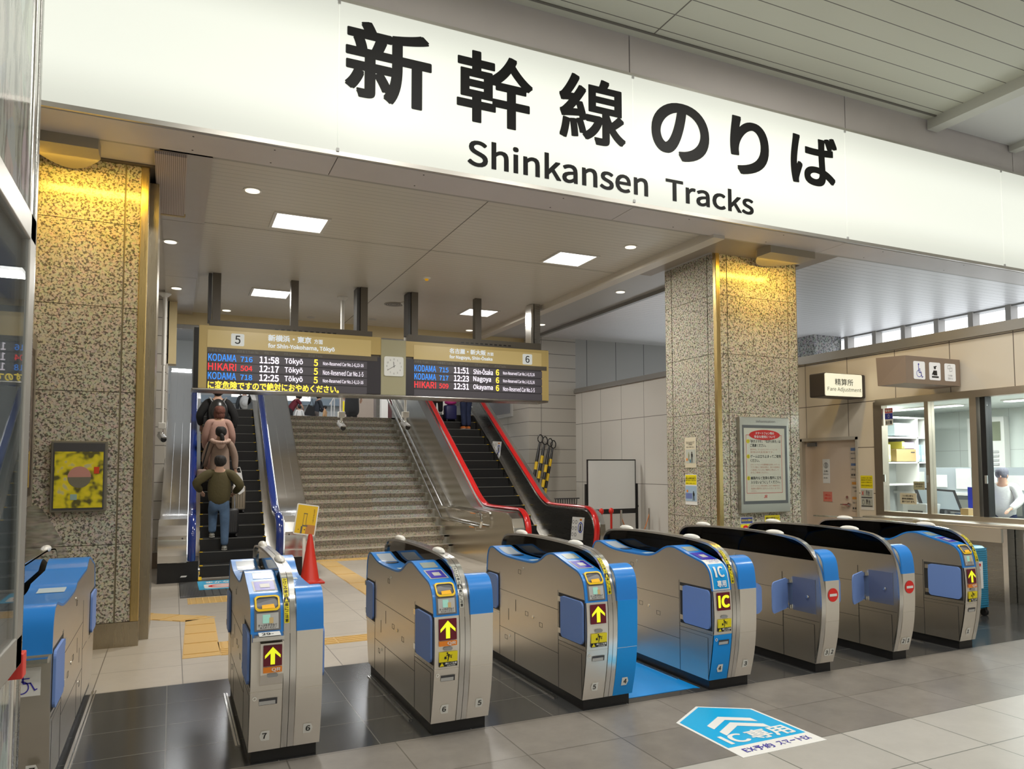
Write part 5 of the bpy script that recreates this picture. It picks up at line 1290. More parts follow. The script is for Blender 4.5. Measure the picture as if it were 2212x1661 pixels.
# --- red escalator passengers
yr, zr = estep(13)
person((5.83, yr+.12, zr), 1.43, 0.2, 'person in a white top and navy trousers pulling luggage up the red escalator', top=('white', (.62, .62, .60)), topw=1.15, trous=('navy', (.02, .03, .08)), shoes=('orange', (.7, .2, .05)), hair=BH,
       la=(V3(-.34, .02, 1.12), V3(-.42, .05, .98)), lf=(V3(-.07, .02, .47), V3(-.07, -.02, .08)), rf=(V3(.07, .02, .47), V3(.07, -.02, .08)))
suitcase(5.56, estep(14)[0]+.15, estep(14)[1], .26, .22, .38, mat('suitcase_navy', (.03, .03, .12), .4), 'navy and purple suitcase on the red escalator', ribs=0, handle=.28)
t = carried('cushion_bag', (5.56, estep(14)[0]+.12, estep(14)[1]+.43), 'bright pink patterned bag lying on the navy suitcase', 'bag')
MB().ell((5.56, estep(14)[0]+.12, estep(14)[1]+.44), .14, .11, .06, 14, 8).build('bag', mat('bag_pink', (.65, .05, .3), .6), t, smooth=True)
person((5.36, estep(15)[0]+.2, estep(15)[1]), 1.42, 0, 'person in a long brown coat beside the navy suitcase', top=('brown', (.16, .10, .065)), topw=1.15, skirt=.3, trous=BLK, shoes=('white', (.6, .6, .58)), hair=BH)
# --- upper floor
def up(px, Y): return P(px, 880, 1, Y).x
ZU = 2.79
person((up(760, 22), 22, ZU), 1.60, 0, 'person in a long black coat standing above the stairs', top=BLK, topw=1.25, skirt=.25, trous=BLK, shoes=BLK, hair=BH, la=(V3(-.33, .02, 1.1), V3(-.25, .1, .92)), ra=(V3(.33, .02, 1.1), V3(.30, .1, .84)))
person((up(625, 27.5), 27.5, ZU), 1.50, -1.2, 'person in a maroon shirt bending forward over a child above the stairs', top=('maroon', (.12, .01, .02)), topw=1.05, trous=BLK, shoes=BLK, hair=BH, lean=.65, bare_arms=True,
       la=(V3(-.22, .45, 1.02), V3(-.12, .55, .82)), ra=(V3(.22, .45, 1.02), V3(.1, .55, .82)))
person((up(647, 26.8), 26.8, ZU), .92, 0, 'small child with black hair and a white top above the stairs', top=('white', (.62, .62, .6)), trous=BLK, shoes=BLK, hair=BH)
person((up(682, 27.6), 27.6, ZU), 1.42, -1.3, 'person in a dark jacket carrying a black tote bag above the stairs', top=('charcoal', (.03, .035, .045)), topw=1.05, trous=('grey_brown', (.12, .10, .09)), shoes=BLK, hair=BH, lean=.22, la=(V3(-.2, .2, 1.05), V3(-.1, .38, .95)), ra=(V3(.2, .2, 1.05), V3(.1, .38, .95)))
person((up(702, 27), 27, ZU), .95, 1.2, 'child in a tan checked jacket facing the person with the tote bag', top=('tan_check', (.45, .27, .13)), trous=BLK, shoes=BLK, hair=BH)
person((up(842, 24), 24, ZU), 1.4, 0, 'person in a plum coat at the right end of the upper floor', top=('plum', (.13, .06, .06)), topw=1.2, skirt=.3, trous=BLK, shoes=BLK, hair=BH)
t = carried('tote_bag', (up(668, 27.2), 27.2, ZU+.9), 'black tote bag hanging from the person in the dark jacket', 'bag')
x_ = up(669, 27.2)
MB().prism([(x_-.2, ZU+.62), (x_+.16, ZU+.58), (x_+.14, ZU+.90), (x_-.06, ZU+.98)], 27.1, 27.25, ax=1).build('bag', BLACK, t)
MB().tube([(x_-.02, 27.17, ZU+.95), (x_+.08, 27.2, ZU+1.2), (x_+.13, 27.17, ZU+.92)], .012, 6).build('handle', BLACK, t)
# upper floor signs and fixtures
SL = mat('hanging_sign_lit', (.8, .8, .78), .4, emit=.9)
def hsign(px0, px1, Y, z0, z1, label, txts):
    x0 = P(px0, 860, 1, Y).x; x1 = P(px1, 860, 1, Y).x
    t = thing('hanging_sign', ((x0+x1)/2, Y, z1), label, 'sign')
    MB().box(x0, Y, z0, x1, Y+.15, z1).build('lit_box', SL, t)
    for x in (x0+.3, x1-.3): MB().box(x-.03, Y+.05, z1, x+.03, Y+.1, 6.15).build('hanger', MIDG, t)
    mb = MB()
    for s, a, b in txts: put(mb, s, frame((x0, Y, z0), (1, 0, 0), (0, 0, 1), .004), (x1-x0)*a, (x1-x0)*b, (z1-z0)*.32, (z1-z0)*.72, .01)
    mb.build('lettering', DARKG, t)
pz = lambda py, Y: P(640, py, 1, Y).z
hsign(592, 671, 29, pz(865.5, 29), pz(846, 29), 'lit hanging sign with a right-pointing arrow above the stairs', [('新幹線', .1, .35), ('→', .86, .95)])
hsign(500, 563, 29, pz(861, 29), pz(840, 29), 'lit hanging sign with a left-pointing arrow above the blue escalator', [('←', .05, .3)])
vm = thing('ticket_machine', (up(812, 25), 25, ZU), 'pale machine with a red side strip at the right of the upper floor', 'machine')
xa = up(800, 25); xb = up(818, 25)
MB().box(xa-.9, 25.05, ZU, xa-.02, 25.5, ZU+1.9).build('cabinet', mat('machine_pale_pink', (.60, .48, .46), .5), vm)
MB().box(xa, 25, ZU, xa+.11, 25.3, ZU+1.25).build('red_strip', RED, vm)
MB().ell((up(782, 25.2), 25, ZU+.75), .42, .04, .62, 20, 10).build('oval_panel', mat('machine_oval_beige', (.42, .35, .29), .5), vm)
pp = thing('metal_pillar', (up(828, 23), 23, ZU), 'stainless pillar standing behind the security camera pole above the stairs', 'pillar')
MB().box(up(812, 23), 23, ZU, up(826, 23), 23.3, 6.1).build('shaft', STEELD, pp)
MB().box(up(824, 22.6), 22.6, ZU, up(838, 22.6), 22.8, 4.35).build('white_panel', WHITEP, pp)
rl = thing('railing', (up(722, 24), 24, ZU), 'grey metal railing above the stairs left of the black coat', 'railing')
mb = MB().tube([(up(712, 24), 24, ZU+.75), (up(722, 24), 24, ZU+.98), (up(735, 24), 24, ZU+.98)], .02, 6)
MB().tube([(up(722, 24), 24, ZU), (up(722, 24), 24, ZU+.98)], .02, 6).tube([(up(716, 24), 24, ZU), (up(716, 24), 24, ZU+.85)], .02, 6).build('post', LITEG, rl); mb.build('top_rail', LITEG, rl)
ys_ = thing('notice_board', (up(742, 23), 23, ZU), 'small yellow notice beside the black coated person above the stairs', 'notice')
MB().box(up(738, 22.6), 22.6, ZU+.35, up(744, 22.6), 22.62, ZU+.75).build('notice_sheet', YEL, ys_)
MB().box(up(740, 22.6), 22.62, ZU, up(741.5, 22.6), 22.64, ZU+.7).build('stand', MIDG, ys_)
# ================================================================== CONE, SIGN STAND
cn = thing('traffic_cone', (1.76, 11.2, 0), 'red traffic cone beside the yellow framed sign at the stairs', 'traffic cone')
CR = mat('cone_red', (.62, .025, .01), .4)
MB().lathe([(.145, .03), (.125, .06), (.030, .65), (.022, .675), (.0, .682)], (1.76, 11.2, 0), 28).build('cone_body', CR, cn, smooth=True)
MB().bbox(1.58, 11.03, 0, 1.94, 11.37, .03, .012).build('base', CR, cn)
ss = thing('sign_stand', (1.74, 11.6, 0), 'tilted yellow suitcase notice on a white post beside the cone', 'sign stand')
MB().box(1.715, 11.58, 0, 1.755, 11.61, .70).build('post', WHITEP, ss); MB().bbox(1.6, 11.45, 0, 1.87, 11.75, .03, .01).build('base', WHITEP, ss)
import math as _m
a_ = _m.radians(-9); u_ = (math.cos(a_), 0, math.sin(a_)); v_ = (-math.sin(a_), .10, math.cos(a_))
fr_ = frame((1.725, 11.57, .64), u_, v_, 0)
def quad(mb, mp, x0, x1, z0, z1): return mb.add([mp(x0, z0), mp(x1, z0), mp(x1, z1), mp(x0, z1)], [(0, 1, 2, 3)])
def lf(k): return frame(Vector(fr_(0, 0))+Vector((0, -k, 0)), u_, v_, 0)
mb = MB(); c0 = [lf(.0)(x, z) for x, z in rrect(-.155, 0, .155, .44, .02)]; c1 = [lf(.02)(x, z) for x, z in rrect(-.155, 0, .155, .44, .02)]
n = len(c0); mb.add(c0+c1, [list(range(n)), [n+i for i in range(n)]]+[[i, (i+1) % n, (i+1) % n+n, i+n] for i in range(n)]); mb.build('frame', WHITEP, ss)
quad(MB(), lf(.021), -.138, .138, .017, .423).build('poster', mat('poster_amber', (.78, .50, .02), .35), ss)
quad(MB(), lf(.022), .01, .138, .017, .15).build('picture_suitcase', mat('poster_tan', (.50, .22, .06), .4), ss)
mb = MB(); quad(mb, lf(.0225), -.06, -.035, .017, .12); quad(mb, lf(.0225), -.045, .03, .12, .14); mb.build('picture_wheel_arch', mat('poster_grey', (.12, .11, .10), .4), ss)
mb = MB(); quad(mb, lf(.0225), -.042, -.036, .14, .30); quad(mb, lf(.0225), .0, .006, .14, .30); quad(mb, lf(.0225), -.045, .01, .30, .31); mb.build('picture_handle', DARKG, ss)
mb = MB(); mb.disc(lf(.023)(-.005, .075), u_, v_, .009).disc(lf(.023)(-.09, .07), u_, v_, .007)
for i, ch in enumerate('転落注意のお願い'): put(mb, ch, lf(.023), .088, .108, .36-i*.026, .38-i*.026, .0)
mb.build('lettering', mat('poster_brown_print', (.18, .06, .02), .5), ss)
# ================================================================== RIGHT OF THE STAIRS
# notices on the red escalator balustrade
def notice(X, q, label):
    "white pictogram notice on the inner wall of the red escalator"
    p = [P(px, py, 0, X) for px, py in q]
    t = thing('notice_sticker', p[0], label, 'notice')
    mp = lambda a, b: p[3].lerp(p[2], a).lerp(p[0].lerp(p[1], a), b)+Vector((-.003, 0, 0))
    mp2 = lambda a, b: mp(a, b)+Vector((-.002, 0, 0)); mp3 = lambda a, b: mp(a, b)+Vector((-.004, 0, 0))
    quad(MB(), mp, 0, 1, 0, 1).build('sheet', WHITE, t)
    mb = MB()
    for i in range(3):
        for j in range(2):
            c = (.12+.24*j, .22+.28*i); V = [mp2(c[0]+.09*r*math.cos(k*math.pi/8), c[1]+.085*r*math.sin(k*math.pi/8)) for r in (1, .72) for k in range(16)]
            mb.add(V, [[k, (k+1) % 16, (k+1) % 16+16, k+16] for k in range(16)])
    mb.build('pictograms', MIDG, t)
    V = [mp2(.74+.2*r*math.cos(k*math.pi/12), .55+.24*r*math.sin(k*math.pi/12)) for r in (1, .80) for k in range(24)]
    MB().add(V, [[k, (k+1) % 24, (k+1) % 24+24, k+24] for k in range(24)]).build('blue_ring', mat('pictogram_blue', (.02, .06, .5), .4), t)
    mb = MB(); quad(mb, mp3, .68, .80, .38, .62); mb.add([mp3(.74+.045*math.cos(k*math.pi/6), .67+.04*math.sin(k*math.pi/6)) for k in range(12)], [list(range(12))]); mb.build('standing_figure', INK, t)
    quad(MB(), mp3, .66, .82, .86, .93).build('orange_mark', ORG, t)
notice(6.168, [(1065, 953), (1084, 954), (1080, 990), (1062, 989)], 'white pictogram notice halfway up the red escalator wall')
notice(6.168, [(1237, 1116), (1263, 1118), (1259, 1167), (1233, 1164)], 'white pictogram notice near the foot of the red escalator')
# whiteboard
wb = thing('whiteboard', (7.35, 12.45, 0), 'blank white board on a black rolling frame by the right wall', 'whiteboard')
x0, x1 = 6.90, 7.92; y = 12.45; zb0 = .84
MB().box(x0, y-.012, .80, x1, y+.012, 1.72).build('board_face', mat('whiteboard_white', (.82, .84, .84), .12), wb)
MB().box(x0-.012, y-.018, 1.715, x1+.012, y+.018, 1.735).box(x0-.012, y-.018, .79, x1+.012, y+.018, .81).box(x0-.014, y-.018, .79, x0, y+.018, 1.735).box(x1, y-.018, .79, x1+.014, y+.018, 1.735).build('board_frame', BLACK, wb)
for x in (x0-.04, x1+.04):
    MB().box(x-.018, y-.02, .06, x+.018, y+.02, 1.28).build('leg', BLACK, wb); MB().bbox(x-.025, y-.25, .03, x+.025, y+.25, .07, .01).build('foot', BLACK, wb)
    MB().lathe([(.02, x-.03), (.02, x+.03)], (0, y, .85), 10, ax=0).build('knob', BLACK, wb)
    for yy in (-.22, .22): MB().lathe([(.022, x-.01), (.022, x+.01)], (0, y+yy, .022), 10, ax=0).build('castor', DARKG, wb)
MB().box(x0-.03, y-.03, .72, x1+.03, y+.03, .79).build('cross_bar', BLACK, wb)
# striped barrier bars leaning in the corner
YB = mat('barrier_yellow', (.85, .55, .01), .4)
bots = [(6.48, 14.5), (6.58, 14.56), (6.70, 14.5), (6.80, 14.6)]
tops = [(7.10, 14.93), (7.22, 14.95), (7.33, 14.93), (7.42, 14.95)]
lab = ['leftmost of four leaning', 'second from left of four leaning', 'third from left of four leaning', 'rightmost of four leaning']
for i in range(4):
    a = Vector((bots[i][0]+.05, bots[i][1], .05)); b = Vector((tops[i][0], tops[i][1]-.0, 2.12-.04*i))
    t = thing('barrier_pole', a, 'black and yellow striped pole, %s behind the red escalator' % lab[i], 'barrier pole', 'striped poles leaning in the corner')
    nb = 11
    mbk = MB()
    for k in range(nb):
        p, q = a.lerp(b, k/nb*.88), a.lerp(b, (k+1)/nb*.88)
        if (k+i) % 2: MB().tube([p, q], .036, 10).build('yellow_band', YB, t, smooth=True)
    mbk.tube([a, a.lerp(b, .88), b], [.034, .034, .02], 10).build('shaft', BLACK, t, smooth=True)
    c = b+Vector((.02, 0, .09)); pts = [c+Vector((.06*math.cos(k*math.pi/7), .01*math.sin(k), .085*math.sin(k*math.pi/7))) for k in range(15)]
    MB().tube(pts, .012, 6).build('rope_loop', BLACK, t, smooth=True)
# low folding rack behind the red escalator
rk = thing('folding_fence', (6.95, 12.9, 0), 'low dark folding fence between the striped poles and the whiteboard', 'fence')
mb = MB()
for i in range(9):
    xx = 6.62+.05*i; mb.tube([(xx, 13.2, .05), (xx+.05, 13.2, .98)], .010, 5).tube([(xx+.05, 13.22, .05), (xx, 13.22, .98)], .010, 5)
mb.build('slats', DARKG, rk); MB().box(6.6, 13.18, .98, 7.12, 13.24, 1.0).build('top_bar', DARKG, rk)
# stanchions with red knobs and orange cord
for (x, y, lb_) in ((6.75, 11.7, 'steel stanchion with a red knob, next to the red escalator newel'), (6.98, 11.75, 'steel stanchion with a red knob, left leg side of the whiteboard')):
    s_ = thing('stanchion', (x, y, 0), lb_, 'stanchion')
    MB().tube([(x, y, .02), (x, y, .78)], .02, 10).build('post', mat('stanchion_red', (.65, .03, .02), .4), s_, smooth=True); MB().ell((x, y, .82), .045, .045, .055, 14, 8).build('knob', mat('knob_red', (.8, .03, .02), .35), s_, smooth=True)
    MB().lathe([(.12, 0), (.10, .02), (.03, .03)], (x, y, 0), 20).build('base', MATS['stanchion_red'], s_)
for (x, y, lb_) in ((7.06, 11.55, 'plain steel stanchion left of the whiteboard leg holding an orange cord'), (8.0-.12, 11.9, 'plain steel stanchion right of the whiteboard against the wall')):
    s_ = thing('stanchion', (x, y, 0), lb_, 'stanchion')
    MB().tube([(x, y, .02), (x, y, .84)], .018, 10).build('post', CHROME, s_, smooth=True); MB().lathe([(.11, 0), (.10, .015), (.02, .03)], (x, y, 0), 20).build('base', CHROME, s_)
cd = MB(); cd.tube([(7.06+.82*u, 11.55+.35*u, .74-.50*4*u*(1-u)*.9) for u in [i/14 for i in range(15)]], .010, 6)
cd.build('cord', mat('cord_orange', (.62, .22, .07), .7), label='orange cord sagging between the two plain steel stanchions', cat='cord')
# dark framed glass case on the side wall above the red escalator
wf = thing('wall_frame', (6.88, 17.0, 2.9), 'reflective framed panel on the wall above the red handrail', 'frame')
MB().box(6.86, 15.9, 2.75, 6.90, 17.6, 3.45).build('frame', LITEG, wf); MB().box(6.855, 15.98, 2.82, 6.862, 17.52, 3.40).build('panel', mat('dim_glass', (.25, .26, .30), .15), wf)
# ================================================================== ITEMS ON THE COLUMNS
ic = thing('information_case', (7.1, 7.97, 1.0), 'metal framed glass notice case headed Information on the right granite column', 'notice case')
MB().bbox(6.675, 7.93, .98, 7.52, 7.998, 2.25, .008).build('case_body', steel('case_metal', (.50, .49, .45), .35), ic)
MB().box(6.72, 7.925, 1.10, 7.475, 7.93, 2.14).build('backing', MIDG, ic)
MB().box(6.735, 7.921, 1.14, 7.43, 7.925, 2.10).build('poster', mat('poster_cream', (.80, .74, .62), .5), ic)
fi = frame((6.735, 7.921, 1.14), (1, 0, 0), (0, 0, 1), .0015); fi2 = frame((6.735, 7.921, 1.14), (1, 0, 0), (0, 0, 1), .003)
mb = MB(); mb.disc(fi(.35, .87), (1, 0, 0), (0, 0, 1), .265, 32, .068)
for a in ((.03, .035, .10, .87), (.635, .64, .10, .87)): quad(mb, fi, a[0], a[1], a[2], a[3])
quad(mb, fi, .03, .64, .10, .105); quad(mb, fi, .03, .10, .865, .87); quad(mb, fi, .60, .64, .865, .87)
put(mb, 'JR', fi, .315, .375, .035, .075, .03)
mb.build('red_design', RED, ic)
mb = MB(); put(mb, 'スマートフォン等の', fi2, .19, .51, .875, .912, .02); put(mb, '安全な使用について', fi2, .17, .53, .828, .865, .02); mb.build('lettering', WHITE, ic)
mb = MB()
for s, a, b, z in (('「歩きスマホ」「ながら歩き」は', .10, .62, .765), ('ご遠慮ください。', .10, .37, .71), ('ゲームは立ち止まってご使用', .10, .62, .565), ('ください。', .10, .25, .51), ('線路内など危険な箇所に立ち', .10, .62, .28), ('入らないようにしてください。', .10, .60, .225)): put(mb, s, fi, a, b, z, z+.042, .015)
mb.build('lettering', INK, ic)
mb = MB()
for s, a, b, z in (('歩行中の、ゲームなどスマートフォンの', .10, .56, .665), ('使用は大変危険です。', .10, .50, .63), ('スマートフォンの位置情報を利用したゲーム', .10, .60, .465), ('アプリ等をご使用の際は、他のお客様の', .10, .60, .43), ('ご迷惑にならない場所に停止して', .10, .58, .395), ('からご使用ください。', .10, .40, .36), ('スマートフォン等を使用しながら線路内など', .10, .60, .185), ('危険な箇所に立ち入らないように', .10, .60, .15), ('ください。', .10, .2, .118)): put(mb, s, fi, a, b, z, z+.024, .0)
mb.build('small_print', mat('salmon_print', (.62, .30, .22), .5), ic)
mb = MB()
for z in (.785, .585, .30): mb.disc(fi(.065, z), (1, 0, 0), (0, 0, 1), .028, 20)
mb.build('yellow_dots', YEL, ic)
mb = MB()
for z in (.785, .585, .30): put(mb, '!', fi2, .060, .070, z-.018, z+.018, .02)
mb.build('marks', INK, ic)
MB().box(6.72, 7.915, 1.10, 7.475, 7.918, 2.14).build('glass_front', CGLASS, ic)
put(MB(), 'Information', frame((6.95, 7.929, 2.175), (1, 0, 0), (0, 0, 1), .002), 0, .33, 0, .035, 0).build('lettering', MIDG, ic)
def poster_y(name, x0, x1, z0, z1, y, label, layers, cat='poster'):
    "flat sheet on a wall facing the hall (-y)"
    t = thing(name, ((x0+x1)/2, y, z0), label, cat)
    MB().box(x0, y-.004, z0, x1, y, z1).build('sheet', WHITE, t)
    fp = frame((x0, y-.004, z0), (1, 0, 0), (0, 0, 1), .0015); fq = frame((x0, y-.004, z0), (1, 0, 0), (0, 0, 1), .003)
    paint(t, fp, fq, x1-x0, z1-z0, layers); return t
def poster_x(name, X, y0, y1, z0, z1, label, layers, cat='poster', sheet=None):
    "flat sheet on a wall facing -x; u runs towards -y"
    t = thing(name, (X, (y0+y1)/2, z0), label, cat)
    MB().box(X-.004, y0, z0, X, y1, z1).build('sheet', sheet or WHITE, t)
    fp = frame((X-.004, y1, z0), (0, -1, 0), (0, 0, 1), .0015); fq = frame((X-.004, y1, z0), (0, -1, 0), (0, 0, 1), .003)
    paint(t, fp, fq, y1-y0, z1-z0, layers); return t
def paint(t, fp, fq, W, H, layers):
    fp0, fq0 = fp, fq; nn = (fq0(0, 0)-fp0(0, 0)).normalized()
    for kk, L in enumerate(layers):
        fp = lambda a, b, kk=kk: fp0(a, b)+nn*.0004*kk
        fq = lambda a, b, kk=kk: fq0(a, b)+nn*.0004*kk
        if L[0] == 'q': quad(MB(), fp, W*L[1], W*L[2], H*L[3], H*L[4]).build(L[6] if len(L) > 6 else 'colour_field', L[5], t)
        elif L[0] == 't': put(MB(), L[5], fq, W*L[1], W*L[2], H*L[3], H*L[4], .02).build('lettering', L[6], t)
        elif L[0] == 'd':
            o_, (du, dv) = fq(W*L[1], H*L[2]), L[3]
            MB().add([fq(W*L[1]+W*du*math.cos(k*math.pi/10), H*L[2]+H*dv*math.sin(k*math.pi/10)) for k in range(20)], [list(range(20))]).build('round_mark', L[4], t)
        elif L[0] == 'r':
            MB().add([fq(W*L[1]+W*L[3][0]*r*math.cos(k*math.pi/12), H*L[2]+H*L[3][1]*r*math.sin(k*math.pi/12)) for r in (1, .78) for k in range(24)], [[k, (k+1) % 24, (k+1) % 24+24, k+24] for k in range(24)]).build('ring_mark', L[4], t)
        elif L[0] == 'f':
            fig = [[(-.5, .55), (.5, .55), (.4, .0), (-.4, .0)], [(-.4, .05), (-.05, .05), (-.2, -.95), (-.5, -.95)], [(.05, .05), (.4, .05), (.75, -.9), (.45, -.95)], [(.4, .5), (.6, .5), (.9, .0), (.7, -.05)]]
            mb = MB()
            for q in fig: mb.add([fq(W*(L[1]+L[3]*a*.5), H*(L[2]+L[4]*b*.5)) for a, b in q], [(0, 1, 2, 3)])
            mb.add([fq(W*(L[1]+L[3]*.16*math.cos(k*math.pi/6)), H*(L[2]+L[4]*(.36+.09*math.sin(k*math.pi/6)))) for k in range(12)], [list(range(12))]); mb.build('figure', L[5], t)
CREAM = mat('cream_print', (.66, .60, .45), .5); PBLUE = mat('poster_pale_blue', (.35, .48, .62), .5); PGRY = mat('poster_pale_grey', (.48, .50, .45), .5); TEAL = mat('poster_teal', (.10, .24, .32), .5)
poster_x('warning_poster', 6.376, 8.47, 8.72, 1.58, 1.995, 'cream poster of a walking traveller, upper one on the left face of the right column',
         [('q', 0, 1, 0, 1, CREAM), ('t', .15, .85, .79, .84, '歩きスマホはおやめください', INK), ('t', .12, .9, .84, .87, 'キャリーバッグを', INK), ('t', .3, .7, .74, .78, 'ご利用時は', INK), ('t', .15, .85, .66, .70, '足元にご注意ください', INK), ('q', .08, .95, .15, .60, PGRY), ('f', .64, .35, .25, .40, INK), ('q', .42, .55, .17, .27, TEAL), ('f', .36, .38, .18, .30, mat('poster_olive', (.3, .3, .15), .5)), ('d', .2, .27, (.06, .05), ORG)])
poster_x('warning_poster', 6.376, 8.46, 8.725, 1.075, 1.49, 'yellow and blue train platform poster, lower one on the left face of the right column',
         [('q', .03, .97, .66, .98, YEL), ('t', .1, .9, .90, .93, 'ホーム上での', INK), ('t', .05, .95, .84, .89, '駆け込み乗車は危険です', INK), ('t', .05, .95, .78, .83, 'おやめください', INK), ('t', .1, .9, .69, .72, '列車にご注意ください', INK), ('q', .03, .97, .12, .62, PBLUE), ('q', .05, .6, .2, .38, mat('poster_steel_blue', (.15, .2, .45), .5)), ('f', .72, .30, .25, .34, INK), ('d', .2, .45, (.07, .045), ORG)])
poster_y('information_sheet', 6.71, 6.92, .84, .93, 7.996, 'blue headed notice under the information case, left one', [('q', .04, .96, .08, .92, mat('notice_navy', (.05, .07, .28), .5)), ('t', .08, .92, .35, .7, '安全のために荷物から', YEL)], 'notice')
poster_y('information_sheet', 6.71, 6.98, .60, .835, 7.996, 'yellow notice with a red burst just below the blue headed notice', [('q', 0, 1, 0, 1, YEL), ('d', .3, .82, (.16, .13), RED), ('d', .3, .72, (.12, .09), WHITE), ('t', .5, .95, .75, .92, 'ご注意', RED)], 'notice')
poster_y('information_sheet', 7.12, 7.38, .66, .94, 7.996, 'yellow notice under the information case, right one', [('q', 0, 1, 0, 1, YEL), ('q', .05, .95, .05, .62, CREAM), ('t', .06, .94, .80, .92, '駅構内での迷惑行為について', INK), ('t', .2, .9, .68, .76, 'お願い', INK), ('r', .14, .52, (.07, .06), RED), ('t', .25, .9, .48, .56, '禁止行為', RED)], 'notice')
# blurred yellow poster case on the left column
yc = thing('poster_case', (-.74, 7.96, 1.22), 'dark framed poster of blurred yellow patches on the left granite column', 'poster case')
MB().bbox(-.955, 7.93, 1.225, -.525, 8.0, 1.85, .008).build('case_frame', mat('case_grey_brown', (.15, .14, .11), .4), yc)
MB().box(-.935, 7.925, 1.245, -.545, 7.93, 1.83).build('header', DARKG, yc)
ym = MATS.get('blurred_yellow') or nmat('blurred_yellow')[0]
t_ = ym.node_tree; b_ = t_.nodes['Principled BSDF']; tc_ = t_.nodes.new('ShaderNodeTexCoord'); n_1 = t_.nodes.new('ShaderNodeTexNoise'); n_1.inputs['Scale'].default_value = 14; n_1.inputs['Detail'].default_value = 1
cr_ = t_.nodes.new('ShaderNodeValToRGB'); e_ = cr_.color_ramp.elements; e_[0].position = .36; e_[0].color = (.10, .09, .02, 1); e_[1].position = .5; e_[1].color = (.62, .54, .01, 1); k_ = e_.new(.66); k_.color = (.75, .62, .02, 1); k_ = e_.new(.75); k_.color = (.5, .48, .25, 1)
t_.links.new(tc_.outputs['Object'], n_1.inputs['Vector']); t_.links.new(n_1.outputs['Fac'], cr_.inputs[0]); t_.links.new(cr_.outputs[0], b_.inputs['Base Color'])
MB().box(-.925, 7.921, 1.26, -.555, 7.925, 1.755).build('poster', ym, yc)
MB().add([(-.735+.09*math.cos(k*math.pi/12), 7.919, 1.53+.095*math.sin(k*math.pi/12)) for k in range(13)], [list(range(13))]).build('round_patch', mat('patch_pink', (.50, .24, .20), .5), yc)
MB().add([(-.735+.09*math.cos(k*math.pi/12), 7.919, 1.53+.095*math.sin(k*math.pi/12)) for k in range(12, 25)], [list(range(13))]).build('round_patch', mat('patch_grey', (.16, .15, .11), .5), yc)
MB().box(-.625, 7.918, 1.56, -.585, 7.92, 1.62).build('red_patch', mat('patch_red', (.6, .05, .01), .5), yc)
MB().box(-.80, 7.918, 1.33, -.75, 7.92, 1.38).build('blue_patch', mat('patch_blue', (.28, .42, .38), .5), yc)
# green-yellow poster edge beyond the left column
ge = thing('side_poster', (-1.28, 9.9, 1.2), 'green and yellow poster seen edge-on just past the left column', 'poster')
MB().box(-.2, 9.12, 1.15, -.185, 9.5, 2.45).build('sheet', mat('poster_lime', (.45, .55, .03), .5), ge)
MB().box(-.184, 9.12, 1.2, -.182, 9.5, 1.75).build('green_field', mat('poster_green', (.12, .28, .06), .5), ge)
# small socket plate on the left tile wall
so = thing('wall_socket', (-.25, 13.97, .3), 'small beige socket plate low on the left tiled wall', 'socket')
MB().bbox(-.34, 13.985, .28, -.22, 14.0, .48, .004).build('plate', mat('socket_beige', (.45, .40, .32), .4), so); MB().box(-.30, 13.98, .36, -.26, 13.986, .40).build('outlet', MIDG, so)
# ================================================================== MARBLE PIER AND DISPLAY CASE AT THE LEFT EDGE
GRM = granite('pier_marble', (.40, .42, .38), (.30, .32, .29), (.16, .17, .16), 9, .07)
t_ = GRM.node_tree
for nn_ in t_.nodes:
    if nn_.type == 'TEX_NOISE':
        mp_ = t_.nodes.new('ShaderNodeMapping'); mp_.inputs['Scale'].default_value = (3, 3, .6)
        l_ = nn_.inputs['Vector'].links[0]; t_.links.new(l_.from_socket, mp_.inputs[0]); t_.links.new(mp_.outputs[0], nn_.inputs['Vector']); nn_.inputs['Detail'].default_value = 6
pr = thing('marble_pier', (-.6, 2.3, 0), 'polished grey marble pier with steel edge strips at the left edge', 'pier')
MB().box(-.95, .3, 0, -.462, 3.13, 6.3).build('marble_slab', GRM, pr)
MB().bbox(-.482, 3.10, 0, -.455, 3.15, 6.3, .006).build('edge_strip', STEELH, pr)
MB().bbox(-.482, 3.17, 0, -.452, 3.22, 6.3, .008).build('edge_strip', steel('strip_dark', (.4, .4, .38), .25), pr)
MB().box(-.95, 3.13, 0, -.475, 3.2, 6.3).build('end_face', GRM, pr)
cs = thing('display_case', (-.45, 2.0, 1.0), 'steel framed glass display case on the marble pier reflecting the departure board', 'display case')
CSF = mat('case_frame_metal', (.45, .44, .41), .38, .6)
yA, yB, zA, zB2 = .9, 2.98, .98, 2.42
def bev(mb, x0, x1, y0, y1, z0, z1): return mb.bbox(x0, y0, z0, x1, y1, z1, .006)
MB().bbox(-.456, yA, zB2-.09, -.42, yB, zB2, .006).build('case_frame', CSF, cs); MB().bbox(-.456, yA, zA, -.42, yB, zA+.10, .006).build('case_frame', CSF, cs); MB().bbox(-.456, yB-.10, zA, -.42, yB, zB2, .006).build('case_frame', CSF, cs)
MB().box(-.452, yA, zA+.08, -.446, yB-.09, zB2-.08).build('poster', mat('case_poster', (.72, .78, .84), .5, var=.12, vscale=2), cs)
MB().box(-.4459, 2.45, 2.10, -.4452, 2.80, 2.25).build('poster_blue_patch', mat('patch_sky', (.10, .25, .55), .5), cs)
MB().box(-.430, yA, zA+.09, -.426, yB-.09, zB2-.08).build('glass', CGLASS, cs)
MB().bbox(-.462, 2.985, .93, -.416, 3.05, 1.01, .004).build('latch', mat('latch_red', (.7, .05, .04), .4), cs)
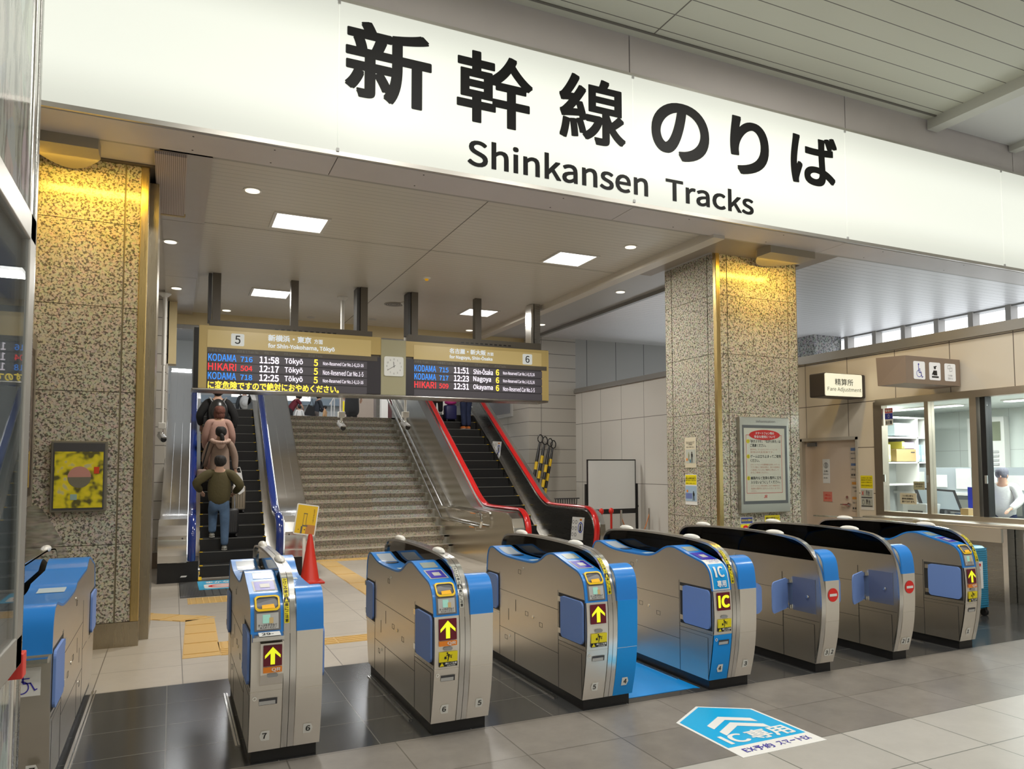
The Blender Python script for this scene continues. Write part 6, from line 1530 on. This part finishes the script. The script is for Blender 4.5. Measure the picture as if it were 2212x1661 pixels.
# dark framed poster on the side wall behind
dp = thing('framed_poster', (-1.12, 6.6, 1.3), 'tall dark framed poster on the panelled left wall behind the marble pier', 'poster')
MB().box(-1.125, 5.7, 1.25, -1.085, 7.95, 2.75).build('frame', mat('frame_taupe', (.26, .23, .19), .4), dp)
MB().box(-1.085, 5.8, 1.38, -1.075, 7.80, 2.62).build('inner_frame', mat('frame_black', (.03, .015, .012), .3), dp)
MB().box(-1.075, 5.9, 1.45, -1.07, 7.68, 2.55).build('poster', mat('poster_dim_print', (.16, .13, .12), .5, var=.5, vscale=30), dp)
MB().box(-1.07, 7.3, 1.45, -1.068, 7.62, 1.75).build('yellow_patch', mat('patch_yellow', (.6, .4, .02), .5), dp)
# ================================================================== RIGHT SIDE: SIGNS, OFFICE FRONT, COUNTER
fa = thing('lightbox_sign', (8.98, 8.3, 2.6), 'cream lit box sign reading Fare Adjustment on the office wall', 'sign')
def obox(o, yaw_, L, D, H): 
    "oriented box helper: local x along the sign face, y depth"
    c, s = math.cos(yaw_), math.sin(yaw_); o = Vector(o)
    return lambda x, y, z: o+Vector((c*x-s*y, s*x+c*y, z))
# projecting signs stand out from the wall (x = 9) and face the hall (-y)
pL = P(1788, 840, 1, 8.5)
sy = 7.93
xL = P(1782, 830, 1, sy).x; xR = P(1861, 840, 1, sy).x; zT = P(1820, 808, 1, sy).z; zB_ = P(1820, 856, 1, sy).z
MB().bbox(xL-.0, sy, zB_-.01, 9.0, sy+.30, zT+.01, .02).build('sign_casing', mat('sign_casing_brown', (.06, .05, .045), .4), fa)
MB().prism(rrect(xL, zB_, xR, zT, .02), sy-.012, sy+.005, ax=1).build('lit_face', mat('fare_sign_lit', (.78, .76, .60), .35, emit=.50, emcol=(1, .97, .76)), fa)
ff = frame((xL, sy-.012, zB_), (1, 0, 0), (0, 0, 1), .002); W_, H_ = xR-xL, zT-zB_
mb = MB(); put(mb, '精算所', ff, W_*.25, W_*.75, H_*.48, H_*.78, .008); put(mb, 'Fare Adjustment', ff, W_*.05, W_*.97, H_*.17, H_*.40, .0); mb.build('lettering', INK, fa)
sb = thing('pictogram_sign', (8.95, 6.6, 2.6), 'brown wedge sign with three white pictograms above the office windows', 'sign')
sy2 = 6.42
xL = P(1957, 800, 1, sy2).x; xR = P(2074, 810, 1, sy2).x; zT = P(2010, 772, 1, sy2).z; zB_ = P(2010, 830, 1, sy2).z
BRS = mat('sign_brown', (.27, .20, .15), .5)
dpt = .42
MB().add([(xL, sy2, zB_), (xR, sy2, zB_), (xR, sy2, zT), (xL, sy2, zT), (xL, sy2+dpt, zB_-.0), (xR, sy2+dpt, zB_), (xR, sy2+dpt, zT+.02), (xL-.02, sy2+dpt, zT+.02)],
         [(0, 1, 2, 3), (4, 5, 6, 7), (0, 1, 5, 4), (1, 2, 6, 5), (2, 3, 7, 6), (3, 0, 4, 7)]).build('sign_casing', BRS, sb)
ff = frame((xL, sy2, zB_), (1, 0, 0), (0, 0, 1), .003); ff2 = frame((xL, sy2, zB_), (1, 0, 0), (0, 0, 1), .005); W_, H_ = xR-xL, zT-zB_
cen = [.235, .52, .805]; hw = .105
for c in cen:
    MB().add([ff(a, b) for a, b in rrect(W_*(c-hw), H_*.16, W_*(c+hw), H_*.82, .02)], [list(range(24))]).build('pictogram_plate', mat('pictogram_white', (.78, .78, .78), .4, emit=.25), sb)
c = W_*cen[0]; mb = MB(); mb.ring(ff2(c-.008, H_*.37), (1, 0, 0), (0, 0, 1), .038, .045).disc(ff2(c-.012, H_*.71), (1, 0, 0), (0, 0, 1), .012)
for q in ([(-.018, .68), (-.008, .68), (-.004, .42), (-.014, .42)], [(-.012, .56), (.02, .54), (.02, .52), (-.012, .53)], [(-.010, .44), (.028, .42), (.028, .39), (-.010, .40)], [(.02, .42), (.03, .42), (.05, .24), (.04, .23)], [(.04, .25), (.062, .28), (.064, .25), (.042, .22)]): mb.add([ff2(c+a, H_*b) for a, b in q], [(0, 1, 2, 3)])
mb.build('wheelchair_symbol', PURP, sb)
c = W_*cen[1]; mb = MB(); mb.disc(ff2(c, H_*.62), (1, 0, 0), (0, 0, 1), .018)
for q in ([(-.03, .66), (.03, .70), (.03, .66), (-.02, .64)], [(-.03, .52), (.035, .52), (.04, .34), (-.03, .34)], [(-.03, .50), (-.055, .38), (-.045, .34), (-.02, .42)], [(-.06, .31), (.065, .31), (.065, .25), (-.06, .25)]): mb.add([ff2(c+a, H_*b) for a, b in q], [(0, 1, 2, 3)])
mb.build('attendant_symbol', INK, sb)
c = W_*cen[2]; mb = MB()
for dx, dz in ((-.03, .62), (.005, .52)):
    for q in ([(0, 0), (.05, .03), (.05, .02), (0, -.01)], [(0, .12), (.05, .15), (.05, .14), (0, .11)], [(0, 0), (.003, 0), (.003, .12), (0, .12)], [(.047, .03), (.05, .03), (.05, .15), (.047, .15)]): mb.add([ff2(c+dx+a-.015, H_*(dz+b)) for a, b in q], [(0, 1, 2, 3)])
put(mb, 'うらが白色・', ff2, c-.045, c+.045, H_*.33, H_*.41); put(mb, '灰色のきっぷ', ff2, c-.045, c+.045, H_*.22, H_*.30); mb.build('ticket_symbol', DARKG, sb)
# office window frames
OB = steel('office_frame_steel', (.50, .44, .36), .35)
ow = thing('office_window', (9.0, 6.5, .9), 'steel framed glass office window with sliding panes along the right', 'window')
def vbar(y, wd, m=OB, x=8.97): MB().box(x, y-wd/2, .90, x+.12, y+wd/2, 2.50).build('mullion', m, ow)
vbar(7.715, .14); vbar(6.93, .06); vbar(6.27, .09); vbar(6.16, .07, BLACK, 9.0); vbar(3.9, .08)
MB().box(8.96, 3.0, 2.44, 9.10, 7.74, 2.53).build('head_rail', OB, ow); MB().box(8.96, 3.0, .90, 9.10, 7.74, .96).build('sill_rail', OB, ow)
for a, b in ((6.96, 7.65), (6.31, 6.90), (3.94, 6.12)): MB().box(9.03, a, .96, 9.036, b, 2.44).build('glass_pane', CGLASS, ow)
for y, z in ((6.93, 1.42), (7.62, 1.42), (6.12, 1.42)): MB().box(8.955, y-.015, z-.05, 8.972, y+.015, z+.05).build('sash_lock', CHROME, ow)
ct = thing('counter', (8.8, 5.6, 0), 'long stainless counter below the office windows', 'counter')
MB().bbox(8.62, 3.0, .86, 8.995, 7.72, .905, .01).build('worktop', STEEL, ct)
MB().box(8.72, 5.72, .0, 8.98, 7.6, .86).box(8.76, 5.45, .0, 8.98, 5.72, .86).build('front_panel', STEELD, ct)
MB().box(8.62, 5.66, 0, 8.75, 5.72, .86).build('leg', STEELH, ct); MB().box(8.60, 5.72, .70, 8.72, 6.9, .86).build('drawer_front', STEEL, ct)
MB().box(8.66, 3.2, .22, 9.0, 5.5, .84).build('cabinet', mat('counter_cabinet_grey', (.36, .35, .33), .4), ct); MB().box(8.7, 3.2, 0, 9.0, 5.5, .22).build('cabinet_base', mat('counter_base_brown', (.22, .18, .15), .4), ct)
tb = thing('folding_shelf', (8.55, 7.2, .9), 'narrow steel rail shelf with a round symbol, in front of the office counter', 'shelf')
MB().box(8.30, 6.55, .80, 8.345, 6.66, .92).build('end_post', STEELH, tb); MB().tube([(8.32, 6.6, .91), (8.0, 8.0, .91)], .012, 6).build('rail', CHROME, tb); MB().box(8.30, 6.58, 0, 8.34, 6.62, .80).build('leg', STEELD, tb)
MB().ring((8.322, 6.547, .86), (1, 0, 0), (0, 0, 1), .012, .017).build('round_symbol', MIDG, tb)
# papers on door and wall
poster_x('door_notice', 9.058, 8.70, 8.84, 1.33, 1.70, 'small white no-entry notice on the beige door', [('r', .5, .74, (.3, .12), MIDG), ('q', .45, .55, .66, .82, INK), ('t', .2, .8, .46, .54, '立入禁止', INK), ('t', .15, .85, .36, .40, '関係者以外', MIDG), ('t', .15, .7, .2, .24, '駅長', MIDG)], 'notice')
poster_x('door_notice', 9.058, 8.66, 8.84, 1.05, 1.20, 'small pink notice on the beige door', [('q', 0, 1, 0, 1, mat('notice_pink', (.72, .22, .16), .5)), ('t', .2, .8, .55, .75, 'ご注意ください', RED), ('t', .15, .85, .25, .42, 'お願いします', RED)], 'notice')
BEI = mat('notice_beige', (.55, .46, .37), .5); NB = mat('notice_blue_head', (.12, .18, .34), .5); NO = mat('notice_orange_head', (.55, .25, .05), .5)
poster_x('wall_notice', 9.057, 8.155, 8.30, 1.42, 1.88, 'tall notice with two blue headings right of the beige door', [('q', 0, 1, 0, 1, BEI), ('q', .12, .96, .86, .96, NB), ('q', .12, .96, .38, .46, NB), ('t', .15, .9, .76, .80, 'お知らせ 窓口営業', MIDG), ('t', .15, .8, .6, .64, '営業時間のご案内', MIDG), ('t', .15, .85, .25, .29, 'ご案内いたします', MIDG), ('t', .15, .9, .06, .12, '■ ■ ■', DARKG)], 'notice', BEI)
poster_x('wall_notice', 9.057, 8.15, 8.29, .93, 1.38, 'tall notice with two orange headings right of the beige door', [('q', 0, 1, 0, 1, BEI), ('q', .1, .95, .86, .95, NO), ('q', .1, .95, .38, .46, NO), ('t', .15, .9, .74, .80, 'ご利用の皆様へ', MIDG), ('t', .4, .9, .62, .68, 'お願い', MIDG), ('t', .15, .9, .25, .3, 'ご協力ください', MIDG), ('t', .15, .9, .06, .12, '■ ■ ■', DARKG)], 'notice', BEI)
poster_x('wall_notice', 8.998, 7.84, 8.07, .96, 1.46, 'yellow topped notice with escalator drawings beside the office window', [('q', .03, .97, .62, .99, YEL), ('t', .1, .9, .90, .94, 'エスカレーターでは', INK), ('t', .1, .9, .84, .88, '歩かないでください', INK), ('t', .1, .9, .78, .81, '立ち止まってご利用ください', INK), ('t', .1, .9, .68, .72, '手すりにつかまりましょう', INK), ('q', .06, .94, .34, .58, PGRY), ('q', .06, .94, .09, .32, PGRY), ('f', .5, .50, .2, .16, MIDG), ('f', .65, .48, .2, .16, MIDG), ('r', .22, .22, (.10, .07), MIDG), ('f', .5, .24, .2, .16, DARKG), ('f', .68, .22, .2, .16, MIDG), ('t', .12, .28, .42, .54, '×', RED), ('q', .08, .9, .345, .37, DARKG), ('q', .08, .9, .10, .125, DARKG)], 'notice')
poster_x('window_sticker', 9.028, 7.50, 7.63, 2.16, 2.40, 'red, blue and white sticker in the upper corner of the office window', [('q', 0, 1, .72, 1, mat('sticker_red', (.5, .08, .1), .5)), ('q', 0, 1, .36, .70, mat('sticker_navy', (.03, .04, .30), .5)), ('t', .1, .9, .06, .28, '全日警', INK), ('t', .1, .9, .78, .94, '警備中', WHITE), ('r', .5, .53, (.1, .1), WHITE)], 'sticker')
poster_x('window_notice', 9.028, 7.16, 7.42, 1.07, 1.22, 'cream notice with three lines taped low on the office window', [('q', 0, 1, 0, 1, CREAM), ('t', .12, .8, .66, .84, 'こちらの窓口に関する', INK), ('t', .12, .85, .40, .58, '遺失物は駅事務室に', INK), ('t', .12, .9, .14, .32, '届けております。', INK)], 'notice')
poster_x('window_notice', 9.028, 7.03, 7.20, 1.27, 1.38, 'small khaki notice above the cream one on the office window', [('q', 0, 1, 0, 1, mat('notice_khaki', (.42, .40, .26), .5)), ('t', .1, .9, .6, .8, 'お忘れ物のお問い合わせ', INK), ('t', .1, .8, .3, .5, 'こちらまで', INK)], 'notice')
# ---- office interior
OL = mat('office_lamp_tube', (.9, .9, .9), .4, emit=4.0, emcol=(.95, 1, .98))
for (x, y, lb_) in ((10.9, 4.6, 'nearest'), (10.9, 6.3, 'middle'), (10.9, 8.6, 'farthest')):
    t = thing('office_ceiling_light', (x, y, 2.54), 'long tube light on the office ceiling, %s one' % lb_, 'ceiling light', 'office tube lights')
    MB().box(x-.12, y-.8, 2.52, x+.12, y+.8, 2.54).build('fitting', WHITEP, t); MB().box(x-.08, y-.78, 2.51, x+.08, y+.78, 2.52).build('tube_cover', OL, t)
SYO = 8.9
shf = thing('shelf_unit', (11.1, 9.1, 0), 'pale shelf unit with boxes and binders at the back of the office', 'shelf unit')
zo = lambda py: P(1960, py, 1, SYO).z
xo = lambda px: P(px, 950, 1, SYO).x
for z in (.05, zo(1048), zo(1001), zo(947), zo(904)): MB().box(xo(1914), SYO, z, xo(2003), SYO+.45, z+.025).build('shelf_board', WHITEP, shf)
for px in (1914, 1981, 2001): MB().box(xo(px), SYO, 0, xo(px)+.03, SYO+.45, zo(904)).build('upright', WHITEP, shf)
MB().box(xo(1914), SYO+.44, 0, xo(2003), SYO+.46, zo(904)).build('back_panel', mat('shelf_back', (.5, .52, .5), .6), shf)
cb = thing('cardboard_box', (xo(1960), SYO+.1, zo(1000)), 'brown cardboard box on the middle shelf of the office', 'box')
MB().bbox(xo(1938), SYO+.02, zo(1000)+.027, xo(1980), SYO+.36, zo(970), .005).build('carton', mat('cardboard', (.42, .29, .13), .8), cb); MB().box(xo(1969), SYO+.014, zo(978), xo(1977), SYO+.021, zo(976)).build('print', DARKG, cb)
MB().bbox(xo(1957), SYO+.04, zo(969), xo(1979), SYO+.3, zo(955), .01).build('storage_box', mat('lilac_plastic', (.42, .32, .46), .5), label='lilac plastic box on top of the cardboard box', cat='box')
MB().bbox(xo(1938), SYO+.04, zo(945)+.03, xo(1973), SYO+.36, zo(914), .01).build('storage_box', mat('ice_plastic', (.45, .54, .57), .4), label='pale blue plastic box on the top shelf of the office', cat='box')
for i, (px, c, lb_) in enumerate(((1921, (.62, .64, .25), 'yellow-green binder at the left end of the office shelf'), (1951, (.66, .62, .12), 'narrow yellow folder between the cardboard box and the lilac box'), (1985, (.36, .50, .56), 'pale blue binder right of the cardboard box'), (1993, (.42, .55, .60), 'lighter blue binder at the right end of the office shelf'))):
    z_ = zo(1000)+.027 if i != 1 else zo(969)
    t = thing('binder', (xo(px), SYO+.1, z_), lb_, 'binder', 'binders on the office shelf'); MB().box(xo(px), SYO+.03, z_, xo(px+5.5), SYO+.3, z_+(.28 if i != 1 else .12)).build('cover', mat('binder_%d' % i, c, .5), t)
    MB().box(xo(px+1), SYO+.026, z_+.04, xo(px+4.5), SYO+.031, z_+.10).build('spine_label', WHITE, t)
dk = thing('desk', (10.2, 7.0, 0), 'white office desk behind the window with equipment on it', 'desk')
MB().box(9.35, 5.6, .80, 10.6, 8.6, .84).build('desk_top', WHITEP, dk); MB().box(9.5, 5.65, 0, 9.55, 8.55, .80).build('panel', LITEG, dk); MB().box(10.5, 5.65, 0, 10.55, 8.55, .8).build('panel', LITEG, dk)
def q3(px, py, X): return P(px, py, 0, X)
mo = thing('monitor', (9.9, 7.25, .84), 'tilted monitor on the office desk facing the staff member', 'monitor')
c = q3(2035, 1085, 9.9)
MB().add([(9.75, c.y+.22, .96), (10.05, c.y-.22, .93), (10.05, c.y-.10, 1.24), (9.75, c.y+.34, 1.28), (9.78, c.y+.25, .95), (10.08, c.y-.19, .92), (10.08, c.y-.07, 1.23), (9.78, c.y+.37, 1.27)], [(0, 1, 2, 3), (4, 5, 6, 7), (0, 1, 5, 4), (1, 2, 6, 5), (2, 3, 7, 6), (3, 0, 4, 7)]).build('casing', DARKG, mo)
MB().add([(9.772, c.y+.19, .985), (10.022, c.y-.185, .96), (10.022, c.y-.085, 1.215), (9.772, c.y+.295, 1.25)], [(0, 1, 2, 3)]).build('screen', mat('monitor_pale', (.35, .42, .46), .2, emit=.2), mo)
MB().box(9.88, c.y-.05, .84, 10.0, c.y+.12, .96).build('foot', DARKG, mo)
pt = thing('printer', (9.7, 7.6, .84), 'pale grey printer on the office desk left of the monitor', 'printer')
c = q3(1990, 1095, 9.75); MB().bbox(9.6, c.y-.2, .84, 9.95, c.y+.2, 1.05, .02).build('body', mat('printer_grey', (.45, .48, .48), .4), pt); MB().box(9.595, c.y-.14, .92, 9.602, c.y+.10, .95).build('paper_slot', DARKG, pt)
c = q3(2035, 1115, 9.5); MB().box(9.4, c.y-.16, .84, 9.62, c.y+.12, .89).build('tray', mat('tray_blue', (.02, .12, .62), .4), label='bright blue flat tray on the office desk', cat='tray')
c = q3(2078, 1110, 9.5); MB().box(9.45, c.y-.06, .84, 9.6, c.y+.07, .95).build('box', mat('box_navy', (.03, .06, .14), .5), label='navy blue box beside the blue tray in the office', cat='box')
c = q3(2095, 1110, 9.42); MB().box(9.32, c.y-.05, .84, 9.46, c.y+.06, 1.03).build('box', mat('box_kraft', (.52, .36, .16), .6), label='upright kraft paper box on the desk against the black window mullion', cat='box')
c = q3(2075, 1068, 10.0); bl = thing('file_holder', (10.0, c.y, 1.0), 'royal blue file board behind the monitor in the office', 'file holder'); MB().box(10.35, c.y-.2, .98, 10.38, c.y+.14, 1.28).build('board', mat('file_blue', (.02, .04, .5), .4), bl); MB().box(10.33, c.y-.05, .84, 10.40, c.y+.0, .98).build('foot', DARKG, bl)
pc = thing('pin_board', (12.0, 8.2, 1.1), 'grey pin board partition with papers behind the office desk', 'partition')
MB().box(11.3, 4.2, .7, 11.34, 9.6, 1.56).build('panel', mat('partition_grey', (.30, .33, .35), .7), pc); MB().box(11.2, 4.2, 1.12, 11.3, 9.6, 1.16).build('ledge', WHITEP, pc)
for i in range(12):
    y_ = 4.6+.42*i; h_ = .2+.05*(i % 3)
    MB().box(11.29, y_, 1.22+.02*(i % 2), 11.298, y_+.26, 1.22+h_+.02).build('sheet', mat('paper_%d' % (i % 2), ((.6, .63, .58), (.64, .66, .64))[i % 2], .6), pc)
    MB().box(11.29, y_+.05, .84, 11.298, y_+.33, 1.05).build('sheet', mat('paper_%d' % (i % 2), (.6, .6, .6)), pc)
fc_ = thing('document_cabinet', (12.3, 8.6, 1.2), 'grey document sorter in the back wall niche of the office', 'cabinet')
MB().box(12.36, 8.10, 1.35, 12.5, 8.75, 2.4).build('frame', WHITEP, fc_); MB().box(12.355, 8.16, 2.0, 12.362, 8.68, 2.32).build('panel', mat('niche_olive', (.22, .24, .16), .6), fc_)
for i in range(6): MB().box(12.345, 8.2, 1.45+.07*i, 12.36, 8.6, 1.49+.07*i).build('tray', LITEG, fc_)
# staff member
c = q3(2095, 1060, 10.3)
person((10.9, c.y-.12, 0.12), 1.45, 1.9, 'person in a white uniform shirt working behind the office window', top=('white', (.70, .70, .70)), topw=1.15, trous=('navy', (.02, .03, .08)), shoes=BLK, hair=('grey', (.12, .12, .15)),
       la=(V3(-.26, .12, 1.12), V3(-.16, .32, 1.0)), ra=(V3(.26, .12, 1.12), V3(.14, .34, 1.0)), lean=.15)
# ================================================================== BLUE SUITCASE BY THE RIGHTMOST GATE
bs = thing('suitcase', (7.72, 5.42, 0), 'ribbed turquoise suitcase with a paper tag beside the rightmost gate', 'suitcase')
TQ = mat('suitcase_turquoise', (.05, .34, .52), .35); TQD = mat('suitcase_turquoise_groove', (.02, .20, .36), .4)
xa, xb, ya, yb2 = 7.28, 7.86, 5.36, 5.66
MB().bbox(xa, ya, .07, xb, yb2, .74, .07, 5).build('shell', TQ, bs, smooth=True)
mb = MB()
for i in range(28):
    z = .10+.0225*i; mb.box(xa+.05, ya-.004, z, xb-.05, ya+.003, z+.011)
    if .14 < z < .68: mb.box(xb-.003, ya+.05, z, xb+.004, yb2-.05, z+.011)
mb.build('ribs', TQD, bs)
for x in (xa+.06, xb-.05):
    for y in (ya+.05, yb2-.06): MB().lathe([(.035, x-.022), (.035, x-.008), (.022, x), (.035, x+.008), (.035, x+.022)], (0, y, .035), 16, ax=0).build('wheel', BLACK, bs); MB().box(x-.02, y-.02, .05, x+.02, y+.02, .09).build('wheel_mount', BLACK, bs)
for x in (xa+.18, xb-.18): pass
MB().bbox(xa+.2, ya+.1, .74, xb-.2, ya+.16, .77, .01).build('top_handle', BLACK, bs)
tg = MB().box(xa+.28, ya-.012, .30, xa+.44, ya-.006, .58).build('luggage_tag', WHITE, bs)
mt = frame((xa+.28, ya-.012, .30), (1, 0, 0), (0, 0, 1), .002)
mb = MB(); put(mb, '手荷物', mt, .03, .13, .23, .265, .03); put(mb, 'TAG', mt, .03, .12, .19, .205, .02); mb.build('tag_print', RED, tg)

bpy.data.scenes.remove(TXS)
